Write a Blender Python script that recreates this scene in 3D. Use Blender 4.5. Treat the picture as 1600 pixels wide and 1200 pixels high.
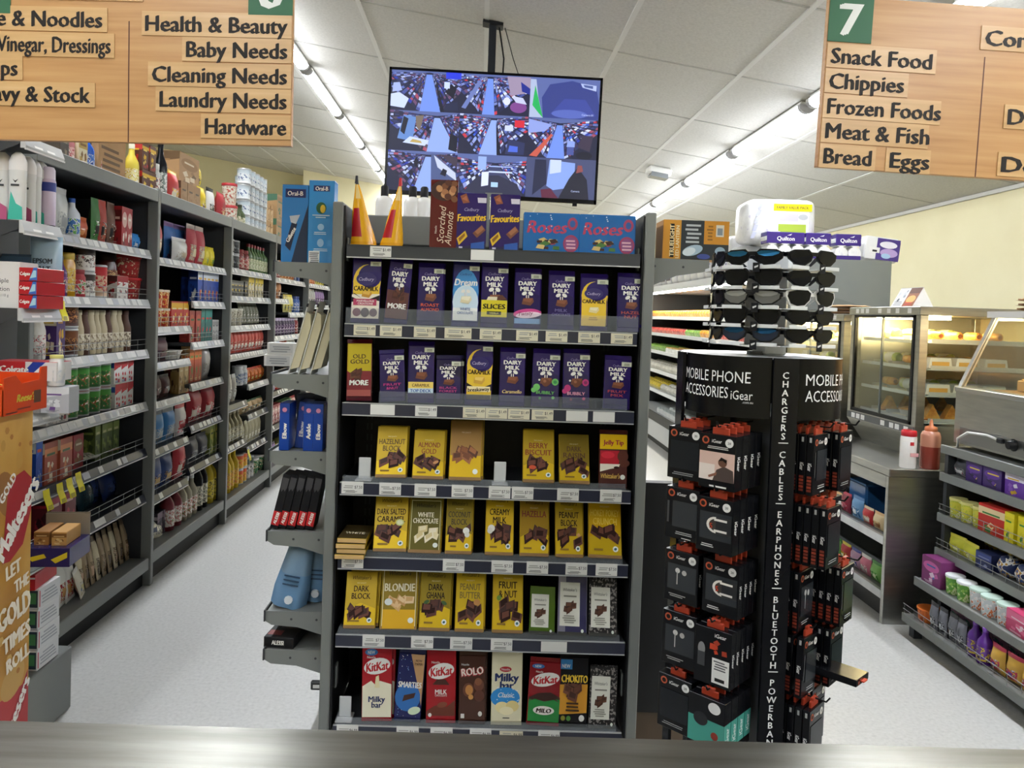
import bpy, math, random
from mathutils import Matrix, Vector

S = bpy.context.scene
COL = S.collection
for _o in list(bpy.data.objects):
    bpy.data.objects.remove(_o)

# ------------------------------------------------------------ camera, exposure
EYE = 1.47                      # lens height above the floor
FPX, PPX, PPY = 1200.0, 763.5, 524.0
PITCH, YAW, ROLL = math.radians(-1.6), math.radians(0.6), 0.034
_fw = Vector((math.sin(YAW) * math.cos(PITCH), math.cos(YAW) * math.cos(PITCH), math.sin(PITCH)))
_r = _fw.cross(Vector((0, 0, 1))).normalized()
_u = _r.cross(_fw)
RX = math.cos(ROLL) * _r + math.sin(ROLL) * _u
UX = -math.sin(ROLL) * _r + math.cos(ROLL) * _u
cam_data = bpy.data.cameras.new('camera')
cam = bpy.data.objects.new('camera', cam_data)
COL.objects.link(cam)
cam.matrix_world = Matrix(((RX.x, UX.x, -_fw.x, 0), (RX.y, UX.y, -_fw.y, 0), (RX.z, UX.z, -_fw.z, EYE), (0, 0, 0, 1)))
cam_data.sensor_fit = 'HORIZONTAL'
cam_data.sensor_width = 36.0
cam_data.lens = FPX / 1600 * 36
cam_data.shift_x = (800 - PPX) / 1600
cam_data.shift_y = (PPY - 600) / 1600
cam_data.clip_start, cam_data.clip_end = 0.05, 60
S.camera = cam
S.view_settings.view_transform = 'Standard'
S.view_settings.look = 'None'
S.view_settings.gamma = 1
S.view_settings.use_curve_mapping = False
S.view_settings.exposure = EXPOSURE = 0.22
W = bpy.data.worlds.new('world')
S.world = W
W.use_nodes = True
W.node_tree.nodes['Background'].inputs[0].default_value = (1, 0.98, 0.95, 1)
W.node_tree.nodes['Background'].inputs[1].default_value = 0.05
TUBE_STRENGTH = 74.0


def _ray(px, py):
    return _fw + RX * ((px - PPX) / FPX) - UX * ((py - PPY) / FPX)


def aty(px, py, Y):
    d = _ray(px, py); k = Y / d.y
    return Vector((d.x * k, Y, d.z * k + EYE))


def atx(px, py, X):
    d = _ray(px, py); k = X / d.x
    return Vector((X, d.y * k, d.z * k + EYE))


# ------------------------------------------------------------ materials
_M = {}


def lin(h):
    h = h.lstrip('#')
    c = [int(h[i:i + 2], 16) / 255 for i in (0, 2, 4)]
    return tuple(x / 12.92 if x <= 0.04045 else ((x + 0.055) / 1.055) ** 2.4 for x in c) + (1,)


def newmat(name):
    m = bpy.data.materials.new(name)
    m.use_nodes = True
    return m, m.node_tree, m.node_tree.nodes['Principled BSDF']


def pm(c, rough=None, metal=None, emit=0):
    """a material from a key: '#hex' optionally with suffix ;g gloss ;m metal ;f foil ;c clear"""
    if not isinstance(c, str):
        return c
    if c in _M:
        return _M[c]
    hx, _, sfx = c.partition(';')
    m, nt, b = newmat('print ' + c)
    b.inputs['Base Color'].default_value = lin(hx)
    b.inputs['Roughness'].default_value = {'': .5, 'g': .22, 'm': .3, 'f': .36, 'r': .8, 'c': .08}.get(sfx, .5)
    if max(lin(hx)[:3]) < .03 and not sfx.startswith('e'):
        b.inputs['Specular IOR Level'].default_value = .22
    if sfx in ('m', 'f'):
        b.inputs['Metallic'].default_value = .95 if sfx == 'm' else .45
    if sfx == 'c':
        b.inputs['Alpha'].default_value = .13
        b.inputs['Roughness'].default_value = .08
    if sfx.startswith('e'):
        b.inputs['Base Color'].default_value = (0.01, 0.01, 0.01, 1)
        b.inputs['Emission Color'].default_value = lin(hx)
        b.inputs['Emission Strength'].default_value = float(sfx[1:] or 1)
    _M[c] = m
    return m


def N(nt, typ, **kw):
    n = nt.nodes.new(typ)
    for k, v in kw.items():
        setattr(n, k, v)
    return n


def ramp(nt, stops, interp='LINEAR'):
    r = N(nt, 'ShaderNodeValToRGB')
    e = r.color_ramp
    e.interpolation = interp
    while len(e.elements) < len(stops):
        e.elements.new(0.5)
    for el, (p, c) in zip(e.elements, stops):
        el.position = p
        el.color = lin(c)
    return r


def coords(nt, scale=(1, 1, 1), kind='Object'):
    tc = N(nt, 'ShaderNodeTexCoord')
    mp = N(nt, 'ShaderNodeMapping')
    mp.inputs['Scale'].default_value = scale
    nt.links.new(tc.outputs[kind], mp.inputs['Vector'])
    return mp.outputs['Vector']


def noisemat(name, stops, scale=20, detail=4, rough=.5, metal=0, stretch=(1, 1, 1), interp='LINEAR', bump=0, spec=None, emit=0):
    if name in _M:
        return _M[name]
    m, nt, b = newmat(name)
    n = N(nt, 'ShaderNodeTexNoise')
    n.inputs['Scale'].default_value = scale
    n.inputs['Detail'].default_value = detail
    nt.links.new(coords(nt, stretch), n.inputs['Vector'])
    r = ramp(nt, stops, interp)
    nt.links.new(n.outputs['Fac'], r.inputs['Fac'])
    nt.links.new(r.outputs['Color'], b.inputs['Base Color'])
    b.inputs['Roughness'].default_value = rough
    b.inputs['Metallic'].default_value = metal
    if emit:
        nt.links.new(r.outputs['Color'], b.inputs['Emission Color'])
        b.inputs['Emission Strength'].default_value = emit
        b.inputs['Base Color'].default_value = (.01, .01, .01, 1)
        for l in list(nt.links):
            if l.to_socket == b.inputs['Base Color']:
                nt.links.remove(l)
    if bump:
        bp = N(nt, 'ShaderNodeBump')
        bp.inputs['Strength'].default_value = bump
        bp.inputs['Distance'].default_value = .002
        nt.links.new(n.outputs['Fac'], bp.inputs['Height'])
        nt.links.new(bp.outputs['Normal'], b.inputs['Normal'])
    _M[name] = m
    return m


def busy(cols, scale=70, rough=.4):
    """mottled colour print, for packs too far off to read"""
    k = 'pack print ' + ' '.join(cols) + str(scale)
    n = len(cols)
    lo, hi = .5, .74
    return noisemat(k, [(0 if i == 0 else lo + (hi - lo) * (i - 1) / n, c) for i, c in enumerate(cols)], scale, 2, rough, interp='CONSTANT')


GREY = '#8a8d8c'
M_grey = noisemat('grey powder coat', [(.3, '#787c7c'), (.7, '#80837f')], 3, 2, .45)
M_dgrey = noisemat('charcoal powder coat', [(.3, '#35383c'), (.7, '#3b3e42')], 3, 2, .5)
M_black = noisemat('black steel back panel', [(.3, '#101115'), (.7, '#15161a')], 4, 2, .5)
M_navy = noisemat('navy ticket rail', [(.3, '#2b2e3e'), (.7, '#323546')], 6, 2, .3)
M_alu = pm('#c8cbcd;f')
M_rail = noisemat('pale ticket rail', [(.35, '#c3c6c8'), (.65, '#d4d6d6')], 8, 2, .25)
M_steel = noisemat('brushed stainless steel', [(.3, '#9d9e9b'), (.7, '#b0b0ab')], 5, 5, .34, 1, (1, 1, 9))
M_counter = noisemat('scratched stainless counter', [(.25, '#77766f'), (.5, '#8e8d86'), (.75, '#a3a199')], 3, 9, .33, 1, (1, 12, 1), bump=.35)
M_card = noisemat('brown corrugated card', [(.3, '#b08a5f'), (.7, '#bd9970')], 7, 3, .8)
M_wire = pm('#9c9fa0;f')
M_clear = pm('#b4bcc4;c')
M_gold = noisemat('gold foil', [(.3, '#b3941a'), (.7, '#cfae24')], 5, 2, .36, .35)
M_choc = noisemat('chocolate print', [(.3, '#3a1a10'), (.7, '#5b2c1a')], 60, 2, .5)
M_glass = None


def glassmat():
    global M_glass
    if M_glass:
        return M_glass
    m, nt, b = newmat('display glass')
    out = [n for n in nt.nodes if n.type == 'OUTPUT_MATERIAL'][0]
    tr = N(nt, 'ShaderNodeBsdfTransparent')
    tr.inputs[0].default_value = (.93, .96, .95, 1)
    gl = N(nt, 'ShaderNodeBsdfGlossy')
    gl.inputs['Roughness'].default_value = .03
    mx = N(nt, 'ShaderNodeMixShader')
    fr = N(nt, 'ShaderNodeLayerWeight')
    fr.inputs['Blend'].default_value = .12
    ml = N(nt, 'ShaderNodeMath', operation='MULTIPLY_ADD')
    ml.inputs[1].default_value = .4
    ml.inputs[2].default_value = .04
    nt.links.new(fr.outputs['Facing'], ml.inputs[0])
    nt.links.new(ml.outputs[0], mx.inputs[0])
    nt.links.new(tr.outputs[0], mx.inputs[1])
    nt.links.new(gl.outputs[0], mx.inputs[2])
    nt.links.new(mx.outputs[0], out.inputs[0])
    M_glass = m
    return m


# ------------------------------------------------------------ text outlines
_T = {}


def text_geo(s, bold, shear=0):
    k = (s, bold, shear)
    if k in _T:
        return _T[k]
    cu = bpy.data.curves.new('lettering', 'FONT')
    cu.body = s
    cu.size = 1
    cu.resolution_u = 2
    cu.offset = bold
    cu.shear = shear
    ob = bpy.data.objects.new('lettering', cu)
    me = bpy.data.meshes.new_from_object(ob)
    vs = [(v.co.x, v.co.y) for v in me.vertices]
    fs = [tuple(p.vertices) for p in me.polygons]
    bpy.data.objects.remove(ob)
    bpy.data.meshes.remove(me)
    bpy.data.curves.remove(cu)
    xs = [v[0] for v in vs] or [0]
    _T[k] = (vs, fs, min(xs), max(xs))
    return _T[k]


# ------------------------------------------------------------ mesh builder
class MB:
    def __init__(s):
        s.v, s.f, s.m, s.sm, s.mats = [], [], [], [], []
        s.xf = Matrix.Identity(4)
        s.keys = {}

    def mi(s, mat):
        mat = pm(mat)
        k = mat.name
        if k not in s.keys:
            s.keys[k] = len(s.mats)
            s.mats.append(mat)
        return s.keys[k]

    def add(s, vs, fs, mat, smooth=False):
        o = len(s.v)
        s.v += [tuple(s.xf @ Vector(v)) for v in vs]
        if isinstance(mat, (list, tuple)):
            ids = [s.mi(x) for x in mat]
        else:
            ids = [s.mi(mat)] * len(fs)
        for f, i in zip(fs, ids):
            s.f.append(tuple(o + x for x in f))
            s.m.append(i)
            s.sm.append(smooth)
        return s

    def box(s, x0, y0, z0, x1, y1, z1, mat, bev=0):
        X, Y, Z = sorted((x0, x1)), sorted((y0, y1)), sorted((z0, z1))
        if bev <= 0:
            vs = [(x, y, z) for x in X for y in Y for z in Z]
            fs = [(0, 1, 3, 2), (4, 6, 7, 5), (0, 4, 5, 1), (2, 3, 7, 6), (0, 2, 6, 4), (1, 5, 7, 3)]
            return s.add(vs, fs, mat)
        b = min(bev, (X[1] - X[0]) * .49, (Y[1] - Y[0]) * .49, (Z[1] - Z[0]) * .49)
        vs, ix = [], {}
        for i in (0, 1):
            for j in (0, 1):
                for k in (0, 1):
                    p = (X[i], Y[j], Z[k])
                    d = (b if i == 0 else -b, b if j == 0 else -b, b if k == 0 else -b)
                    for a in range(3):
                        q = [p[t] + (d[t] if t != a else 0) for t in range(3)]
                        ix[(i, j, k, a)] = len(vs)
                        vs.append(tuple(q))
        fs = []
        for a in range(3):
            o = [t for t in range(3) if t != a]
            for sgn in (0, 1):
                loop = []
                for (p, q) in ((0, 0), (1, 0), (1, 1), (0, 1)):
                    c = [0, 0, 0]; c[a] = sgn; c[o[0]] = p; c[o[1]] = q
                    loop.append(ix[(c[0], c[1], c[2], a)])
                fs.append(tuple(loop))
            for p in (0, 1):
                for q in (0, 1):
                    c0 = [0, 0, 0]; c0[o[0]] = p; c0[o[1]] = q
                    c1 = list(c0); c1[a] = 1
                    fs.append((ix[(*c0, o[0])], ix[(*c1, o[0])], ix[(*c1, o[1])], ix[(*c0, o[1])]))
        for i in (0, 1):
            for j in (0, 1):
                for k in (0, 1):
                    fs.append((ix[(i, j, k, 0)], ix[(i, j, k, 1)], ix[(i, j, k, 2)]))
        c = Vector(((X[0] + X[1]) / 2, (Y[0] + Y[1]) / 2, (Z[0] + Z[1]) / 2))
        out = []
        for f in fs:
            p = [Vector(vs[t]) for t in f]
            n = (p[1] - p[0]).cross(p[2] - p[0])
            out.append(f if n.dot(sum(p, Vector()) / len(p) - c) > 0 else f[::-1])
        return s.add(vs, out, mat)

    def lathe(s, prof, mat, n=14, c=(0, 0, 0), sx=1, sy=1):
        """prof: (r, z) pairs bottom to top; mat one or per segment"""
        vs, fs, ms = [], [], []
        for r, z in prof:
            for i in range(n):
                a = 2 * math.pi * i / n
                vs.append((c[0] + r * math.cos(a) * sx, c[1] + r * math.sin(a) * sy, c[2] + z))
        for k in range(len(prof) - 1):
            for i in range(n):
                j = (i + 1) % n
                fs.append((k * n + i, k * n + j, (k + 1) * n + j, (k + 1) * n + i))
                ms.append(mat[k] if isinstance(mat, list) else mat)
        s.add(vs, fs, ms, True)
        one = lambda q: q if not isinstance(mat, list) else mat[q]
        lo = [tuple(vs[i]) for i in range(n)][::-1]
        hi = [tuple(vs[(len(prof) - 1) * n + i]) for i in range(n)]
        if prof[0][0] > 1e-5:
            s.add(lo, [tuple(range(n))], mat[0] if isinstance(mat, list) else mat)
        if prof[-1][0] > 1e-5:
            s.add(hi, [tuple(range(n))], mat[-1] if isinstance(mat, list) else mat)
        return s

    def rod(s, p0, p1, r, mat, n=6, r1=None):
        p0, p1 = Vector(p0), Vector(p1)
        d = (p1 - p0)
        q = d.to_track_quat('Z', 'Y').to_matrix().to_4x4()
        old = s.xf
        s.xf = old @ Matrix.Translation(p0) @ q
        s.lathe([(r, 0), (r if r1 is None else r1, d.length)], mat, n)
        s.xf = old
        return s

    def tube(s, pts, r, mat, n=6):
        pts = [Vector(p) for p in pts]
        vs, fs = [], []
        for k, p in enumerate(pts):
            d = (pts[min(k + 1, len(pts) - 1)] - pts[max(k - 1, 0)]).normalized()
            a = d.cross(Vector((.13, .31, .94)))
            if a.length < .05:
                a = d.cross(Vector((1, 0, 0)))
            a.normalize()
            b = d.cross(a)
            for i in range(n):
                t = 2 * math.pi * i / n
                vs.append(tuple(p + a * math.cos(t) * r + b * math.sin(t) * r))
        for k in range(len(pts) - 1):
            for i in range(n):
                j = (i + 1) % n
                fs.append((k * n + i, k * n + j, (k + 1) * n + j, (k + 1) * n + i))
        fs.append(tuple(range(n))[::-1])
        fs.append(tuple((len(pts) - 1) * n + i for i in range(n)))
        return s.add(vs, fs, mat, True)

    def prism(s, poly, a0, a1, mat, axis='y'):
        """poly in the plane across axis; extruded from a0 to a1. axis y: (x,z); x: (y,z); z: (x,y)"""
        def P(p, a):
            return (p[0], a, p[1]) if axis == 'y' else ((a, p[0], p[1]) if axis == 'x' else (p[0], p[1], a))
        n = len(poly)
        vs = [P(p, a0) for p in poly] + [P(p, a1) for p in poly]
        fs = [tuple(range(n)), tuple(range(2 * n - 1, n - 1, -1))]
        fs += [(i, n + i, n + (i + 1) % n, (i + 1) % n) for i in range(n)]
        return s.add(vs, fs, mat)

    def pillow(s, w, h, t, fn, nu=8, nv=10, crimp=.06, wr=.0, seed=0, yoff=0, flat_bottom=False):
        """a filled bag: x width, z height, bulging in y. fn(u,v,front) -> material"""
        rnd = random.Random(seed)
        ph = [rnd.uniform(0, 6) for _ in range(6)]
        for side in (-1, 1):
            vs, fs, ms = [], [], []
            for j in range(nv + 1):
                v = j / nv
                for i in range(nu + 1):
                    u = i / nu
                    e = max(0, 1 - abs(2 * u - 1) ** 3)
                    vv = min(1, max(0, (v - crimp) / (1 - 2 * crimp))) if not flat_bottom else max(0, 1 - v) * .5 + .5 if v > .5 else .5
                    if flat_bottom:
                        g = 1 if v < .35 else max(0.04, 1 - ((v - .35) / .65) ** 2)
                    else:
                        g = max(0, 1 - abs(2 * vv - 1) ** 2.6) if 0 < vv < 1 else 0
                    k = math.sin(9 * u + ph[0] + 5 * v) * math.sin(11 * v + ph[1]) + .6 * math.sin(17 * u + ph[2]) * math.sin(7 * v + ph[3])
                    th = t / 2 * (e ** .6) * g ** .7 + wr * k * e * g
                    sq = 1 - .05 * g * (0 if flat_bottom else 1)
                    vs.append(((u - .5) * w * sq, yoff + side * (th + .0008), v * h))
            for j in range(nv):
                for i in range(nu):
                    a = j * (nu + 1) + i
                    q = (a, a + 1, a + nu + 2, a + nu + 1)
                    fs.append(q if side < 0 else q[::-1])
                    ms.append(fn((i + .5) / nu, (j + .5) / nv, side < 0))
            s.add(vs, fs, ms, True)
        return s

    def text(s, string, O, U, V, cx, cy, h, mat, maxw=None, ang=0, bold=.02, fit=False, shear=0, align='c'):
        """lettering on the plane O + u*U + v*V (U, V unit vectors, metres)"""
        vs, fs, x0, x1 = text_geo(string, 0, shear)
        k = h / .73
        sp = max(0, bold) * 1.1
        w = (x1 - x0 + 2 * sp) * k
        kx = k
        if maxw and (w > maxw or fit):
            kx = k * maxw / w
        mx = (x0 + x1) / 2 if align == 'c' else (x0 if align == 'l' else x1)
        ca, sa = math.cos(ang), math.sin(ang)
        n = U.cross(V)
        for q, (dx, dy) in enumerate(((0, 0), (-sp, -sp * .4), (sp, sp * .4)) if sp else ((0, 0),)):
            out = []
            for x, y in vs:
                a, b = (x - mx + dx) * kx, (y + dy) * k - h / 2
                a, b = a * ca - b * sa, a * sa + b * ca
                out.append(tuple(O + U * (cx + a) + V * (cy + b) + n * (.00003 * q)))
            s.add(out, fs, mat)
        return s

    def art(s, O, U, V, items, lift=.0003, step=.00014):
        """flat print on a face: O lower-left corner, U and V full width and height vectors"""
        O, U, V = Vector(O), Vector(U), Vector(V)
        Wd, Hd = U.length, V.length
        u, v = U.normalized(), V.normalized()
        n = u.cross(v)
        for k, it in enumerate(items):
            o = O + n * (lift + step * k)
            t = it[0]
            P = lambda a, b: tuple(o + U * a + V * b)
            if t == 'r':
                _, x0, y0, x1, y1, c = it
                s.add([P(x0, y0), P(x1, y0), P(x1, y1), P(x0, y1)], [(0, 1, 2, 3)], c)
            elif t == 'e':
                cx, cy, rx, ry, c = it[1:6]
                m = 20
                a0 = it[6] if len(it) > 6 else 0
                pts = []
                for i in range(m):
                    a = 2 * math.pi * i / m
                    x, y = rx * Wd * math.cos(a), ry * Hd * math.sin(a)
                    x, y = x * math.cos(a0) - y * math.sin(a0), x * math.sin(a0) + y * math.cos(a0)
                    pts.append(P(cx + x / Wd, cy + y / Hd))
                s.add(pts, [tuple(range(m))], c)
            elif t == 'p':
                pts = [P(*q) for q in it[1]]
                s.add(pts, [tuple(range(len(pts)))], it[2])
            elif t == 't':
                _, st, cx, cy, h, w, c = it[:7]
                op = it[7] if len(it) > 7 else {}
                s.text(st, o, u, v, cx * Wd, cy * Hd, h * (Wd if op.get('vert') else Hd), c, w * (Wd if not op.get('vert') else Hd) if w else None, op.get('ang', 0), op.get('bold', .02), op.get('fit', False), op.get('shear', 0), op.get('align', 'c'))
            elif t == 'blob':      # scattered chunks
                _, cx, cy, rx, ry, n_, cols, sd = it
                rn = random.Random(sd)
                for _i in range(n_):
                    x, y = cx + rn.uniform(-rx, rx), cy + rn.uniform(-ry, ry)
                    a = rn.uniform(0, 3.1); r = rn.uniform(.3, .6)
                    o = O + n * (lift + step * k + .00004 * _i)
                    q = []
                    for da in (0, 1.4, 3.0, 4.6):
                        q.append((x + rx * r * math.cos(a + da), y + ry * r * 1.2 * math.sin(a + da)))
                    s.add([tuple(o + U * p[0] + V * p[1]) for p in q], [(0, 1, 2, 3)], rn.choice(cols))
            elif t == 'q':         # many small patches side by side
                for pts, c in it[1]:
                    s.add([P(*q) for q in pts], [tuple(range(len(pts)))], c)
            elif t == 'bars':      # unreadable small print: rows of dashes
                _, x0, y0, x1, y1, rows, c, sd = it
                rn = random.Random(sd)
                hh = (y1 - y0) / rows
                for i in range(rows):
                    a, b = x0 + (x1 - x0) * rn.uniform(0, .2), x1 - (x1 - x0) * rn.uniform(0, .25)
                    yy = y0 + hh * i
                    s.add([P(a, yy), P(b, yy), P(b, yy + hh * .5), P(a, yy + hh * .5)], [(0, 1, 2, 3)], c)
            elif t == 'dots':
                _, x0, y0, x1, y1, n_, r, cols, sd = it
                rn = random.Random(sd)
                for i in range(n_):
                    cx, cy = rn.uniform(x0, x1), rn.uniform(y0, y1)
                    rr = r * rn.uniform(.5, 1.2)
                    s.add([P(cx + rr * math.cos(q * 1.047), cy + rr * Wd / Hd * math.sin(q * 1.047)) for q in range(6)], [tuple(range(6))], rn.choice(cols))
        return s

    def mesh(s, name):
        me = bpy.data.meshes.new(name)
        me.from_pydata(s.v, [], s.f)
        for m in s.mats:
            me.materials.append(m)
        me.polygons.foreach_set('material_index', s.m)
        me.polygons.foreach_set('use_smooth', s.sm)
        me.update()
        return me


# ------------------------------------------------------------ objects
def tag(o, label=None, cat=None, group=None, kind=None):
    if label: o['label'] = label
    if cat: o['category'] = cat
    if group: o['group'] = group
    if kind: o['kind'] = kind
    return o


def obj(name, mb, parent=None, loc=None, rotz=None, rot=None):
    o = bpy.data.objects.new(name, mb.mesh(name) if isinstance(mb, MB) else mb)
    COL.objects.link(o)
    if parent: o.parent = parent
    if loc is not None: o.location = loc
    if rotz is not None: o.rotation_euler = (0, 0, rotz)
    if rot is not None: o.rotation_euler = rot
    return o


def empty(name, loc=(0, 0, 0), rotz=0, label=None, cat=None, group=None):
    o = bpy.data.objects.new(name, None)
    o.empty_display_size = .05
    COL.objects.link(o)
    o.location = loc
    o.rotation_euler = (0, 0, rotz)
    return tag(o, label, cat, group)


def struct(name, mb, label=None):
    return tag(obj(name, mb), label, None, None, 'structure')


class Kind:
    """a kind of thing: mesh data for its body, its parts and their sub-parts, built once and shared by copies"""
    def __init__(s, name, body, parts=()):
        s.name = name
        s.body = body.mesh(name) if isinstance(body, MB) else body
        s.parts = [(p[0], p[1].mesh(p[0]), [(q[0], q[1].mesh(q[0])) for q in (p[2] if len(p) > 2 else [])], p[3] if len(p) > 3 else None) for p in parts]

    def put(s, loc, rot=0, label=None, cat=None, group=None, scale=None):
        o = bpy.data.objects.new(s.name, s.body)
        COL.objects.link(o)
        o.location = loc
        if isinstance(rot, Matrix):
            o.rotation_euler = rot.to_euler()
        elif isinstance(rot, (tuple, list)):
            o.rotation_euler = rot
        else:
            o.rotation_euler = (0, 0, rot)
        if scale: o.scale = scale if not isinstance(scale, float) else (scale,) * 3
        for nm, me, subs, lb in s.parts:
            c = bpy.data.objects.new(nm, me)
            COL.objects.link(c)
            c.parent = o
            if lb: c['label'] = lb
            for n2, m2 in subs:
                d = bpy.data.objects.new(n2, m2)
                COL.objects.link(d)
                d.parent = c
        return tag(o, label, cat, group)


PI = math.pi
# ============================================================ THE ROOM
ZC, KC = 3.465, 0.158            # the ceiling falls to the right
XL, XR, YF, YB = -7.0, 4.59, -4.0, 15.0


def zc(x):
    return ZC - KC * x


M_floor = noisemat('speckled grey vinyl', [(.28, '#b4b4b2'), (.45, '#bfbfbc'), (.62, '#c5c5c2'), (.8, '#cecdca')], 70, 6, .4)
M_ceil = noisemat('mineral fibre ceiling tile', [(.3, '#c6c4be'), (.52, '#cfcdc7'), (.7, '#d5d3cd')], 60, 6, .85, bump=.15)
M_wall = noisemat('cream wall paint', [(.3, '#e6dcb2'), (.7, '#ece3bb')], 2, 3, .6)

b = MB().box(XL, YF, -.1, XR, YB, 0, M_floor)
struct('floor', b)
b = MB()
b.add([(XL, YF, zc(XL)), (XR, YF, zc(XR)), (XR, YB, zc(XR)), (XL, YB, zc(XL)),
       (XL, YF, zc(XL) + .08), (XR, YF, zc(XR) + .08), (XR, YB, zc(XR) + .08), (XL, YB, zc(XL) + .08)],
      [(0, 3, 2, 1), (4, 5, 6, 7), (0, 1, 5, 4), (1, 2, 6, 5), (2, 3, 7, 6), (3, 0, 4, 7)], M_ceil)
struct('ceiling', b)
for nm, x0, x1, y0, y1, h in (('wall_right', XR, XR + .1, YF, YB, 3.1), ('wall_left', XL - .1, XL, YF, YB, 4.7),
                              ('wall_back', XL, XR, YB, YB + .1, 4.7), ('wall_front', XL, XR, YF - .1, YF, 4.7)):
    struct(nm, MB().box(x0, y0, 0, x1, y1, h, M_wall))
struct('pillar', MB().box(-3.35, 14.2, 0, -1.9, 14.99, 4.1, M_wall))
# suspended grid: bars along the room and across it, following the fall
M_tbar = pm('#d9d8d3')
g = MB()
for x in (-5.5, -4.6, -3.68, -2.77, -1.85, -.93, -.03, .87, 1.74, 2.66, 3.58):
    g.add([(x - .016, YF, zc(x - .016) - .006), (x + .016, YF, zc(x + .016) - .006), (x + .016, YB, zc(x + .016) - .006), (x - .016, YB, zc(x - .016) - .006),
           (x - .016, YF, zc(x - .016) + .01), (x + .016, YF, zc(x + .016) + .01), (x + .016, YB, zc(x + .016) + .01), (x - .016, YB, zc(x - .016) + .01)],
          [(0, 3, 2, 1), (0, 4, 7, 3), (1, 2, 6, 5)], M_tbar)
y = 4.2 - 1.195 * 6
while y < YB:
    g.add([(XL, y - .009, zc(XL) - .004), (XR, y - .009, zc(XR) - .004), (XR, y + .009, zc(XR) - .004), (XL, y + .009, zc(XL) - .004),
           (XL, y - .009, zc(XL) + .01), (XR, y - .009, zc(XR) + .01), (XR, y + .009, zc(XR) + .01), (XL, y + .009, zc(XL) + .01)],
          [(0, 3, 2, 1), (0, 1, 5, 4), (3, 7, 6, 2)], pm('#aeaca6'))
    y += 1.195
struct('trim_1', g)
g = MB()
g.prism([(-.0, 0), (-.03, 0), (-.03, .035), (0, .035)], YF, YB, pm('#cfcdc6'))
for k in range(len(g.v)):
    g.v[k] = (g.v[k][0] + XR, g.v[k][1], g.v[k][2] + zc(XR) - .036)
struct('trim_2', g)

# ---- tube lights, two rows down the aisles
M_tube = pm('#f5f9ff;e%g' % TUBE_STRENGTH)
_nt = M_tube.node_tree        # the prismatic diffuser throws most of its light straight down
_g = N(_nt, 'ShaderNodeNewGeometry'); _s = N(_nt, 'ShaderNodeSeparateXYZ'); _m = N(_nt, 'ShaderNodeMapRange')
_m.inputs['From Min'].default_value, _m.inputs['From Max'].default_value = -.2, -1
_m.inputs['To Min'].default_value, _m.inputs['To Max'].default_value = TUBE_STRENGTH * .07, TUBE_STRENGTH
_nt.links.new(_g.outputs['True Normal'], _s.inputs[0]); _nt.links.new(_s.outputs['Z'], _m.inputs[0])
_nt.links.new(_m.outputs[0], _nt.nodes['Principled BSDF'].inputs['Emission Strength'])
tl = 1.55
bt = MB().box(-.045, 0.03, -.035, .045, tl - .03, 0, '#dcdcd8', .006)
df = MB()
prof = [(-.052, -.03)] + [(-.055 * math.cos(PI * i / 8), -.035 - .05 * math.sin(PI * i / 8)) for i in range(9)] + [(.052, -.03)]
df.prism(prof, .045, tl - .045, M_tube)
e1, e2 = MB(), MB()
pe = [(p[0] * 1.06, p[1] * 1.03 + .001) for p in prof]
e1.prism(pe, 0, .045, '#b9b9bd'); e2.prism(pe, tl - .045, tl, '#b9b9bd')
K_light = Kind('ceiling_light', bt, [('diffuser', df), ('end_cap', e1), ('end_cap', e2)])
ORD = 'first second third fourth fifth sixth seventh eighth ninth tenth eleventh twelfth'.split()
for side, x, y0, k0, k1 in (('left', -1.70, 5.57, -5, 6), ('right', 2.315, 5.578, -5, 6)):
    n = 0
    for k in range(k0, k1):
        yy = y0 + 1.65 * k
        vis = yy > 3.2 if side == 'left' else yy > 2
        lab = ('%s lit tube light from the camera in the ceiling row over the %s aisle' % (ORD[n], side)) if vis else None
        if vis: n += 1
        K_light.put((x, yy, zc(x) - .012), (0, math.atan(KC), 0), lab or 'lit tube light overhead behind the photographer', 'ceiling light',
                    'tube lights over the %s aisle' % side if vis else 'tube lights behind the photographer')

# emergency light on the ceiling, right
p = Vector((1.93, 8.6, zc(1.93)))
e = MB().box(-.13, -.1, -.09, .13, .1, 0, '#e9e9e6', .02)
ln = MB().prism([(-.1, -.12), (.1, -.12), (.09, -.07), (-.09, -.07)], -.102, .05, pm('#7d8287;g'))
K = Kind('emergency_light', e, [('lens', ln)])
K.put(p, (0, math.atan(KC), 0), 'white boxy emergency light with a grey lens on the ceiling right of the television', 'emergency light')

# ---- steel checkout counter at the bottom of the picture
c = MB().box(-1.9, .3, .865, 2.2, 1.03, .9, M_counter, .004)
body = MB().box(-1.85, .35, .1, 2.15, .99, .865, M_steel)
kick = MB().box(-1.8, .4, 0, 2.1, .95, .1, M_dgrey)
r = obj('checkout_counter', c)
obj('cabinet_body', body, r); obj('kickboard', kick, r)
tag(r, 'scratched stainless steel checkout counter across the bottom of the picture', 'counter')

# ============================================================ AISLE SIGNS
M_wood = noisemat('maple laminate', [(.3, '#bd8a55'), (.5, '#cb9a64'), (.7, '#d3a56f')], 7, 6, .35, stretch=(.35, 1, 7))
M_strip = noisemat('pale maple strip', [(.3, '#cfa571'), (.55, '#dbb27d'), (.75, '#e2bd8a')], 9, 6, .3, stretch=(.35, 1, 7))
INK = '#2a2523'


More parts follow.
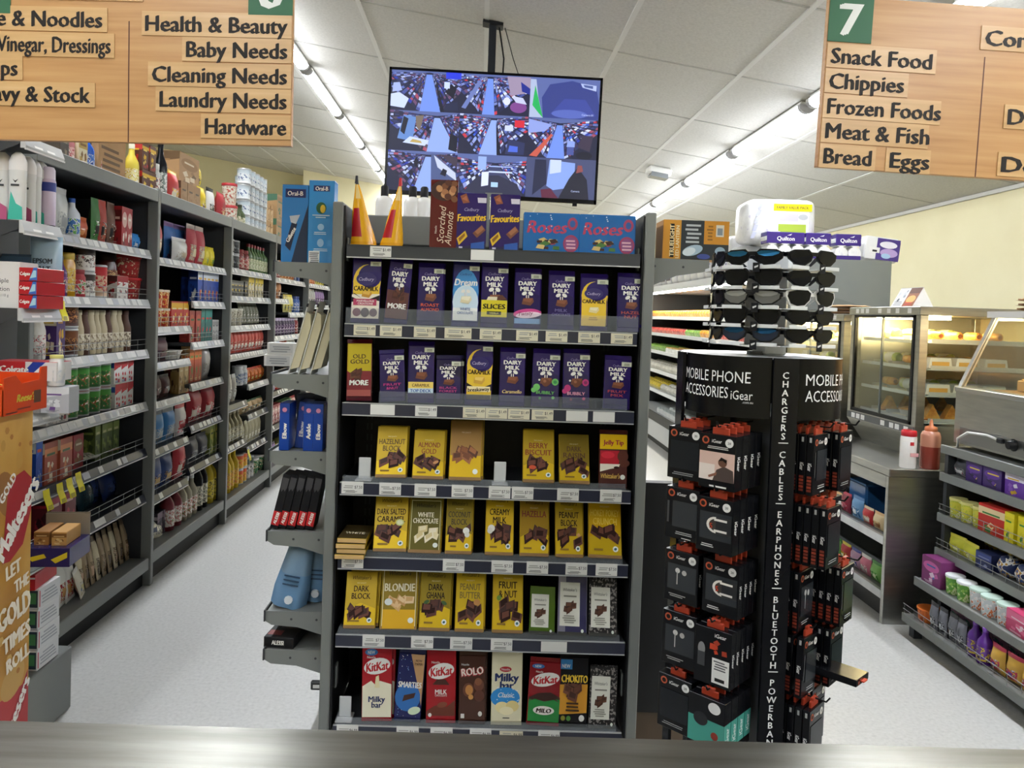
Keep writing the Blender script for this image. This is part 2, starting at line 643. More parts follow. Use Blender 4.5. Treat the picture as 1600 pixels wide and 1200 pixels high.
def aisle_sign(px, py, ang, w, h, lines, plates, divider, label, Y=2.1):
    k = Y / FPX
    root = empty('aisle_sign', aty(px, py, Y), 0, label, 'sign')
    root.rotation_euler = (0, ang, 0)
    bd = MB().box(0, 0, 0, w * k, .018, h * k, M_wood)
    bd.box((divider - .8) * k, -.0006, 0, (divider + .8) * k, 0, (h - 68 if divider < 240 else h - 78) * k, '#5b2a1c')
    obj('board', bd, root)
    for t, x0, x1, zc_, tx0, tx1 in lines:
        s = MB().box(x0 * k, -.0025, (zc_ - 19) * k, x1 * k, -.0002, (zc_ + 18) * k, M_strip)
        s.text(t, Vector((0, -.003, 0)), Vector((1, 0, 0)), Vector((0, 0, 1)), (tx0 + tx1) / 2 * k, (zc_ + 0) * k, 25 * k, INK, (tx1 - tx0) * k, 0, .035, True)
        obj('name_strip', s, root)
    for t, x0, z0 in plates:
        s = MB().box(x0 * k, -.003, z0 * k, (x0 + 68) * k, -.0002, (z0 + 71) * k, '#2f6a48')
        s.text(t, Vector((0, -.0035, 0)), Vector((1, 0, 0)), Vector((0, 0, 1)), (x0 + 34) * k, (z0 + 36) * k, 50 * k, '#eef2ee', 38 * k, 0, .04, True)
        obj('number_plate', s, root)
    for x in (w * .12, w * .88):
        zt = zc(root.location.x + x * k) - root.location.z - .02
        m = MB().rod((x * k, .009, h * k - .002), (x * k, .009, zt), .002, M_wire)
        obj('hanging_wire', m, root)
    return root


# positions inside a sign are in units of 1.75 mm from its lower left corner
aisle_sign(-53, 216.5, .0135 * -1 + .0, 500, 263,
           [('Pasta & Sauce', 66, 270, 234, 66, 264), ('Rice & Noodles', 4, 216, 186, 8, 209), ('Oil, Vinegar, Dressings', 4, 227, 147, 8, 222),
            ('Soups', 4, 87, 110, 8, 80), ('Gravy & Stock', 4, 198, 71, 8, 191),
            ('Health & Beauty', 269, 499, 183, 274, 493), ('Baby Needs', 331, 499, 145, 337, 493), ('Cleaning Needs', 279, 499, 106, 285, 493),
            ('Laundry Needs', 291, 499, 68, 297, 493), ('Hardware', 361, 499, 28, 367, 493)],
           [('5', 0, 192), ('6', 432, 199)], 249, 'wooden aisle sign with green number six hanging over the left aisle')
aisle_sign(1276.5, 260, .03, 490, 264,
           [('Snack Food', 2, 173, 173, 8, 167), ('Chippies', 2, 132, 134, 8, 126), ('Frozen Foods', 2, 186, 95, 8, 187), ('Meat & Fish', 2, 170, 57, 8, 172),
            ('Bread', 2, 90, 18, 8, 84), ('Eggs', 106, 176, 18, 112, 175),
            ('Confectionery', 240, 489, 216, 246, 480), ('Dairy Foods', 286, 489, 97, 291, 480), ('Dog Food', 282, 489, 23, 287, 480)],
           [('7', 1, 194)], 249, 'wooden aisle sign with green number seven hanging over the right aisle')
# ============================================================ CENTRE END STAND WITH CHOCOLATE
SY = 2.37                                            # front of its shelves
LEV = [1.667, 1.424, 1.180, .932, .700, .455, .168]  # shelf tops
stand = empty('end_display_stand', (.032, 2.42, 0), 0, 'tall charcoal end stand with seven shelves of chocolate facing the counter', 'shelving')


def sobj(name, mb, par):
    o = obj(name, mb, par)
    return o


GX0, GX1 = -.465, .465
for sx in (-1, 1):
    m = MB().box(sx * .468, -.04, .14, sx * .50, .30, 1.80, M_grey, .003)
    m.box(sx * .462, -.03, .14, sx * .468, .30, 1.79, M_black)
    m.box(sx * .470, .05, 0, sx * .498, .30, .14, M_dgrey)
    obj('side_frame', m, stand)
    m = MB()
    for zz in (1.62, .26):
        m.box(sx * .455, .0, zz, sx * .461, .035, zz + .075, M_grey, .004)
    obj('bracket_plate', m, stand)
m = MB().box(GX0, .285, .14, GX1, .30, 1.775, M_black)
for x in (-.42, -.405, .405, .42):
    for k in range(38):
        z = .25 + k * .038
        m.box(x - .0025, .2835, z, x + .0025, .2852, z + .022, '#303238')
obj('back_panel', m, stand)
m = MB().box(GX0, .26, 1.70, GX1, .29, 1.80, M_grey, .003)
obj('top_rail', m, stand)
m = MB().box(-.44, -.02, 0, .44, .28, .10, M_dgrey)
obj('plinth', m, stand)
TK = [[(595, 33, 0), (754, 36, 2)],
      [(570, 34, 1), (611, 34, 1), (664, 34, 1), (716, 42, 1), (767, 34, 1), (824, 34, 1), (870, 34, 1), (921, 34, 1), (972, 34, 1)],
      [(598, 38, 2), (666, 34, 0), (741, 35, 1), (776, 34, 1), (811, 34, 1), (848, 34, 1), (902, 34, 2), (944, 34, 2)],
      [(551, 34, 0), (610, 34, 0), (665, 34, 0), (723, 34, 0), (781, 34, 0), (817, 34, 0), (888, 34, 0), (955, 34, 0)],
      [(551, 34, 0), (709, 34, 0), (785, 34, 0), (840, 34, 0), (901, 34, 0), (948, 34, 0)],
      [(584, 35, 0), (660, 35, 0), (721, 35, 0), (784, 34, 0), (866, 41, 2)],
      [(543, 34, 0), (637, 35, 0), (690, 35, 0), (751, 34, 0), (799, 37, 1), (858, 34, 0)]]
PRICE = ['$1.49', '$1.49', '$1.49', '$7.50', '$7.50', '$7.50', '$6.99']
OX = stand.location.x
for i, z in enumerate(LEV):
    dp = 0 if i < 6 else .03
    sh = MB().box(-.452, -.045 - 0, z - .018, .452, .282, z, M_dgrey if i else M_grey)
    so = obj('shelf', sh, stand)
    rl = MB().box(-.452, -.05, z - .036, .452, -.045, z + .001, M_navy if i else M_dgrey)
    rl.box(-.452, -.0515, z - .0385, .452, -.045, z - .035, M_alu)
    rl.box(-.452, -.0515, z, .452, -.045, z + .0025, M_alu if i else M_dgrey)
    obj('ticket_rail', rl, so)
    for k, (tx, tw, kind) in enumerate(TK[i]):
        yref = {0: 390, 1: 512, 2: 636, 3: 755, 4: 876, 5: 995, 6: 1138}[i]
        x = aty(tx, yref, SY).x - OX
        w = tw * SY / FPX
        hi = .004 if kind == 0 and i > 2 else 0
        t = MB().box(x - w / 2, -.0525, z - .033, x + w / 2, -.0512, z - .001 + hi * 1.5, '#e9e9e6' if kind != 1 else '#e2dcc4')
        if kind != 2:
            t.art((x - w / 2, -.0525, z - .033), (w, 0, 0), (0, 0, .032), [('bars', .08, .12, .75, .38, 3, '#55565a', k + i * 9), ('bars', .08, .55, .6, .9, 2, '#a9a9a6', k + i * 7)] +
                  [('t', PRICE[i], .78, .68, .3, .36, '#2b2b2e', {'bold': .0})])
        obj('price_ticket', t, so)
    if i in (1, 2, 3, 4, 5, 6):          # clear risers
        x0, x1 = (-.45, .455) if i == 1 else ((-.34, .43) if i == 2 else (-.445, .435))
        hh = .052 if i == 1 else (.04 if i == 2 else .022)
        c = MB().box(x0, -.044, z + .003, x1, -.0415, z + hh, M_clear)
        c.box(x0, -.044, z + .0005, x1, .0, z + (.012 if i in (3, 4, 5) else .0025), M_clear)
        n = 9 if i == 1 else 8
        for k in range(n + 1):
            xx = x0 + (x1 - x0) * k / n
            c.box(xx - .001, -.0415, z + .003, xx + .001, .0, z + hh * .8, M_clear)
        obj('clear_riser', c, so)

# clear plastic pushers standing empty in the trays
def pusher(px, py, i, label):
    x = aty(px, py, SY).x
    m = MB().box(-.019, .02, .004, .019, .024, .07, '#d8dbdc;g', .002)
    m.box(-.026, -.012, .0005, .026, .05, .005, '#c9cccd;g', .002)
    o = obj('shelf_pusher', m, None, (x, SY + .02, LEV[i] + .003))
    tag(o, label, 'pusher')


pusher(567, 725, 3, 'clear plastic pusher left of the hazelnut block with an empty space')
pusher(782, 735, 3, 'clear plastic pusher in the empty gap mid shelf, right of the tall gold block')
pusher(536, 1105, 6, 'white plastic pusher at the left end of the bottom shelf')

# ------------------------------------------------------------ chocolate
Wh, PUR, GOLD2 = '#f2f0ea', '#2a1b66;g', M_gold


def chocblocks(cx, cy, r, seed, n=6, cols=('#4a2114', '#5d2c1b', '#371710', '#6b3a25')):
    rn = random.Random(seed)
    out = []
    for k in range(n):
        a = rn.uniform(-.5, .5)
        x, y = cx + rn.uniform(-.7, .7) * r * 1.5, cy + rn.uniform(-.7, .7) * r * .45
        w, h = r * .55, r * .25
        ca, sa = math.cos(a), math.sin(a)
        pts = [(x + (p * w * ca - q * h * sa), y + (p * w * sa + q * h * ca)) for p, q in ((-1, -1), (1, -1), (1.15, .8), (-.85, 1))]
        out.append(('p', pts, cols[k % len(cols)]))
        pts = [(x + (p * w * ca - q * h * sa) * .7, y + h * .25 + (p * w * sa + q * h * ca) * .6) for p, q in ((-1, -1), (1, -1), (1.15, .8), (-.85, 1))]
        out.append(('p', pts, cols[(k + 1) % len(cols)]))
    return out


def glass_half(cx, cy, s=1):
    """two pouring milk glasses over a chunk"""
    return [('e', cx - .1 * s, cy + .03 * s, .085 * s, .028 * s, Wh, .5), ('e', cx + .1 * s, cy + .03 * s, .085 * s, .028 * s, Wh, -.5),
            ('r', cx - .05 * s, cy - .06 * s, cx - .015 * s, cy + .01, '#e4ddd6'), ('r', cx + .02 * s, cy - .07 * s, cx + .05 * s, cy + .01, '#efe9e3')]


def chunk(cx, cy, c1='#6e3a24', c2='#8a5135', s=1):
    return [('p', [(cx - .17 * s, cy - .04 * s), (cx + .1 * s, cy - .06 * s), (cx + .2 * s, cy), (cx + .17 * s, cy + .055 * s), (cx - .13 * s, cy + .05 * s)], c1),
            ('p', [(cx - .13 * s, cy + .005 * s), (cx + .1 * s, cy - .012 * s), (cx + .17 * s, cy + .05 * s), (cx - .12 * s, cy + .046 * s)], c2)]


def dairy(name, ncol, extra=(), body=True):
    it = [('p', [(0, .78), (0, .0), (1, 0), (1, .55)], '#231655;g')] if body else []
    it += [('t', 'Cadbury', .5, .87, .05, .6, '#8a7fb5', {'shear': .3, 'bold': 0}), ('t', 'DAIRY', .5, .785, .084, .74, Wh, {'bold': .04, 'fit': True}), ('t', 'MILK', .5, .68, .084, .6, Wh, {'bold': .04, 'fit': True})]
    it += glass_half(.5, .55, 1.25) + chunk(.5, .43, s=1.3)
    it += list(extra)
    if name:
        for k, ln in enumerate(name):
            it.append(('t', ln, .5, .29 - .085 * k, .06, .74 if len(ln) > 4 else .5, ncol, {'bold': .012, 'fit': True}))
    return it


def caramilk(name=None, bands=()):
    y = '#f0c93f;g'
    it = [('e', .52, .62, .5, .3, y), ('r', .03, .02, .99, .6, y), ('e', .62, .72, .42, .2, PUR), ('e', .5, .67, .37, .115, '#281a63'),
          ('t', 'Cadbury', .5, .67, .06, .56, '#c9bfe0', {'shear': .3, 'bold': 0}), ('t', 'CARAMILK', .5, .51, .082, .9, '#2a1a10', {'bold': .035, 'fit': True})]
    it += list(bands)
    return it


def whit(lines, ink, base=None, seed=1, top=True, cols=None, extra=(), lab=True):
    it = []
    if base:
        it.append(('r', 0, 0, 1, 1, base))
    it.append(('p', [(0, 0), (1, 0), (1, .34), (.5, .44), (0, .30)], '#dcb91c;f'))
    if top:
        it.append(('t', "Whittaker's", .5, .9, .075, .62, '#2c1d10', {'shear': .25, 'bold': .0}))
    it.append(('t', 'FINE QUALITY', .5, .80, .022, .3, '#e9dcae', {'bold': 0}))
    n = len(lines)
    for k, ln in enumerate(lines):
        it.append(('t', ln, .5, .70 - .135 * k, .11, min(.9, .125 * len(ln)), ink, {'bold': .02, 'fit': True}))
    it += chocblocks(.5, .33, .31, seed, 7, cols or ('#3b1a12', '#57291b', '#2c120c', '#6a3624'))
    it += list(extra)
    it += [('bars', .1, .1, .5, .16, 1, '#8a6a10', seed), ('e', .82, .13, .085, .045, '#e8efe9'), ('e', .82, .13, .045, .02, '#2c5f6c', .6)]
    return it


def block(w, h, d, base, items, crimp=True, kindname='chocolate_block', edge=None, sticker=None, bottom=None):
    """flow-wrapped or boxed block standing upright; front faces -y; origin at its foot"""
    ch = .012 if crimp else 0
    m = MB().box(-w / 2, -d / 2, ch, w / 2, d / 2, h - ch, base, .003 if crimp else .0015)
    if edge:
        m.box(-w / 2 - .0003, -d / 2 + .002, ch + .002, w / 2 + .0003, d / 2, h - ch - .002, edge)
    m.art((-w / 2 + .002, -d / 2, ch + .002), (w - .004, 0, 0), (0, 0, h - 2 * ch - .004), items)
    parts = []
    if crimp:
        for zb, zt in ((ch, 0), (h - ch, h)):
            e = MB().prism([(-d / 2 + .002, zb), (d / 2 - .002, zb), (.0007, zt), (-.0007, zt)], -w / 2, w / 2, base, 'x')
            parts.append(('crimped_seal', e))
    else:
        f = MB().box(-w / 2 + .001, -d / 2 + .001, -.0012, w / 2 - .001, d / 2 - .001, 0, bottom or '#8d6a3c')
        f.box(-w / 2 + .001, -d / 2 - .0006, 0, w / 2 - .001, -d / 2, .009, bottom or '#8d6a3c')
        parts.append(('base_flap', f))
    if sticker:
        t = MB().box(w * .12, -d / 2 - .004, h - ch - .022, w * .49, -d / 2 - .0032, h - ch - .008, '#d9dccb;g', .0002)
        t.art((w * .12, -d / 2 - .004, h - ch - .022), (w * .37, 0, 0), (0, 0, .014), [('bars', .2, .2, .9, .8, 2, '#6c705c', 3)])
        parts.append(('corner_sticker', t))
    return Kind(kindname, m, parts)


def stock(K, i, x0, x1, ytop, ybot, label, tilt=.1, group=None, w=None, h=None, roll=0, more=0, ydep=.012, cat='chocolate', wide=None, back=None):
    """put a block on shelf i where its foot shows; more: copies of it queued behind"""
    px = (x0 + x1) / 2
    x = aty(px, ybot, SY + ydep + .02).x
    z = LEV[i] + (.0135 if tilt > .2 else .0035)
    rot = Matrix.Rotation(-roll, 3, 'Y') @ Matrix.Rotation(-tilt, 3, 'X')
    o = None
    d0 = .012
    for k in range(more, -1, -1):
        rn = random.Random(px * 7 + k)
        dy = SY + .012 + ydep + k * .021
        r = rot if k == 0 else Matrix.Rotation(-roll * .5, 3, 'Y') @ Matrix.Rotation(-tilt, 3, 'X')
        zz = z + (w or .09) / 2 * abs(math.sin(roll if k == 0 else roll * .5)) + .008 * math.sin(tilt)
        xx = x + (0 if k == 0 else rn.uniform(.002, .009) * (1 if px > 760 else 1))
        o = K.put((xx, dy, zz + (0 if k == 0 else .0)), r, label if k == 0 else ('spare queued %s behind the ' % ('directly', 'second')[min(k, 2) - 1]) + ' '.join(label.split(',')[0].split()[:10]), cat, group)
    return o


def dims(i, x0, x1, ytop, ybot, ydep=.02, tilt=.1):
    k = (SY + ydep + .02) / FPX
    return (x1 - x0) * k * .95, (ybot - ytop) * k / max(.5, math.cos(tilt))


PUR_FILM = '#2b1a63;g'
# --- rows two and three: purple milk chocolate blocks  (x0, x1, ytop, ybot, art, words, more, roll, film)
oreo = [('p', [(0, 0), (1, 0), (1, .42), (0, .40)], '#efe6d6'), ('p', [(0, .36), (.3, .3), (0, .27)], '#2a2020'), ('p', [(1, .4), (.65, .33), (1, .3)], '#2a2020'), ('p', [(0, .43), (.35, .34), (.1, .42)], '#2a2020')] + chunk(.52, .41, '#c98f26', '#e6b94c') + \
       [('r', .06, .22, .9, .33, '#b83a62'), ('t', 'MARVELLOUS', .5, .295, .035, .7, Wh), ('t', 'CREATIONS', .5, .25, .035, .7, Wh), ('e', .2, .1, .15, .07, '#7e4a5a'), ('e', .5, .1, .15, .08, '#53474f'), ('e', .8, .1, .14, .07, '#6b5560')]
mellow = chunk(.5, .33, '#e9d79b', '#f6ebc4', 1.1) + [('r', 0.02, .0, .98, .16, '#e8c869;g'), ('bars', .25, .12, .75, .2, 2, '#a98a3a', 5)]
brk = chunk(.5, .36, '#d6a53a', '#f0cc60', 1.2) + [('p', [(0, .32), (.4, .22), (0, .2)], '#2f2622'), ('p', [(1, .3), (.6, .22), (1, .18)], '#2f2622'), ('r', .05, .155, .95, .25, '#f6e6b5'), ('t', 'breakaway', .5, .2, .07, .84, '#2c1c14', {'ang': .08, 'bold': .03, 'fit': True}), ('r', 0.02, .02, .98, .1, '#413430')]
more_art = [('p', [(0, 0), (1, 0), (1, .46), (0, .5)], '#5a2c2a')] + chocblocks(.5, .4, .24, 5, 5) + [('t', 'MORE', .5, .22, .095, .84, Wh, {'bold': .05, 'fit': True})]
slices = [('r', 0, .1, 1, .4, '#e0cf1f')] + [('p', [(.2, .4), (.62, .4), (.66, .46), (.26, .46)], '#eadfc0'), ('p', [(.6, .4), (.98, .42), (.8, .5), (.62, .47)], '#5a2c1b'), ('t', 'SLICES', .5, .29, .09, .88, '#201a14', {'bold': .04, 'fit': True}), ('r', .22, .14, .78, .2, '#201a14'), ('t', 'VANILLA', .5, .17, .03, .4, '#f0e24a')]
twirl = [('e', .5, .2, .55, .09, '#d0408e', .1), ('e', .55, .17, .5, .06, '#f1d7e6', .1), ('t', 'Twisty', .45, .2, .08, .6, '#8c1f5c', {'shear': .3, 'ang': .1}), ('r', 0, 0, 1, .1, '#7ea7d8')]
dreamart = [('e', .5, .52, .5, .4, '#3f8fd0'), ('e', .5, .34, .5, .3, '#cfe4f2'), ('r', .02, .02, .98, .24, '#eef2f0'), ('t', 'Cadbury', .5, .83, .045, .5, '#2a3d86', {'shear': .3, 'bold': 0}), ('t', 'Dream', .5, .69, .12, .9, Wh, {'bold': .03, 'shear': .15, 'fit': True})] + glass_half(.5, .5) + chunk(.5, .38, '#e3d9b4', '#f5efd6', 1.2) + \
           [('t', 'WHITE', .5, .22, .05, .4, '#2a5b9c'), ('t', 'CHOCOLATE', .5, .155, .05, .62, '#2a5b9c')]
top_deck = [('r', 0, .19, 1, .31, '#f0d46a'), ('r', 0, .1, 1, .19, '#cfe2ee'), ('t', 'CARAMILK', .5, .25, .06, .7, '#6b3d14'), ('t', 'TOP DECK', .5, .145, .06, .84, '#1f4f9c', {'bold': .03, 'fit': True})]
oldgold = [('r', 0, 0, 1, 1, '#7c2230;g'), ('p', [(0, .48), (1, .48), (1, 1), (0, 1)], '#c9b52e;f'), ('p', [(0, .48), (.25, .5), (.2, .42)], '#c9b52e'), ('t', 'OLD', .5, .76, .085, .55, '#3a2410', {'fit': True}), ('t', 'GOLD', .52, .66, .085, .8, '#3a2410', {'fit': True})] + chocblocks(.5, .42, .25, 9, 5) + [('t', 'MORE', .5, .26, .1, .8, Wh, {'bold': .05, 'fit': True}), ('r', 0, 0, 1, .12, '#a4504a')]


def bub(c, c2):
    return [('e', .16, .3, .13, .07, c), ('e', .86, .42, .13, .07, c), ('e', .86, .42, .07, .035, c2), ('e', .05, .24, .1, .05, c), ('e', .25, .45, .04, .02, Wh), ('e', .5, .4, .15, .08, '#6e3a24'), ('e', .46, .43, .06, .03, '#a0674a'),
            ('t', 'BUBBLY', .5, .2, .065, .7, c if c != '#c2347a' else '#f0a8c6', {'bold': .02, 'fit': True}), ('e', .3, .08, .05, .025, c2), ('e', .8, .1, .06, .03, c)]


ROW2 = [(547, 594, 402, 497, caramilk(None, oreo), 'yellow caramel white chocolate block with pink marvellous creations band and black splashes', 0, 0, PUR_FILM),
        (599, 637, 404, 492, dairy(None, None, more_art), 'leaning purple and brown milk chocolate block reading MORE', 0, -.06, PUR_FILM),
        (650, 692, 410, 496, dairy(('ROAST', 'ALMOND'), '#e05a36'), 'purple milk chocolate block reading roast almond in orange letters', 1, 0, PUR_FILM),
        (704, 748, 404, 497, dreamart, 'white chocolate block with sky blue top reading Dream', 0, 0, '#2c2a6a;g'),
        (749, 793, 406, 496, dairy(None, None, slices), 'purple milk chocolate block with bright yellow SLICES band', 0, 0, PUR_FILM),
        (801, 844, 413, 500, dairy(None, None, twirl), 'purple milk chocolate block with pink and white swoosh across its foot', 1, 0, PUR_FILM),
        (854, 897, 415, 500, dairy(('MILK', 'CHOCOLATE'), '#6f66a0'), 'plain purple milk chocolate block with faint grey name, seventh along the second shelf', 0, 0, PUR_FILM),
        (904, 948, 418, 499, caramilk(None, mellow), 'plain yellow caramel white chocolate block with one pale square pictured', 2, 0, PUR_FILM),
        (962, 1006, 415, 502, dairy(('HAZEL', 'NUT'), '#c2503c'), 'purple milk chocolate block reading hazel nut, right end of the second shelf', 0, 0, PUR_FILM)]
for (a, b_, yt, yb, art_, words, more_, roll, film) in ROW2:
    w, h = dims(1, a, b_, yt, 507, .02, .12)
    K = block(w, h, .013, film, art_, True, sticker=True)
    stock(K, 1, a, b_, yt, 507, words, .12, None, w, h, roll, more_)
ROW3 = [(541, 582, 533, 618, oldgold, 'gold and maroon dark chocolate block, left end of the third shelf', 0, .03, '#5d1b26;g', False),
        (594, 635, 548, 618, dairy(('FRUIT', '&NUT'), '#d0358a'), 'short purple chocolate block reading fruit and nut in pink', 0, .07, PUR_FILM, True),
        (636, 679, 533, 620, dairy(None, None, top_deck), 'purple milk chocolate block with yellow and white caramel bands and a brown top seal', 0, .02, PUR_FILM, True),
        (680, 721, 553, 622, dairy(('BLACK', 'FOREST'), '#c2348a'), 'dark purple chocolate block reading black forest in pink', 1, .02, '#1d1440;g', True),
        (725, 769, 528, 619, caramilk(None, brk), 'yellow caramel white chocolate block with torn black and cream breakaway lettering', 0, 0, PUR_FILM, True),
        (778, 820, 537, 621, dairy(None, None, [('t', 'Caramello', .5, .2, .07, .8, '#e6c98a', {'shear': .2, 'fit': True})]), 'purple milk chocolate block with cream italic caramel name', 0, 0, PUR_FILM, True),
        (828, 873, 538, 623, dairy(None, None, bub('#74c46a', '#2f8f4e')), 'purple bubbly chocolate block with green bubbles', 1, -.02, PUR_FILM, True),
        (877, 921, 536, 624, dairy(None, None, bub('#c2347a', '#7c1d55')), 'purple bubbly chocolate block with pink bubbles', 0, 0, PUR_FILM, True),
        (940, 984, 545, 626, dairy(('FRUIT', 'MIX'), '#b23a4c'), 'purple milk chocolate block alone at the right end of the third shelf', 1, -.03, PUR_FILM, True)]
for (a, b_, yt, yb, art_, words, more_, roll, film, st) in ROW3:
    w, h = dims(2, a, b_, yt, 628, .02, .12)
    K = block(w, h, .013, film, art_, True, sticker=st)
    stock(K, 2, a, b_, yt, 628, words, .12, None, w, h, roll, more_)

# --- rows four to six: gold blocks leaning back in trays
DKI, REDI = '#2b1b12', '#7c2416'
TL = .42
pale = ('#e9dcae', '#f3ead0', '#d9c78f', '#efe3bd')
ROW4 = [(586, 636, 661, 737, whit(('HAZELNUT', 'BLOCK'), '#5a4410', None, 11, False), 'olive gold block reading hazelnut block, first from the left on the fourth shelf', 1, None),
        (643, 694, 669, 741, whit(('ALMOND', 'GOLD'), '#8a3c14', None, 12, False, extra=[('e', .75, .33, .1, .03, '#c98d5a', .4)]), 'short gold block reading almond gold in rust letters', 1, None),
        (700, 753, 652, 741, [('r', 0, .4, 1, 1, '#a9824a;f'), ('r', 0, 0, 1, .4, '#e3bc22;f'), ('t', 'FINE QUALITY', .5, .8, .022, .3, '#f0dcc0', {'bold': 0})] + chocblocks(.5, .42, .28, 13, 7, ('#7a4526', '#91572f', '#5d321c', '#a96b3f')) + [('e', .82, .13, .085, .045, '#e8efe9')], 'tall pink gold caramel block with no large lettering, beside the empty pusher', 1, None),
        (815, 867, 668, 746, whit(('BERRY', 'BISCUIT'), '#8e3a16', None, 14, False, extra=[('e', .3, .27, .12, .04, '#d0502a')]), 'gold block with orange brown lettering and red fruit, fourth shelf right of the gap', 1, None),
        (872, 922, 676, 749, whit(('DARK', 'RAISIN'), '#5a3a10', '#8a741c;f', 15, False), 'dull olive gold block with dark raisins, beside the red jelly block', 0, None)]
jelly = [('r', 0, 0, 1, 1, '#4a1d18'), ('r', 0, .7, 1, 1, '#efc51f;g'), ('t', 'Jelly Tip', .5, .84, .1, .76, '#a31f2c', {'bold': .04, 'fit': True}), ('r', .02, .40, .72, .67, '#b9152b'), ('e', .3, .58, .25, .07, '#d8283e'), ('e', .85, .56, .2, .12, '#5b2a1d'), ('e', .9, .42, .2, .08, '#5b2a1d'), ('p', [(.02, .4), (.75, .4), (.7, .33), (.4, .3), (.02, .24)], '#f3ecdc'), ('e', .62, .33, .1, .025, '#2b1511'), ('t', "Whittaker's", .4, .16, .1, .7, '#e0b85c', {'shear': .25}), ('e', .85, .14, .09, .05, '#e8efe9')]
ROW5 = [(582, 637, 776, 858, whit(('DARK SALTED', 'CARAMEL'), DKI, None, 21, extra=[('e', .78, .5, .13, .06, '#cfd58a'), ('e', .78, .5, .09, .04, '#e8ecc8')]), 'gold block reading dark salted caramel with a pale round badge', 1, None),
        (636, 690, 780, 858, [('r', 0, 0, 1, 1, '#5d5618;f'), ('r', .03, .02, .05, .98, '#d9d29a'), ('r', .95, .02, .97, .98, '#d9d29a'), ('r', .03, .96, .97, .975, '#d9d29a')] + [('t', "Whittaker's", .5, .88, .075, .62, '#2c2410', {'shear': .25}), ('t', 'WHITE', .5, .7, .095, .52, '#f2ecd2', {'bold': .03, 'fit': True}), ('t', 'CHOCOLATE', .5, .585, .095, .8, '#f2ecd2', {'bold': .03, 'fit': True})] + chocblocks(.5, .36, .27, 22, 6, pale) + [('e', .84, .13, .08, .045, '#e8efe9')], 'olive block with pale border reading white chocolate', 1, None),
        (694, 738, 781, 862, whit(('COCONUT', 'BLOCK'), '#3d3212', '#8f7c1f;f', 23, extra=[('e', .78, .4, .13, .06, '#efefe8'), ('e', .82, .33, .1, .05, '#e3e3dc')]), 'olive gold block reading coconut block with white coconut', 1, None),
        (756, 803, 774, 863, whit(('CREAMY', 'MILK'), '#1d120c', '#d9b41c;f', 24, extra=[('e', .2, .42, .13, .06, '#f1efe8'), ('e', .15, .38, .1, .05, '#e5e3dc')]), 'bright yellow gold block reading creamy milk with a milk splash', 0, None),
        (810, 858, 780, 867, whit(('HAZELLA',), '#7a2016', '#a5821c;f', 25), 'brownish gold block with one dark red word near its top', 1, None),
        (866, 912, 780, 867, whit(('PEANUT', 'BLOCK'), DKI, None, 26, extra=[('e', .85, .36, .06, .03, '#d9a66a')]), 'gold block reading peanut block', 1, None),
        (917, 972, 775, 868, whit(('HOKEY POKEY', 'CRUNCH'), '#f6d64a', '#e3b41a;g', 27, False), 'bright yellow block with yellow lettering, right end of the fifth shelf', 0, None)]
ROW6 = [(536, 588, 897, 976, whit(('DARK', 'BLOCK'), DKI, None, 31), 'gold block reading dark block, left end of the sixth shelf', 1, None),
        (592, 653, 889, 978, [('r', 0, 0, 1, 1, '#8a741a;f'), ('r', .03, .02, .05, .98, '#efe3b4'), ('r', .95, .02, .97, .98, '#efe3b4'), ('r', .05, .0, .95, .3, '#d9a91c;f')] + [('t', "Whittaker's", .5, .89, .075, .62, '#3a2a10', {'shear': .25}), ('t', 'BLONDIE', .5, .66, .13, .86, '#f3ecd2', {'bold': .03, 'fit': True})] + chocblocks(.55, .4, .24, 32, 6, ('#dcae72', '#e9c490', '#c8965a', '#f0d3a4')) + [('e', .2, .42, .11, .055, '#e9f0ee'), ('e', .84, .13, .08, .045, '#e8efe9')], 'gold block with cream border reading BLONDIE', 2, None),
        (653, 704, 894, 981, whit(('DARK', 'GHANA'), '#1d130d', '#97821c;f', 33, extra=[('e', .2, .45, .1, .03, '#3c5f2c', .5), ('e', .8, .44, .1, .03, '#3c5f2c', -.5)]), 'gold block reading dark ghana with green leaves', 1, None),
        (709, 757, 890, 980, whit(('PEANUT', 'BUTTER'), '#7d6c2c', '#d3b31e;f', 34, extra=[('e', .75, .45, .12, .05, '#c98d4a')]), 'gold block reading peanut butter in faded letters', 2, None),
        (767, 818, 886, 982, whit(('FRUIT', '& NUT'), '#2a1a10', '#cfae20;f', 35, extra=[('e', .2, .5, .08, .04, '#6f9a34')]), 'tall gold block reading fruit and nut on the sixth shelf', 0, None)]


def small_art(side, panel='#e6e6dc'):
    return [('r', .0, 0, 1, 1, side), ('r', .04, .13, .76, .84, panel), ('t', "Whittaker's", .4, .72, .055, .5, '#4a4a44', {'shear': .25, 'bold': 0}), ('bars', .15, .6, .65, .65, 1, '#8a8a80', 4)] + chocblocks(.4, .44, .2, 41, 5, ('#4b2c1f', '#5e3a2a', '#3a2018', '#6a4634')) + [('bars', .14, .18, .66, .32, 4, '#9a9a90', 6), ('e', .86, .06, .05, .03, '#dfe8e0')]


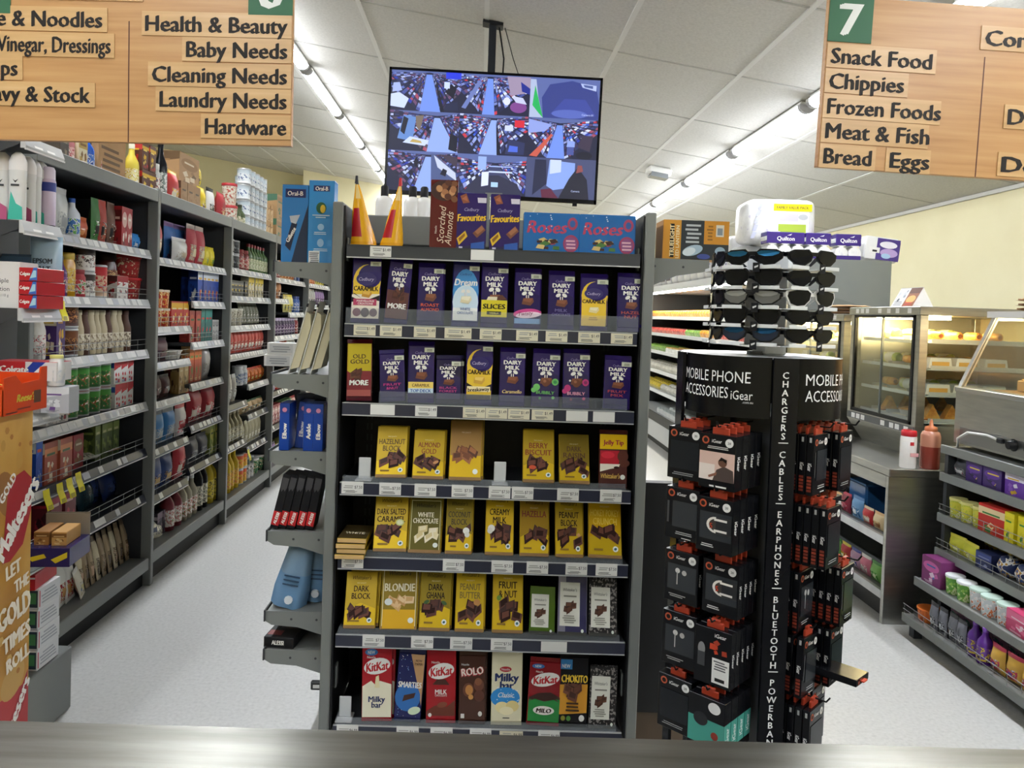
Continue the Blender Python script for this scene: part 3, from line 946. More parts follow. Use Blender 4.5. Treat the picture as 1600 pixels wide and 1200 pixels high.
M_lace = noisemat('black and silver lace print', [(0, '#1d1b1c'), (.52, '#2a2728'), (.56, '#8f8a86')], 120, 1, .5, interp='CONSTANT')
ROW6B = [(825, 867, 919, 986, small_art('#4c6a1e;g'), 'small green edged artisan block with white panel', 0, '#4c6a1e;g'),
         (869, 917, 899, 988, [('r', .25, .0, 1, 1, '#3d3c62;g')] + small_art('#8d8da6;f')[1:], 'silver and violet artisan block with white panel', 1, '#8d8da6;f'),
         (918, 964, 908, 990, small_art(M_lace), 'black lace pattern artisan block with white panel on the sixth shelf', 1, M_lace)]
for i, rows in ((3, ROW4), (4, ROW5), (5, ROW6)):
    for (a, b_, yt, yb, art_, words, more_, _) in rows:
        w, h = dims(i, a, b_, yt, yb + 2, .02, .3)
        K = block(w, h, .014, M_gold, art_, False)
        stock(K, i, a, b_, yt, yb, words, TL, None, w, h, .02 if a < 600 else (-.02 if a > 900 else 0), more_, .0)
w, h = dims(3, 933, 980, 660, 750)
K = block(w, h, .013, '#4a1d18;g', jelly, True)
stock(K, 3, 933, 980, 660, 752, 'yellow and dark red block reading jelly tip, right end of the fourth shelf', .12, None, w, h, 0, 0)
for (a, b_, yt, yb, art_, words, more_, base) in ROW6B:
    w, h = dims(5, a, b_, yt, yb + 2, .02, .25)
    K = block(w, h, .012, base, art_, False, bottom='#3a3a36')
    stock(K, 5, a, b_, yt, yb, words, .3, None, w, h, -.02, more_, .0)
# a pile of four lying flat at the left of shelf five
flat = MB().box(-.045, 0, 0, .045, .15, .014, M_gold, .002)
fl = MB().box(-.044, -.0008, .001, .044, .001, .013, '#d8b478')
ft = MB().box(-.044, .002, .0141, .044, .148, .0145, '#46391a')
ft.text('WHITE', Vector((0, .0, .0147)), Vector((1, 0, 0)), Vector((0, 1, 0)), 0, .06, .022, '#e9e0c2', .06, 0, .02)
K_flat = Kind('chocolate_block', flat, [('end_flap', fl), ('printed_face', ft)])
x = aty(550, 850, SY).x
for k, wd in enumerate(('lowest', 'second from the bottom', 'third from the bottom', 'topmost')):
    K_flat.put((x + (-.003, .002, 0, .003)[k], SY - .03 + .004 * (k % 2), LEV[4] + .003 + .0165 * k), .02 * (-1) ** k, 'gold block lying flat, %s in the left pile, fifth shelf' % wd, 'chocolate', 'pile of flat gold blocks')

# --- bottom row
kk = lambda y, s=1: [('e', .5, y, .46, .115, '#f4f2ee', .22), ('t', 'KitKat', .5, y, .13 * s, .8, '#c2141f', {'bold': .045, 'shear': .15, 'fit': True, 'ang': .12}), ('t', 'Nestle', .3, y + .13, .035, .3, Wh, {'bold': 0})]
kkmilky = [('r', 0, 0, 1, 1, '#b01723;g'), ('e', .3, .93, .22, .05, '#3a7fc0'), ('t', 'NEW', .3, .93, .05, .25, Wh)] + [('p', [(0, 0), (1, 0), (1, .47), (.6, .52), (.45, .46), (.3, .52), (0, .44)], '#f0ead0;g'), ('p', [(.42, .42), (.6, .42), (.56, .6), (.46, .58)], '#e9dcae')] + kk(.73) + [('t', 'Milky', .5, .26, .085, .6, '#1a2c5c', {'bold': .03}), ('t', 'bar', .5, .18, .085, .4, '#1a2c5c', {'bold': .03})]
smart = [('r', 0, 0, 1, 1, '#20265e;g'), ('dots', .02, .02, .98, .98, 60, .018, ['#e9eef6', '#7db0e0', '#4d74c0'], 4), ('p', [(.45, 1), (1, 1), (1, .2), (.85, .45)], '#c49a6c'), ('t', 'NOW', .78, .9, .04, .25, '#4a2c1a'), ('t', 'PAPER', .78, .85, .04, .3, '#4a2c1a'), ('e', .45, .32, .5, .22, '#2f6fb8'), ('t', 'SMARTIES', .5, .52, .095, .92, Wh, {'bold': .04, 'fit': True}), ('p', [(.25, .25), (.7, .32), (.75, .4), (.3, .35)], '#4a2a20'), ('e', .75, .12, .25, .06, '#d4e8c8', .3)]
kkmilk = [('r', 0, 0, 1, 1, '#a8141f;g')] + kk(.7) + [('p', [(.2, .5), (.35, .58), (.65, .58), (.8, .5)], '#4b2318'), ('t', 'MILK', .5, .4, .07, .42, Wh, {'bold': .02}), ('t', 'CHOCOLATE', .5, .345, .03, .42, Wh, {'bold': 0}), ('p', [(0, .12), (.3, .2), (.7, .18), (1, .28), (1, .05), (0, .05)], '#6e3322'), ('e', .55, .21, .18, .04, '#8a4a33', .2), ('e', .12, .06, .06, .03, Wh)]
rolo = [('r', 0, 0, 1, 1, '#4b2a1e;g'), ('t', 'ROLO', .5, .76, .13, .92, '#c2303a', {'bold': .1, 'fit': True, 'ang': .12}), ('t', 'ROLO', .5, .765, .12, .88, '#f1e8dd', {'bold': .035, 'fit': True, 'ang': .12}), ('t', 'Nestle', .22, .87, .035, .3, Wh, {'bold': 0})] + \
       [('e', .35, .47, .22, .11, '#6b3b27'), ('e', .38, .47, .15, .08, '#c98a4a'), ('e', .76, .55, .2, .1, '#6b3b27'), ('e', .74, .6, .14, .06, '#8a5638'), ('e', .78, .38, .2, .09, '#5b2f20'), ('e', .45, .36, .1, .04, '#d69a54'), ('r', .06, .03, .2, .1, '#e8e4dc'), ('e', .82, .1, .08, .04, '#e8e4dc')]
milky = [('r', 0, 0, 1, 1, '#e9e3c3;g'), ('e', .45, .75, .2, .04, '#b5252f'), ('t', 'Nestle', .45, .75, .035, .3, Wh, {'bold': 0}), ('t', 'Milky', .5, .635, .12, .82, '#172a60', {'bold': .045, 'fit': True}), ('t', 'bar', .5, .52, .12, .48, '#172a60', {'bold': .045, 'fit': True}), ('e', .45, .34, .5, .15, '#2d8fd8'), ('t', 'Classic', .48, .38, .075, .55, Wh, {'shear': .3}), ('dots', .05, .25, .95, .5, 24, .02, ['#f0f4f8'], 9), ('e', .35, .2, .24, .08, '#efe2a8'), ('e', .7, .22, .22, .08, '#e6d48e'), ('e', .5, .15, .24, .06, '#f5ecc4'), ('bars', .3, .04, .7, .07, 1, '#5b5b50', 2)]
kkmilo = [('r', 0, 0, 1, 1, '#8e131d;g'), ('e', .25, .93, .2, .04, '#2f6fb8'), ('t', 'NEW', .25, .93, .04, .2, Wh)] + kk(.71) + [('p', [(0, .4), (.3, .48), (.7, .5), (1, .42), (1, .36), (0, .34)], '#3c1c14'), ('p', [(0, 0), (1, 0), (1, .38), (.5, .43), (0, .36)], '#1f8a3c;g'), ('p', [(.0, .33), (.25, .44), (.75, .44), (1, .33), (.8, .38), (.5, .34), (.2, .38)], '#3c1c14'), ('e', .5, .19, .34, .075, '#f2f0ea'), ('t', 'MILO', .5, .19, .075, .5, '#2d1a12', {'bold': .05, 'fit': True, 'shear': .15})]
choki = [('r', 0, 0, 1, 1, '#1d1c1f;g'), ('p', [(0, .12), (1, .16), (1, .6), (0, .58)], '#d99a2c'), ('r', .0, .82, .42, .97, '#2f7fc0'), ('t', 'NEW', .2, .87, .06, .3, Wh), ('t', 'CHOKITO', .52, .68, .12, .96, '#f0c93c', {'bold': .05, 'fit': True})] + chocblocks(.5, .48, .3, 61, 6, ('#5b3324', '#6e4230', '#44241a', '#7d4f3a')) + [('bars', .15, .18, .85, .34, 3, '#3a2210', 5), ('e', .15, .07, .08, .04, '#8a8a2a'), ('e', .35, .07, .08, .04, '#4f8a3a'), ('e', .82, .08, .1, .05, '#e9e9e6')]
ROW7 = [(564, 614, 1009, 1119, kkmilky, 'red block with cream lower half and milky bar name, left of the bottom shelf', 1, .03, '#a8141f;g', True, False),
        (614, 658, 1018, 1120, smart, 'leaning dark blue dotted block with a brown paper corner', 0, -.05, '#20265e;g', True, False),
        (664, 713, 1011, 1121, kkmilk, 'all red block with white oval and MILK beneath it', 0, .02, '#a8141f;g', True, False),
        (715, 759, 1018, 1122, rolo, 'brown block with red and white outlined name and caramel cups', 1, .02, '#4b2a1e;g', True, False),
        (765, 816, 1010, 1125, milky, 'tall cream block with dark blue milky bar name', 0, .01, '#e9e3c3;g', True, False),
        (820, 874, 1025, 1126, kkmilo, 'red block with white oval and green lower third', 0, -.04, '#8e131d;g', True, False),
        (869, 917, 1016, 1127, choki, 'black block with yellow name and orange middle band', 0, -.02, '#1d1c1f;g', True, False)]
for (a, b_, yt, yb, art_, words, more_, roll, film, cr, st) in ROW7:
    w, h = dims(6, a, b_, yt, 1129, .02, .1)
    K = block(w, h, .012, film, art_, True)
    stock(K, 6, a, b_, yt, 1129, words, .1, None, w, h, roll, more_)
w, h = dims(6, 917, 962, 1034, 1129)
K = block(w, h, .012, M_lace, small_art(M_lace), False, bottom='#3a3a36')
stock(K, 6, 917, 962, 1034, 1129, 'black lace pattern artisan block with white panel, right end of the bottom shelf', .1, None, w, h, -.02, 0)
# ============================================================ TOP OF THE CENTRE STAND
def topx(x0, x1, y=385, Y=SY + .05):
    return aty((x0 + x1) / 2, y, Y).x


def size(x0, x1, y0, y1, Y):
    k = Y / FPX
    return (x1 - x0) * k, (y1 - y0) * k


# two cone bags
for (x0, x1, y0, y1, flip, lab) in ((547, 588, 272, 377, 1, 'yellow and red cone-shaped sweet bag with a black tip'), (592, 628, 275, 379, -1, 'yellow and red cone-shaped sweet bag with a red tip, beside the black-tipped one')):
    w, h = size(x0, x1, y0, y1, SY + .03)
    m = MB()
    tip = '#2a2a33' if flip == 1 else '#c8202c'

    def cf(u, v, f, flip=flip, tip=tip):
        if v > .92: return tip
        if v < .08: return '#e3a416;g'
        if v > .74 and .2 < u < .8: return '#efd28a'
        if abs(u - (.22 if flip == 1 else .25)) < .16 and .15 < v < .6: return '#b51d2b;g'
        return '#eeb01c;g'
    n = 12
    vs, fs, ms = [], [], []
    NV = 14
    for j in range(NV + 1):
        v = j / NV
        rad = (1 - v) ** .85 * .5 + .015
        if v < .1: rad = .5
        for i in range(n):
            a = 2 * PI * i / n
            k = 1 + .05 * math.sin(5 * a + 9 * v)
            sh = flip * (-.38 * v) * w * .9
            vs.append((math.cos(a) * rad * w * k + sh, math.sin(a) * rad * w * .55 * k, v * h))
    for j in range(NV):
        for i in range(n):
            fs.append((j * n + i, j * n + (i + 1) % n, (j + 1) * n + (i + 1) % n, (j + 1) * n + i))
            aa = (i + .5) / n
            ms.append(cf((1 + math.cos(2 * PI * aa)) / 2, (j + .5) / NV, True))
    m.add(vs, fs, ms, True)
    m.add(vs[:n], [tuple(range(n))[::-1]], '#e3a416')
    t = MB().lathe([(.006, h - .012), (.004, h + .012)], tip, 6, (-flip * .38 * w * .9, 0, 0))
    f = MB().box(-w * .5, -w * .3, 0, w * .5, w * .28, .006, '#e8ab1a;g', .002)
    K = Kind('sweet_cone_bag', m, [('twisted_tip', t), ('base_pad', f)])
    o = K.put((topx(x0, x1), SY + .06, LEV[0] + .0005), .0, lab, 'sweets')

# tall dark red box, two purple boxes, two blue boxes
def carton(name, w, h, d, base, items, side=None, lid=None):
    m = MB().box(-w / 2, -d / 2, 0, w / 2, d / 2, h, base, .0012)
    m.art((-w / 2, -d / 2, 0), (w, 0, 0), (0, 0, h), items)
    if side:
        m.art((w / 2, -d / 2, 0), (0, d, 0), (0, 0, h), side)
        m.art((-w / 2, d / 2, 0), (0, -d, 0), (0, 0, h), side)
    f = MB().box(-w / 2 + .002, -d / 2 + .001, h, w / 2 - .002, d / 2 - .001, h + .001, lid or base)
    return Kind(name, m, [('top_flap', f)])


nuts = [('e', .5, .85, .5, .15, '#3b1712')]
rn = random.Random(3)
for k in range(16):
    nuts.append(('e', rn.uniform(.1, .9), rn.uniform(.72, .98), .13, .045, rn.choice(['#7b4a2c', '#a9714a', '#5b2f1f', '#c79263', '#401a12']), rn.uniform(0, 3)))
w, h = size(671, 713, 277, 383, SY + .06)
K = carton('chocolate_box', w, h, .05, '#5e1216;g', nuts + [('t', 'Scorched', .42, .36, .26, .56, '#e9c9b4', {'ang': PI / 2 - .05, 'shear': .3, 'bold': 0, 'vert': 1}), ('t', 'Almonds', .7, .3, .26, .5, '#e9c9b4', {'ang': PI / 2 - .05, 'shear': .3, 'bold': 0, 'vert': 1}), ('t', 'Nestle', .22, .28, .08, .12, '#f0e0d4', {'ang': PI / 2, 'bold': 0, 'vert': 1}), ('r', .8, .0, .95, .02, '#c94a3a')])
K.put((topx(671, 713), SY + .065, LEV[0] + .0005), 0, 'tall dark red box of scorched almonds standing before the television', 'chocolate box')
fav = [('p', [(0, 0), (1, 0), (1, .12), (0, .05)], '#1a0f45'), ('p', [(.1, .95), (.3, 1), (.42, .84), (.2, .82)], '#8c4a30'), ('p', [(.15, .9), (.3, .96), (.36, .86)], '#b5694a'), ('p', [(.68, .93), (.98, .93), (.98, .84), (.7, .84)], '#d9d4e4'), ('t', 'Cadbury', .5, .72, .06, .5, '#a99fd0', {'shear': .3, 'bold': 0}), ('t', 'Favourites', .5, .58, .13, .96, '#f2c21f', {'bold': .04, 'fit': True, 'shear': .1, 'ang': .05}),
       ('p', [(.55, .3), (.85, .45), (.98, .36), (.7, .22)], '#7a4630'), ('p', [(.62, .33), (.85, .44), (.93, .38), (.72, .28)], '#a56b4a'), ('p', [(.02, .2), (.3, .34), (.38, .24), (.1, .08)], '#e3b92a'), ('p', [(.08, .2), (.28, .3), (.3, .25), (.12, .14)], '#8a5a12'), ('p', [(.5, 0), (.5, .12), (.95, .16), (.95, 0)], '#2a5ab0'), ('r', .1, .02, .22, .06, '#cfc9e4')]
w, h = size(713, 759, 298, 385, SY + .06)
K = carton('chocolate_box', w, h, .06, '#281463;g', fav)
K.put((topx(713, 758), SY + .07, LEV[0] + .0005), 0, 'purple favourites box touching the tall dark red box', 'chocolate box')
K.put((topx(763, 811), SY + .07, LEV[0] + .0005), .03, 'purple favourites box beside the blue boxes', 'chocolate box')
rose = [('t', 'Roses', .42, .66, .32, .72, '#b83a5c', {'shear': .2, 'bold': .03, 'fit': True}), ('e', .87, .75, .09, .16, '#a83a5c'), ('e', .87, .75, .05, .09, '#2a5aa0'), ('e', .85, .25, .14, .22, '#a03860'), ('e', .85, .25, .11, .17, '#8a4a80'), ('bars', .76, .12, .94, .38, 3, '#e5b6c4', 4), ('blob', .45, .22, .17, .1, 12, ['#c9a24a', '#5b2c1a', '#8e3a5a', '#d8c07a', '#3a1c12', '#4a7a3a'], 3), ('dots', .02, .6, .98, .98, 9, .012, ['#cfe3f4'], 8)]
w, h = size(818, 905, 328, 389, SY + .06)
K = carton('chocolate_box', w, h, .05, '#1667b0;g', rose)
K.put((topx(817, 904), SY + .065, LEV[0] + .0005), 0, 'blue roses box beside the purple boxes', 'chocolate box')
K.put((topx(907, 988), SY + .065, LEV[0] + .0005), 0, 'blue roses box at the right end of the top shelf', 'chocolate box')

# ============================================================ DOUBLE SHELVING BEHIND THE END STAND
M_bracket = M_grey
spine = empty('centre_shelving', (.03, 2.74, 0), 0, 'grey double-sided shelving run behind the end stand, its side shelves showing bracket ends', 'shelving')
obj('back_panel', MB().box(-.03, 0, .1, .03, 3.6, 1.90, M_grey), spine)
obj('plinth', MB().box(-.40, .0, 0, .40, 3.6, .1, M_dgrey), spine)
obj('shelf', MB().box(-.40, .0, .1, .40, 3.6, .15, M_grey), spine)
obj('shelf', MB().box(-.43, .0, 1.72, .43, 3.6, 1.74, M_grey), spine)
# side wings fixed to the stand's side frames
LW = [1.609, 1.257, 1.014, .759, .503, .379]
for i, z in enumerate(LW):
    m = MB().box(-.68, -.32, z - .012, -.472, .50, z, M_grey, .002)
    so = obj('side_shelf', m, spine)
    for yy in (-.32, .498):
        br = MB().prism([(-.472, z + .004), (-.472, z - .075), (-.50, z - .07), (-.58, z - .047), (-.662, z - .042), (-.682, z - .03), (-.682, z + .002)], yy - .004, yy, M_grey)
        for hx in (-.52, -.60):
            br.rod((hx, yy - .0045, z - .022), (hx, yy - .003, z - .022), .004, '#3a3c3e', 8)
        obj('bracket', br, so)
    lip = MB().box(-.686, -.33, z - .03, -.682, .50, z + .006, M_dgrey)
    obj('front_lip', lip, so)
# right wing: one high shelf
for z in (1.66,):
    so = obj('side_shelf', MB().box(.472, -.32, z - .012, .68, .50, z, M_grey, .002), spine)
    br = MB().prism([(.472, z + .004), (.682, z + .002), (.682, z - .03), (.662, z - .036), (.58, z - .05), (.50, z - .085), (.472, z - .09)], -.324, -.32, M_grey)
    for hx in (.51, .60):
        br.rod((hx, -.3245, z - .022), (hx, -.323, z - .022), .004, '#3a3c3e', 8)
    obj('bracket', br, so)
tag_clip = MB().box(-.53, -.34, .262, -.495, -.325, .29, '#2e3032', .003)
tag_clip.box(-.522, -.342, .27, -.502, -.34, .28, '#e2e2e0')
obj('ticket_clip', tag_clip, spine)

# bottles and small boxes on the top shelf of that run, seen over the end stand
bt = MB().lathe([(.028, 0), (.03, .01), (.03, .12), (.024, .135), (.012, .14)], ['#e9e9e6;g'] * 4, 14)
cp = MB().lathe([(.013, .14), (.013, .17), (.009, .175)], '#1d1d20', 12)
K = Kind('white_bottle', bt, [('cap', cp)])
for px, lab in ((600, 'white bottle between the two yellow cone bags'), (644, 'white bottle with a black cap behind the top shelf, left of the dark red box'), (662, 'white bottle with a black cap half hidden by the dark red box')):
    K.put((aty(px, 340, 2.92).x, 2.92, 1.74), 0, lab, 'bottle', None, (1.15, 1.15, 1.15))

# ---- goods on the left wing
def on_wing(px, py0, py1, z, Y):
    return aty(px, py0, Y).x


blue = '#2f7fc8;g'
w, h = .082, .245
it = [('r', 0, 0, 1, 1, blue), ('r', .12, .84, .9, .95, '#1d2d66'), ('t', 'Oral-B', .5, .895, .06, .6, Wh, {'bold': .02, 'fit': True}), ('p', [(.4, 0), (1, 0), (1, .75), (.62, .3)], '#152a4a'), ('p', [(.15, .22), (.35, .15), (.6, .5), (.42, .56)], '#16233f'), ('t', 'Gillette', .36, .36, .15, .32, Wh, {'ang': 1.1, 'bold': .04, 'vert': 1}), ('p', [(.3, .6), (.7, .62), (.55, .5), (.35, .52)], '#b9c2cc')]
m = MB().box(-w / 2, -.03, 0, w / 2, .03, h, blue, .0015).art((-w / 2, -.03, 0), (w, 0, 0), (0, 0, h), it)
Kind('toothbrush_box', m, [('top_flap', MB().box(-w / 2, -.028, h, w / 2, .028, h + .0015, '#2768a8'))]).put((aty(462, 405, 2.47).x, 2.475, 1.611), 0, 'blue boxed electric toothbrush with dark handle pictured, left on the top wing shelf', 'toothbrush box')
it = [('r', 0, 0, 1, 1, '#3490d8;g'), ('r', .18, .87, .82, .94, '#1d2d66'), ('t', 'Oral-B', .5, .905, .05, .5, Wh, {'bold': .02, 'fit': True}), ('e', .5, .67, .2, .07, '#1f5a3a'), ('e', .56, .66, .1, .05, '#d9b93a'), ('e', .5, .44, .13, .04, '#9cc9ee'), ('e', .5, .25, .13, .05, '#9cc9ee'), ('bars', .15, .55, .85, .6, 2, '#bfe0f6', 2), ('bars', .2, .35, .8, .39, 2, '#bfe0f6', 3), ('bars', .2, .15, .8, .19, 2, '#bfe0f6', 4), ('r', .05, 0, .48, .15, '#e6eaee'), ('bars', .08, .01, .46, .14, 6, '#5a626c', 7)]
m = MB().box(-.04, -.03, 0, .04, .03, .262, '#3490d8;g', .0015).art((-.04, -.03, 0), (.08, 0, 0), (0, 0, .262), it)
Kind('toothbrush_box', m, [('top_flap', MB().box(-.04, -.028, .262, .04, .028, .2635, '#dfe6ea'))]).put((aty(504, 405, 2.47).x - .003, 2.475, 1.611), 0, 'blue boxed toothbrush seen from its side beside the grey stand frame', 'toothbrush box')
# blister packs leaning on the second wing shelf
M_cream = noisemat('cream plastic', [(.3, '#cdc5a6'), (.7, '#d8d0b3')], 8, 2, .4)
for k, px in enumerate((458, 474, 492)):
    cd = MB().box(-.0015, -.05, 0, .0015, .05, .24, '#d9d9d4', .0005)
    cd.art((-.0015, .05, 0), (0, -.1, 0), (0, 0, .24), [('bars', .1, .1, .9, .6, 9, '#7f8c98', k)])
    bl = MB()
    bl.prism([(.0015, .015), (.026, .03), (.027, .16), (.015, .2), (.0015, .205)], -.045, .045, M_cream)
    hl = MB().rod((-.002, -.0505, .226), (.002, -.0505, .226), .006, '#2d2d2d', 8)
    K = Kind('blister_pack', cd, [('moulded_tray', bl), ('hang_hole', hl)])
    x = aty(px, 582, 2.47).x
    K.put((x - .005, 2.475, 1.259), (0, .25, 0), ('cream blister pack on the second wing shelf, outermost of the leaning row', 'cream blister pack in the middle of the leaning row', 'cream blister pack in the leaning row, nearest the grey stand frame')[k], 'blister pack', 'leaning cream blister packs')
# white cartons poking out on the shelf behind them
for k, (z, lab) in enumerate(((0, 'white carton with grey panel, lower of the two beside the blister packs'), (.042, 'white carton with grey panel, upper of the two beside the blister packs'))):
    m = MB().box(-.1, -.03, 0, .1, .03, .041, '#e4e5e6', .001)
    m.art((-.1, -.03, 0), (.2, 0, 0), (0, 0, .041), [('r', .04, .12, .45, .88, '#cfd2d6'), ('bars', .06, .2, .43, .8, 3, '#9aa0a8', k), ('r', .52, .1, .96, .9, '#d6d8db')])
    Kind('white_carton', m, [('end_flap', MB().box(-.101, -.029, .001, -.1, .029, .04, '#d4d6d8'))]).put((aty(452, 545, 2.72).x + .01 + .01 * k, 2.76, 1.259 + z), 0, lab, 'carton', 'white cartons beside the blister packs')
# blue support boxes
for k, (px, t, yy, rot) in enumerate(((447, 'Elbow', 0, 0), (465, 'Elbow', .05, .09), (484, 'Ankle', 0, 0), (499, 'Elbow', 0, 0))):
    m = MB().box(-.0155, -.045, 0, .0155, .045, .148, '#1846a6;g', .001)
    m.art((-.0155, -.045, 0), (.031, 0, 0), (0, 0, .148), [('r', 0, .8, 1, 1, '#1a3f92'), ('e', .5, .87, .24, .05, '#d98aa8'), ('t', t, .52, .42, .45, .34, Wh, {'ang': PI / 2, 'bold': .05, 'vert': 1, 'fit': True})])
    m.art((-.0155, .045, 0), (0, -.09, 0), (0, 0, .148), [('r', .0, .0, 1, .6, '#e5e8ee')])
    K = Kind('support_box', m, [('top_flap', MB().box(-.015, -.044, .148, .015, .044, .1495, '#16388a'))])
    x = aty(px, 700, 2.46).x
    K.put((x, 2.475 + yy, 1.016), (0, rot, 0), ('blue elbow support box, outermost on the third wing shelf', 'blue elbow support box leaning behind the outermost one', 'blue ankle support box on the third wing shelf', 'blue elbow support box tucked against the grey stand frame')[k], 'support box', None)
m = MB().box(-.05, -.03, 0, .05, .03, .16, '#16233f;g', .001)
Kind('dark_box', m, [('top_flap', MB().box(-.049, -.029, .16, .049, .029, .1612, '#1d2c4c'))]).put((aty(485, 690, 2.6).x, 2.63, 1.016), 0, 'dark navy box behind the blue ankle box', 'box')
# black and red boxes leaning on the fourth wing shelf
for k, px in enumerate((430, 442, 456, 470, 484)):
    m = MB().box(-.0125, -.04, 0, .0125, .04, .175, '#1c1c1f', .001)
    m.art((-.0125, -.04, 0), (.025, 0, 0), (0, 0, .175), [('r', 0, .06, 1, .32, '#c81f25'), ('t', 'ALESSI', .5, .19, .4, .22, Wh, {'ang': PI / 2 - .12, 'bold': .05, 'vert': 1, 'fit': True}), ('p', [(.1, .95), (.9, .95), (.9, .78), (.7, .7), (.5, .74), (.3, .68), (.1, .76)], '#46464a')])
    K = Kind('black_red_box', m, [('top_flap', MB().box(-.012, -.039, .175, .012, .039, .176, '#2a2a2d'))])
    x = aty(px + 2, 826, 2.47).x
    K.put((x, 2.475 + .004 * (k % 2), .7645), (0, .22 - .012 * k, 0), '%s black box with red foot band in the row leaning on the fourth wing shelf' % ('leftmost', 'second', 'middle', 'fourth', 'rightmost')[k], 'box', 'leaning black and red boxes')
# light blue refill bags
for k, (px, s, lab) in enumerate(((453, 1.0, 'pale blue plastic bag, larger one at the outer end of the fifth wing shelf'), (490, .74, 'pale blue plastic bag against the grey stand frame on the fifth wing shelf'))):
    m = MB().pillow(.115 * s, .215, .085 * s, lambda u, v, f: ('#7f9db8;g' if v > .5 else '#6f97bd;g'), 8, 12, .03, .004, k, 0, True)
    m.v = [(x * (1 - .5 * max(0, z / .215 - .25)), y, z) for x, y, z in m.v]
    lb = MB()
    for q in range(3):
        lb.box(-.03, -.047 * s - .001, .075 + q * .014, .02, -.045 * s, .079 + q * .014, '#2f4a66')
    sp = MB().lathe([(.012, 0), (.014, .004), (.012, .012)], '#e4eaf0', 10, (0, 0, 0))
    for i in range(len(sp.v)):
        a = sp.v[i]; sp.v[i] = (a[0] + .0, -a[2] - .0445 * s, a[1] + .03)
    K = Kind('refill_bag', m, [('printed_words', lb), ('spout_cap', sp)])
    K.put((aty(px, 945, 2.5).x, 2.48 + .05 * k, .507), (0, .2 if k == 0 else .05, .1), lab, 'bag')
m = MB().box(-.05, -.09, 0, .05, .09, .034, '#1b1b1d', .002)
m.art((-.05, -.09, 0), (.1, 0, 0), (0, 0, .034), [('t', 'ALESSI', .46, .5, .42, .4, Wh, {'bold': .05, 'fit': True})])
m.art((-.05, -.09, .034), (.1, 0, 0), (0, .18, 0), [('r', .05, .1, .5, .3, '#7d2a26'), ('r', .3, .4, .9, .9, '#2f2f33')])
Kind('black_box', m, [('front_flap', MB().box(-.049, -.0912, .001, .049, -.09, .003, '#2a2a2d'))]).put((aty(448, 1010, 2.5).x, 2.52, .381), -.1, 'flat black box lying on the lowest wing shelf', 'box')

# yellow and black lantern box on the right wing
w, h = .208, .123
it = [('r', 0, 0, .27, 1, '#dc9a2c'), ('r', .27, 0, 1, 1, '#232c33'), ('r', .62, .4, 1, 1, '#d9962a'), ('r', .1, .04, .165, .9, '#1f1d1a'), ('t', 'TRUELIGHT', .132, .47, .07, .82, '#f0dca8', {'ang': PI / 2, 'bold': .04, 'vert': 1, 'fit': True}), ('t', 'LED LANTERN', .215, .44, .055, .84, '#f3e2b0', {'ang': PI / 2, 'bold': .03, 'vert': 1, 'fit': True}), ('r', .8, .6, .92, .9, '#e6e2d4'), ('r', .82, .64, .9, .82, '#8c9aa6'), ('bars', .33, .42, .58, .95, 5, '#b9c2c8', 3), ('bars', .66, .5, .77, .92, 5, '#9c6a1a', 5),
      ('e', .45, .23, .16, .13, '#a9c3d6', .3), ('e', .4, .2, .1, .1, '#dce9f2', .3), ('e', .87, .22, .08, .12, '#9db8cc'), ('e', .62, .08, .1, .07, '#3d4f9c')]
m = MB().box(-w / 2, -.05, 0, w / 2, .05, h, '#d9962a', .001).art((-w / 2, -.05, 0), (w, 0, 0), (0, 0, h), it)
Kind('lantern_box', m, [('side_panel', MB().box(-w / 2 - .0012, -.049, .001, -w / 2, .049, h - .001, '#b7834a'))]).put((aty(1085, 370, 2.45).x, 2.48, 1.664), .0, 'orange and black lantern box on the upper right wing shelf', 'box')

# ============================================================ TELEVISION
TVY = 5.2
tl_, tr_, bl_, br_ = aty(609, 104, TVY), aty(942, 122, TVY), aty(601, 302, TVY), aty(930, 322, TVY)
ctr = (tl_ + tr_ + bl_ + br_) / 4
tw, th = (tr_ - tl_).length, (tl_ - bl_).length
tv = empty('television', ctr, 0, 'large flat television showing nine security camera views, hanging from the ceiling', 'television')
tv.rotation_euler = (.0, math.atan2(-(tr_ - tl_).z, (tr_ - tl_).x), 0)
f = MB()
bz = .017
for (x0, z0, x1, z1) in ((-tw / 2, -th / 2, tw / 2, -th / 2 + .028), (-tw / 2, th / 2 - bz, tw / 2, th / 2), (-tw / 2, -th / 2, -tw / 2 + bz, th / 2), (tw / 2 - bz, -th / 2, tw / 2, th / 2)):
    f.box(x0, -.012, z0, x1, .012, z1, '#0c0c10;g', .002)
obj('bezel', f, tv)
obj('rear_cover', MB().box(-tw / 2 + .01, .013, -th / 2 + .01, tw / 2 - .01, .05, th / 2 - .01, '#141416', .01), tv)
obj('sensor', MB().box(tw / 2 - .16, -.008, -th / 2 - .018, tw / 2 - .13, .008, -th / 2, '#0c0c10'), tv)
sw, sh_ = tw - 2 * bz, th - bz - .028
scr = MB()
EB = 1.0


def e_(h):
    return h + ';e1.05'


SX0, SZ0 = -tw / 2 + bz, -th / 2 + .028
scr.add([(SX0, -.006, SZ0), (SX0 + sw, -.006, SZ0), (SX0 + sw, -.006, SZ0 + sh_), (SX0, -.006, SZ0 + sh_)], [(0, 1, 2, 3)], e_('#10142e'))
IT = []
cw, ch_ = 1 / 3, 1 / 3


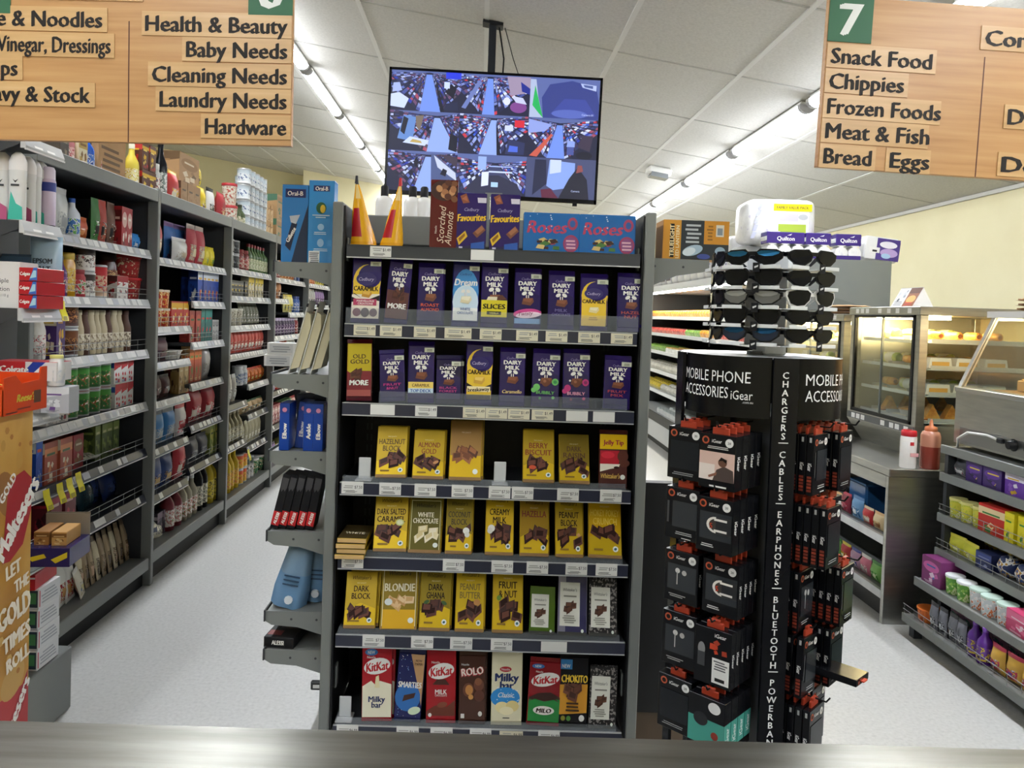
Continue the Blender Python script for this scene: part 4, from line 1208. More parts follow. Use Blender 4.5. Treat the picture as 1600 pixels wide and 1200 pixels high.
def view(col, row, items):
    """row 0 at the top; items in a unit square"""
    x0, y0 = col / 3, 1 - (row + 1) / 3
    q = lambda a, c_: (x0 + a / 3, y0 + c_ / 3)
    for it in items:
        if it[0] == 'r':
            p, r_ = q(it[1], it[2]), q(it[3], it[4])
            IT.append(('r', p[0], p[1], r_[0], r_[1], it[5]))
        elif it[0] == 'p':
            IT.append(('p', [q(*z) for z in it[1]], it[2]))
        elif it[0] == 'e':
            p = q(it[1], it[2])
            IT.append(('e', p[0], p[1], it[3] / 3, it[4] / 3, it[5]))
        elif it[0] == 't':
            p = q(it[2], it[3])
            IT.append(('t', it[1], p[0], p[1], it[4] / 3, it[5] / 3, it[6], {'bold': 0}))


FL, FL2, WHT, DK = e_('#6f8fe6'), e_('#8fa9ee'), e_('#c6d4ff'), e_('#11142a')
PA = [e_(c) for c in ('#151833', '#1d2246', '#2a3160', '#323c78', '#46539a', '#5f70b8', '#7d8ccc', '#3a2f55', '#6a4a70', '#a04a62', '#8f9ad6', '#b9c4ee', '#2438a8', '#54485a')]
PB = PA + [e_(c) for c in ('#c8d2f6', '#d8def8', '#c23a4a', '#3a62d8', '#8fa6f0', '#7d8ccc', '#5f70b8')]


def aisle(col, row, vp, fl, fr, top=.9, pal=PA, seed=1, lv=7, dn=8, extra=(), floor=None, ceil='#56659e', base=0):
    """one camera view down an aisle: two walls of stocked shelves meeting at vp"""
    rn = random.Random(seed)
    x0, y0 = col / 3, 1 - (row + 1) / 3
    T = lambda a, c_: (x0 + min(1, max(0, a)) / 3, y0 + min(1, max(0, c_)) / 3)
    lv, dn, top = lv + 3, dn + 4, top + .07
    view(col, row, [('r', 0, 0, 1, 1, e_('#1a1e3c')), ('p', [(0, top), (vp[0], vp[1]), (1, top), (1, 1), (0, 1)], e_(ceil)), ('p', [(fl, 0), (fr, 0), (vp[0] + .04, vp[1] - .05), (vp[0] - .04, vp[1] - .05)], floor or FL)])
    qs = []
    for side in (-1, 1):
        ex = fl if side < 0 else fr
        wx = -.15 if side < 0 else 1.15
        for l in range(lv):
            for d_ in range(dn + 4):
                s0, s1 = (d_ + rn.uniform(-.2, .1)) / (dn + 4), (d_ + rn.uniform(.6, 1.3)) / (dn + 4)
                s0, s1 = max(0, s0), min(1, s1)
                f0, f1 = l / lv, (l + rn.uniform(.5, .92)) / lv
                def pt(f, t):
                    bx, by = ex + (wx - ex) * min(1, f * 1.25), (top + .1) * max(0, f - .0) * (1 if f > .15 else .6)
                    k = 1 - (1 - t) ** 1.6
                    return T(bx + (vp[0] + side * .045 - bx) * k, by + (vp[1] - .02 - by) * k)
                qs.append(([pt(f0, s0), pt(f0, s1), pt(f1, s1), pt(f1, s0)][::side * -1], rn.choice(pal)))
    IT.append(('q', qs))
    view(col, row, extra)


aisle(0, 0, (.54, .97), .42, .72, .8, PA, 1, 8, 9, [('p', [(0, .1), (.2, .06), (.26, .3), (.12, .45), (0, .4)], WHT), ('p', [(.02, .45), (.16, .5), (.12, .7), (.03, .68)], e_('#9fb0e6')), ('p', [(.72, 0), (.78, 0), (.66, .7), (.62, .9)], DK), ('r', .78, .84, 1, 1, e_('#2338d8')), ('p', [(.78, .5), (.86, .72), (.94, .6), (.9, .35)], DK), ('r', .76, .6, .84, .76, WHT), ('p', [(.76, .05), (.98, .05), (.96, .28), (.8, .22)], e_('#1c2346'))])
aisle(1, 0, (.42, .95), .32, .5, .85, PB, 2, 8, 9, [('p', [(.02, .15), (.08, .12), (.3, .8), (.25, .85)], e_('#6a7ab8')), ('p', [(.66, .98), (1, .98), (1, .6), (.72, .5)], e_('#9a8ba8')), ('e', .67, .36, .05, .1, e_('#d8dcf0')), ('e', .84, .22, .12, .14, e_('#7a428c')), ('p', [(.86, .86), (1, .7), (1, .55), (.88, .62)], e_('#1c2a8c')), ('p', [(.74, .5), (.9, .46), (.96, .3), (.8, .34)], e_('#c2c8ee'))])
view(2, 0, [('r', 0, 0, 1, 1, e_('#5a68a4')), ('p', [(0, 0), (.2, 0), (.12, .5), (.08, .95), (0, .95)], e_('#aab8d8')), ('p', [(.04, .3), (.14, .1), (.2, 0), (.15, .3), (.07, .8)], e_('#1fae5c')), ('p', [(.2, .0), (.17, .5), (.28, .84), (.6, .95), (.95, .82), (1, .4), (1, 0)], e_('#333f86')), ('p', [(.3, .1), (.5, .5), (.8, .5), (.96, .1)], e_('#3a479a')), ('e', .58, .12, .26, .11, e_('#5566b8')), ('p', [(.72, .9), (.95, .86), (.95, .72), (.75, .8)], e_('#aebce8')), ('p', [(.76, .87), (.9, .85), (.9, .78), (.78, .81)], e_('#4a5a96')), ('t', 'Camera 01', .84, .12, .05, .25, WHT)])
aisle(0, 1, (.68, .9), .55, 1.0, .9, PA, 3, 7, 8, [('p', [(.12, .3), (.34, .24), (.38, .85), (.2, .9)], e_('#5f86c8')), ('p', [(.16, .48), (.22, .4), (.27, .8), (.2, .86)], DK), ('p', [(.2, .2), (.52, .14), (.58, .28), (.3, .36)], WHT), ('p', [(.44, .5), (.49, .9), (.37, .88), (.39, .6)], e_('#75685e')), ('p', [(.3, .22), (.48, .2), (.46, .26), (.34, .3)], e_('#b8a05a')), ('p', [(.86, .08), (.98, .02), (.99, .4), (.88, .5)], DK)], FL2)
aisle(1, 1, (.5, .92), .3, .56, .9, PB, 4, 8, 9, [('p', [(.56, 0), (.62, 0), (.56, .6), (.53, .85)], DK), ('r', .8, .72, .94, .9, e_('#d0283c')), ('r', .66, .62, .78, .76, e_('#c9d3f4')), ('p', [(.68, .04), (.95, .04), (.96, .34), (.72, .42)], e_('#2a315c')), ('p', [(.72, .1), (.86, .1), (.86, .24), (.74, .26)], e_('#4a68d8'))], FL2)
aisle(2, 1, (.45, .88), .28, .54, .9, PB, 5, 7, 9, [('p', [(.03, .04), (.14, .02), (.36, .58), (.33, .6)], e_('#c2584a')), ('p', [(0, .6), (.24, .66), (.34, .84), (0, .96)], e_('#8d9ee0')), ('r', .57, .1, .67, .3, e_('#46539a')), ('p', [(.56, .3), (.68, .3), (.68, .44), (.58, .46)], e_('#8aa0e4')), ('e', .82, .1, .12, .1, DK), ('p', [(.72, .3), (.9, .2), (.94, .6), (.78, .6)], e_('#3a3048'))])
aisle(0, 2, (.58, .92), .38, .64, .9, PA, 6, 8, 9, [('p', [(.64, .2), (.72, 0), (1, .0), (1, .5), (.66, .95), (.62, .95)], e_('#4a5888')), ('p', [(.66, .92), (.98, .5), (1, .3), (.72, .62)], e_('#c2cbe4')), ('p', [(.76, .45), (.84, .4), (.86, .55), (.8, .6)], DK), ('e', .41, .72, .03, .12, DK), ('p', [(.74, .95), (1, .9), (1, .62)], e_('#3f3548'))], FL2)
aisle(1, 2, (.55, .8), .1, .95, .8, PB, 7, 7, 7, [('p', [(.1, .05), (.3, .02), (.95, 0), (.88, .3), (.6, .5), (.3, .45)], e_('#2a2c48')), ('r', .3, .62, .42, .95, e_('#93aee8')), ('p', [(.36, .2), (.46, .24), (.46, .58), (.36, .56)], e_('#dbe4ff')), ('r', .5, .2, .6, .32, e_('#a8ccf4')), ('r', .46, .56, .8, .6, WHT), ('r', .46, .7, .8, .73, e_('#9ab0f0'))], e_('#3a4068'))
view(2, 2, [('r', 0, 0, 1, 1, e_('#434a72')), ('p', [(.1, .05), (.3, .35), (.28, .95), (.12, .95)], e_('#1f2444')), ('p', [(.3, .3), (.33, .95), (.7, .9), (.7, .3), (.4, .2)], e_('#86a2ea')), ('p', [(.34, .6), (.5, .66), (.5, .96), (.34, .96)], e_('#c4d2fa')), ('p', [(.22, .2), (.36, .24), (.48, 0), (.24, 0)], e_('#5c1f3c')), ('p', [(.48, 0), (.92, 0), (.88, .5), (.74, .8), (.62, .5)], e_('#1a1c30')), ('t', 'Camera', .72, .2, .05, .14, WHT), ('p', [(.72, .65), (.82, .7), (.8, .85), (.74, .85)], e_('#8c4a4c'))])
scr.art((SX0, -.006, SZ0), (sw, 0, 0), (0, 0, sh_), IT, .0004, .00005)
obj('screen', scr, tv, None)
# pole mount
pz = zc(.002)
pm_ = MB().box(-.03, -.02, 0, .03, .04, 1, '#22252b', .004)
pole = obj('television_mount', MB().box(-.026, -.026, 0, .026, .026, pz - ctr.z - .1, '#24272d', .004), None, (.012, TVY + .12, ctr.z + .1))
tag(pole, 'dark ceiling pole and bracket carrying the television', 'bracket')
o = obj('ceiling_plate', MB().box(-.07, -.05, 0, .07, .05, .02, '#1a1b1f'), pole, (0, 0, pz - ctr.z - .125)); o.rotation_euler = (0, math.atan(KC), 0)
obj('wall_plate', MB().box(-.2, -.07, -.15, .2, -.03, .15, '#1a1b1f'), pole)
for k, (dx, ds) in enumerate(((.075, .0), (.14, .05))):
    pts = [(.012 + dx * .6 + .0, TVY + .1, pz - .04), (.02 + dx, TVY + .1, pz - .25), (.012 + dx * 1.05 + ds, TVY + .1, ctr.z + .42), (.012 + dx + ds * 1.5, TVY + .09, ctr.z + .1)]
    o = obj('television_cable', MB().tube(pts, .006 if k == 0 else .003, '#15161a'))
    tag(o, ('thick black cable running down beside the television pole', 'thin black cable looping down right of the television pole')[k], 'cable')
# ============================================================ GROCERY KINDS
def project_x(x, y, z):
    d = Vector((x, y, z - EYE))
    return PPX + FPX * d.dot(RX) / d.dot(_fw)


def y_at(px, X, z):
    lo, hi = 1.2, 30
    up = X < 0
    for _ in range(40):
        m = (lo + hi) / 2
        if (project_x(X, m, z) < px) == up: lo = m
        else: hi = m
    return lo


def autopack(cols, seed):
    rn = random.Random(seed)
    c = list(cols)
    it = [('r', 0, 0, 1, 1, c[0])]
    k = rn.random()
    if k < .4: it.append(('r', 0, rn.uniform(.6, .75), 1, rn.uniform(.85, .95), c[1 % len(c)]))
    elif k < .7: it.append(('p', [(0, .55), (1, .75), (1, 1), (0, 1)], c[1 % len(c)]))
    else: it.append(('e', .5, .68, .42, .2, c[1 % len(c)]))
    it.append(('bars', .12, .68, .88, .8, 1, c[2 % len(c)], seed))
    it.append(('blob', .5, .3, .28, .18, 6, c[1:], seed))
    it.append(('bars', .15, .05, .7, .14, 2, c[-1], seed + 1))
    return it


def k_can(r, h, cols, lid='#c9ccce;f', name='tin'):
    b = MB().lathe([(r * .97, 0), (r, .004), (r, .008), (r * .985, .009), (r * .985, h * .2), (r * .985, h * .68), (r * .985, h - .009), (r, h - .008), (r, h - .004), (r * .96, h)], ['#b9bcbe;f', '#b9bcbe;f', '#b9bcbe;f', cols[0], busy(cols), cols[1 % len(cols)], '#b9bcbe;f', '#b9bcbe;f', '#b9bcbe;f'], 14)
    l = MB().lathe([(r * .9, h), (r * .88, h + .0015)], lid, 14)
    return Kind(name, b, [('lid', l)])


def k_jar(r, h, body, cols, lid, name='jar', lh=.16):
    b = MB().lathe([(r * .94, 0), (r, .006), (r, h * .72), (r * .8, h * .84), (r * .8, h * (1 - lh * .6))], body, 14)
    p = MB().lathe([(r * 1.012, h * .12), (r * 1.012, h * .62)], busy(cols), 14)
    l = MB().lathe([(r * .86, h * (1 - lh)), (r * .88, h * (1 - lh) + .002), (r * .88, h - .002), (r * .84, h)], lid, 14)
    return Kind(name, b, [('label', p), ('lid', l)])


def k_bottle(r, h, body, cols, cap, name='bottle', neck=.36, sh=.56):
    b = MB().lathe([(r * .93, 0), (r, .006), (r, h * sh), (r * .92, h * (sh + .07)), (r * neck * 1.15, h * (sh + .22)), (r * neck, h * .9)], body, 12)
    p = MB().lathe([(r * 1.012, h * .1), (r * 1.012, h * (sh - .08))], busy(cols), 12)
    l = MB().lathe([(r * neck * 1.15, h * .89), (r * neck * 1.15, h * .985), (r * neck, h)], cap, 10)
    return Kind(name, b, [('label', p), ('cap', l)])


def k_box(w, h, d, cols, seed=1, name='carton'):
    b = MB().box(-w / 2, -d / 2, 0, w / 2, d / 2, h, cols[0], .001)
    b.art((-w / 2, -d / 2, 0), (w, 0, 0), (0, 0, h), autopack(cols, seed))
    b.art((-w / 2, d / 2, 0), (0, -d, 0), (0, 0, h), autopack([cols[0], cols[-1], cols[1 % len(cols)]], seed + 5))
    return Kind(name, b, [('top_flap', MB().box(-w / 2 + .001, -d / 2 + .001, h, w / 2 - .001, d / 2 - .001, h + .001, cols[0]))])


def k_bag(w, h, t, cols, seed=1, name='bag', bottom=False):
    t *= .7
    top, main, win = cols[0], cols[1 % len(cols)], cols[2 % len(cols)]
    a0 = random.Random(seed).uniform(.12, .5)
    mm = busy(cols, 75, .25)

    def fn(u, v, f):
        if v > .86: return top
        if a0 < u < a0 + .34 and .16 < v < .44: return win
        if v > .5 or v < .1 or u < .12 or u > .88: return main
        return mm
    b = MB().pillow(w, h * .97, t, fn, 7, 10, .05, .004, seed, 0, bottom)
    s = MB().box(-w / 2, -.001, h * .955, w / 2, .001, h, top)
    return Kind(name, b, [('top_seal', s)])


def k_tub(r, h, cols, lid, name='tub'):
    b = MB().lathe([(r * .86, 0), (r * .88, .003), (r, h * .88)], busy(cols), 16)
    l = MB().lathe([(r * 1.04, h * .87), (r * 1.05, h * .9), (r * 1.05, h * .985), (r * 1.0, h)], lid, 16)
    return Kind(name, b, [('lid', l)])


SIZES = {}


def run(where, K, wd, X, z, p0, p1, label, cat, facing=1, rows=1, dep=.08, stack=1, sh=0, jit=.006, tilt=0, gap=.004, turn=0, zpx=None):
    """a row of one kind of goods on a shelf front, from picture column p0 to p1"""
    a, b_ = sorted((y_at(p0, X, z + .05), y_at(p1, X, z + .05)))
    n = max(1, int(round((b_ - a) / (wd + gap))))
    rn = random.Random(int(p0 * 13 + z * 1000))
    step = (b_ - a) / n
    sc = min(1, max(.72, step / (wd * 1.03)))
    rz = (PI / 2 if facing > 0 else -PI / 2)
    grp = where if n * rows * stack > 1 or where[:5] == 'sauce' else None
    if where == 'x' and grp: grp = label
    for r in range(rows):
        for k in range(n):
            for s in range(stack):
                x = X - facing * (dep / 2 + .004 + r * (dep + .006)) - facing * rn.uniform(0, jit)
                rot = Matrix.Rotation(rz + turn + rn.uniform(-.06, .06), 3, 'Z') @ Matrix.Rotation(-tilt, 3, 'X')
                K.put((x, a + step * (k + .5), z + .002 + s * sh + abs(math.sin(tilt)) * dep * .5), rot, label, cat, grp, (sc, sc, 1))


# ============================================================ LEFT AISLE SHELVING
PX = -1.67                    # front of its posts
SXF = -1.71                   # front of its shelves
POSTS = [2.86, 3.965, 5.125, 6.225, 7.42, 8.62, 9.82, 11.0]
BAYN = ['nearest', 'second', 'third', 'fourth', 'fifth', 'sixth', 'seventh']
LV = [([(0, 1, 1.732), (0, 1, 1.480), (0, 1, 1.225), (0, 1, .955), (0, 1, .715), (0, 1, .475)], .143),
      ([(0, 1, 1.707), (0, .5, 1.338), (0, .5, 1.147), (0, .5, .939), (0, .5, .686), (0, .5, .438), (.5, 1, 1.484), (.5, 1, 1.237), (.5, 1, .99), (.5, 1, .738), (.5, 1, .488)], .16),
      ([(0, 1, 1.722), (0, 1, 1.532), (0, 1, 1.325), (0, 1, 1.125), (0, .5, .775), (0, .5, .493), (.5, 1, .883), (.5, 1, .655), (.5, 1, .415)], .14),
      ([(0, 1, 1.71), (0, .5, 1.535), (.5, 1, 1.42), (0, 1, 1.22), (0, 1, 1.02), (0, 1, .755), (0, 1, .47)], .14),
      ([(0, 1, 1.71), (0, 1, 1.5), (0, 1, 1.27), (0, 1, 1.04), (0, 1, .76), (0, 1, .47)], .14),
      ([(0, 1, 1.71), (0, 1, 1.5), (0, 1, 1.27), (0, 1, 1.04), (0, 1, .76), (0, 1, .47)], .14),
      ([(0, 1, 1.71), (0, 1, 1.5), (0, 1, 1.27), (0, 1, 1.04), (0, 1, .76), (0, 1, .47)], .14)]
M_tick = noisemat('row of small price tickets', [(0, '#8d90a0'), (.47, '#e4e4e2'), (.5, '#e9e9e7')], 14, 1, .35, interp='CONSTANT', stretch=(.01, 1, .01))
for bi in range(7):
    y0, y1 = POSTS[bi], POSTS[bi + 1]
    bay = empty('shelving_bay', (PX, y0, 0), 0, 'grey shelving bay in the left aisle, %s from the counter' % BAYN[bi], 'shelving', None)
    L = y1 - y0 - .004
    d = .47
    obj('back_panel', MB().box(-.53, 0, .08, -.50, L, 2.0, M_black), bay)
    obj('post', MB().box(-.055, 0, 0, 0, .03, 2.055, M_grey, .003), bay)
    obj('side_panel', MB().box(-.50, .008, .1, -.055, .02, 2.0, M_dgrey), bay)
    obj('header_rail', MB().box(-.012, .03, 1.985, 0, L, 2.045, M_grey, .002), bay)
    obj('top_deck', MB().box(-.50, .002, 1.985, -.012, L, 2.0, M_dgrey), bay)
    bz_ = LV[bi][1]
    bd = MB().box(-.50, .03, bz_ - .03, -.03, L, bz_, M_grey)
    bd.box(-.03, .03, bz_ - .058, -.008, L, bz_ + .006, M_grey, .004)
    obj('base_deck', bd, bay)
    kp = MB().box(-.06, .031, 0, -.04, L, bz_ - .03, '#0b0c0e')
    obj('kickboard', kp, bay)
    for (f0, f1, z) in LV[bi][0]:
        a, b_ = .035 + (L - .035) * f0, L * f1 - (.01 if f1 < 1 else .002)
        so = obj('shelf', MB().box(-.50, a, z - .02, -.045, b_, z, M_dgrey), bay)
        rl = MB()
        nav = z < .8
        rl.prism([(-.045, z + .004), (-.04, z + .004), (-.028, z - .028), (-.03, z - .038), (-.045, z - .038)], a, b_, M_navy if nav else M_rail)
        rl.box(-.031, a, z - .041, -.026, b_, z - .036, '#dfe0df')
        # tickets set along the rail
        rn = random.Random(bi * 50 + int(z * 100))
        y = a + .02
        while y < b_ - .07:
            if rn.random() < (.55 if nav else .8):
                yy = y + rn.uniform(.035, .06)
                rl.add([(-.0392, y, z + .002), (-.0392, yy, z + .002), (-.0272, yy, z - .026), (-.0272, y, z - .026)], [(3, 2, 1, 0)], rn.choice(['#eeeeec', '#e6e6e4', '#f2f2ef', '#c6cad2']))
            y += rn.uniform(.045, .075)
        obj('ticket_rail', rl, so)
        if 1.0 < z < 1.6 or .3 < z < .75:
            wg = MB()
            for zz in (.03, .055):
                wg.rod((-.047, a, z + zz), (-.047, b_, z + zz), .0016, M_wire, 5)
            y = a + .01
            while y < b_:
                wg.rod((-.047, y, z), (-.047, y, z + .055), .0013, M_wire, 4)
                y += .12
            obj('wire_guard', wg, so)

C = {'jarlid': '#c9a83a', 'red': '#b0202a', 'white': '#e6e6e2'}
F = SXF - .012
nb, sb, tb, fb = 'nearest left bay', 'second left bay', 'third left bay', 'far left bays'
# ---- on top of the run (z 2.0)
ZT = 2.0
TX = -1.69
run('boxes on top, ' + nb, k_box(.07, .14, .09, ['#4a4034', '#6e6150', '#8f7f66'], 3), .07, TX, ZT, 92, 112, 'dark brown packet on top of the left shelving behind the sign', 'packet')
run('pink bottles on top, ' + nb, k_bottle(.035, .2, '#c87a7c', ['#e2b0a8', '#b8404a', '#e9d7c9'], '#e9e6df'), .07, TX, ZT, 114, 127, 'pink bottle on top of the left shelving below the sign', 'bottle')
run('cream boxes on top, ' + nb, k_box(.07, .17, .08, ['#e3d9b8', '#c7a95c', '#8d6a3a', '#efe9d6'], 4), .07, TX, ZT, 127, 140, 'cream packet on top of the left shelving between pink and blue bottles', 'packet')
run('blue bottles on top, ' + nb, k_bottle(.04, .2, '#1f55b8;g', ['#2f6fd0', '#d8e4f4', '#1b3f8c'], '#c2262d'), .08, TX, ZT, 141, 157, 'blue bottle with red cap on top of the left shelving', 'bottle')
run('small bottles on top, ' + nb, k_bottle(.03, .16, '#d9b8b0', ['#b8404a', '#e9e0da', '#5b3b8a'], '#d0d0ce'), .06, TX, ZT, 158, 173, 'small white and red bottle on top of the left shelving beside a brown carton', 'bottle')
m = MB().box(-.13, -.15, 0, .13, .15, .22, M_card, .002)
m.art((-.13, -.15, 0), (.26, 0, 0), (0, 0, .22), [('r', .08, .1, .92, .2, '#8d6a42'), ('bars', .1, .3, .9, .8, 4, '#6b4f30', 3)])
m.art((-.13, .15, 0), (0, -.3, 0), (0, 0, .22), [('r', .35, .5, .9, .95, '#2b2a2a')])
Kbig = Kind('brown_carton', m, [('tape', MB().box(-.025, -.151, .219, .025, .151, .2212, '#c9ab7c'))])
Kbig.put((-1.86, 3.55, ZT), PI / 2, 'brown carton with black printed square on top of the left shelving under the sign', 'carton')
run('yellow bottles on top', k_bottle(.035, .24, '#e0cc4a', ['#efe6a8', '#d4b52a', '#f2efe0'], '#e9e6d0'), .07, TX, ZT, 213, 225, 'pale yellow bottle on top of the left shelving beside the brown carton', 'bottle')
run('yellow brown packs on top', k_box(.085, .13, .07, ['#5b2f1c', '#e2b51f', '#f0d060', '#c2302a'], 8), .085, TX, ZT, 226, 247, 'yellow and brown pack stacked two high on top of the left shelving', 'packet', stack=2, sh=.133)
run('white jars on top', k_jar(.035, .19, '#cfcfca', ['#e6e2da', '#a8443c', '#5b6a7c'], '#e9e9e6'), .07, TX, ZT, 248, 257, 'white jar on top of the left shelving beside the tall black bottle', 'jar')
run('black bottles on top', k_bottle(.036, .33, '#14161a;g', ['#d9dbd6', '#3a4a3c', '#8c9a94'], '#101114'), .07, TX, ZT, 257, 268, 'tall black bottle on top of the left shelving', 'bottle')
run('bags on top', k_bag(.16, .2, .09, ['#d9a91f', '#c2302a', '#e6d8b8', '#4f8a3a'], 4), .16, TX, ZT, 268, 290, 'red and yellow snack bag on top of the left shelving under a brown box', 'bag')
K = k_box(.11, .16, .2, ['#b08a5f', '#a67d50', '#5b4630'], 5, 'brown_carton')
run('brown cartons on top', K, .11, TX, ZT, 289, 318, 'small brown carton in the row on top of the left shelving, second bay', 'carton', dep=.2)
Kbig2 = k_box(.3, .17, .24, ['#b38d61', '#9c764a', '#e0d2b8', '#6b4f30'], 6, 'brown_carton')
Kbig2.put((-1.86, 4.55, ZT + .164), PI / 2, 'wide brown carton lying over the small cartons on top of the left shelving', 'carton')
run('yellow bags on top', k_bag(.12, .18, .08, ['#e8cf24', '#e0c41f', '#7a4a1c', '#efe08a'], 5), .12, TX, ZT, 318, 331, 'bright yellow bag on top of the left shelving', 'bag')
Ky = k_bag(.13, .15, .09, ['#e8d024', '#e6cc1f', '#4a3414', '#f0e27a'], 9)
Ky.put((-1.8, 4.78, ZT + .185), (0, .2, PI / 2), 'bright yellow bag slumped on top of the pile, highest on the left shelving', 'bag')
run('black white bags on top', k_bag(.12, .2, .07, ['#1d1d1f', '#e6e6e2', '#2a2a2c', '#c9c9c6'], 6), .12, TX, ZT, 331, 345, 'black and white bag on top of the left shelving, second bay', 'bag')
run('red bags on top', k_bag(.14, .2, .09, ['#b8303a', '#a8242c', '#d8a06a', '#e6c9a8'], 7), .14, TX, ZT, 345, 362, 'red bag with biscuit picture on top of the left shelving', 'bag')
run('white tubs on top', k_tub(.05, .15, ['#e6dfd0', '#d0a892', '#b8443c'], '#b02a30'), .1, TX - .02, ZT, 363, 374, 'cream tub with red lid on top of the left shelving, third bay', 'tub', stack=2, sh=.151)
run('green bottles on top', k_bottle(.04, .18, '#4a5a34', ['#e2ddc4', '#6b7a44', '#c9c2a0'], '#2f3a24'), .08, TX, ZT, 374, 387, 'green bottle on top of the left shelving', 'bottle')
Kw = k_can(.05, .11, ['#e3e8ec', '#cfdde6', '#4a5a8c'], '#e9ecee', 'white_tin')
run('white tins on top of the shelving', Kw, .1, TX, ZT, 386, 418, 'white tin with small dark square in the tall stack on top of the left shelving', 'tin', stack=4, sh=.112)
run('white tins on top of the shelving', Kw, .1, TX - .11, ZT, 382, 405, 'white tin with small dark square in the tall stack on top of the left shelving', 'tin', stack=4, sh=.112)
run('tan packs on top', k_box(.08, .14, .08, ['#d9b684', '#c2945a', '#8a5a34'], 11), .08, TX, ZT, 416, 428, 'tan pack on top of the left shelving beside the brown cartons', 'packet', stack=2, sh=.142)
for k in range(2):
    k_box(.3, .2, .3, ['#a88459', '#94704a', '#3f6b52'], 14, 'brown_carton').put((-1.87, 6.55, ZT + .203 * k), PI / 2, ('lower', 'upper')[k] + ' of two brown cartons stacked on the far end of the left shelving', 'carton')
for k, (yy, hh) in enumerate(((7.3, .42), (7.62, .4))):
    k_box(.24, hh, .2, ['#dcdcd6', '#c9c9c2', '#b0b0aa'], 15 + k, 'white_carton').put((-1.85, yy, ZT), PI / 2, ('tall white carton on top of the left shelving past the brown cartons', 'tall white carton at the far end on top of the left shelving')[k], 'carton')

# ---- nearest bay
sh = LV[0][0]
z = sh[0][2]
Kc = k_bag(.13, .2, .07, ['#b9bcbc', '#c9cccb;g', '#8d9296', '#7c8288'], 20)
run('x', Kc, .13, F, z, 95, 122, 'clear crinkled bag with silver top on the upper shelf of the nearest left bay', 'bag')
run('x', k_bottle(.035, .17, '#d7dfe6', ['#2f6fb8', '#e6ecf0', '#5aa84a'], '#2a5ab0'), .07, F, z, 123, 136, 'white and blue bottle beside the clear crinkled bag', 'bottle')
run('x', k_bag(.14, .1, .06, ['#c2602c', '#b8502a', '#d98a4a', '#5b2a1a'], 21), .14, F, z, 126, 152, 'orange bag slumped at the front of the upper shelf', 'bag')
for k, (a, b_, c1, nm) in enumerate(((158, 170, '#3f7a3c', 'green'), (169, 181, '#a83a2a', 'rust red'), (181, 193, '#6b4a38', 'brown'))):
    Kq = k_bag(.09, .2, .06, [c1, c1, '#1c1714', '#e6e0d6'], 30 + k)
    run('x', Kq, .09, F, z, a, b_, nm + ' licorice bag on the upper shelf of the nearest left bay', 'bag')
run('red packs, upper shelf ' + nb, k_box(.06, .19, .07, ['#a81f28', '#d9b0a8', '#f0e6de', '#6b1218'], 23), .06, F, z, 193, 211, 'red pack beside the licorice bags, nearest left bay', 'packet')
run('x', k_bag(.1, .17, .07, ['#c9c4bc', '#b8a890', '#8a6a4a', '#5b4634'], 24), .1, F - .1, z, 205, 226, 'clear bag of snacks at the far end of the upper shelf, nearest left bay', 'bag')
run('x', k_bag(.12, .08, .06, ['#2f7fc8', '#3a90d8', '#e6eef4', '#1f4f9c'], 25), .12, F, z, 212, 232, 'small blue and white bag before the clear snack bag', 'bag')
for k in range(3):
    k_bag(.15, .2, .08, [('#5b4a3a', '#7a2a24', '#3a3430')[k], '#4a3428', '#8a6a4a', '#2a2220'], 26 + k).put((-1.98, 3.2 + .22 * k, z), PI / 2, ('brown bag at the back of the upper shelf near the clear crinkled bag', 'dark red bag at the back of the upper shelf, middle', 'charcoal bag at the back of the upper shelf behind the licorice')[k], 'bag')
z = sh[1][2]
run('purple bottles, ' + nb, k_bottle(.04, .17, '#5a2a6a;g', ['#7a3f8c', '#e3c9b0', '#4a1f5a'], '#4a4034', neck=.5), .08, F, z, 88, 117, 'purple labelled bottle on the second shelf of the nearest left bay', 'bottle', dep=.09)
run('honey jars', k_jar(.045, .19, '#d9a526;g', ['#e8c24a', '#f0e0a8', '#b8741c'], '#c9a83a'), .09, F - .02, z, 113, 129, 'honey coloured jar with gold lid on the second shelf', 'jar', dep=.09)
run('red jars, ' + nb, k_jar(.036, .12, '#a8242c', ['#c23a3c', '#f0e4da', '#5a8a3a'], '#8a1f24'), .075, F, z, 129, 144, 'short red jar on the second shelf beside the honey jar', 'jar')
run('x', k_can(.045, .11, ['#e6e4de', '#3a2f2c', '#d9d5cc', '#b02a30'], '#d9dadb', 'white_canister'), .09, F, z, 140, 157, 'white canister with dark coffee cup, stacked two high on the second shelf', 'tin', stack=2, sh=.112)
run('x', k_can(.045, .15, ['#d9b89a', '#c22f34', '#b0202a'], '#c9ccce;f'), .09, F, z, 157, 176, 'red and beige tin on the second shelf of the nearest left bay', 'tin')
run('x', k_jar(.05, .22, '#4a1f18;g', ['#6b2a1f', '#d9b87a', '#8c3a2a'], '#2f2420'), .1, F - .05, z, 176, 192, 'tall dark red jar on the second shelf', 'jar', dep=.1)
run('x', k_box(.07, .11, .06, ['#e9e4de', '#b02a30', '#f0ece6', '#5b2f2a'], 33), .07, F, z, 190, 207, 'white and red box before the big red tub', 'packet')
run('x', k_tub(.085, .11, ['#a82a28', '#8c1f20', '#e0c9a8'], '#c22a2c'), .17, F - .02, z, 206, 232, 'big red tub on the second shelf, stacked two high', 'tub', stack=2, sh=.112, dep=.17)
z = sh[2][2]
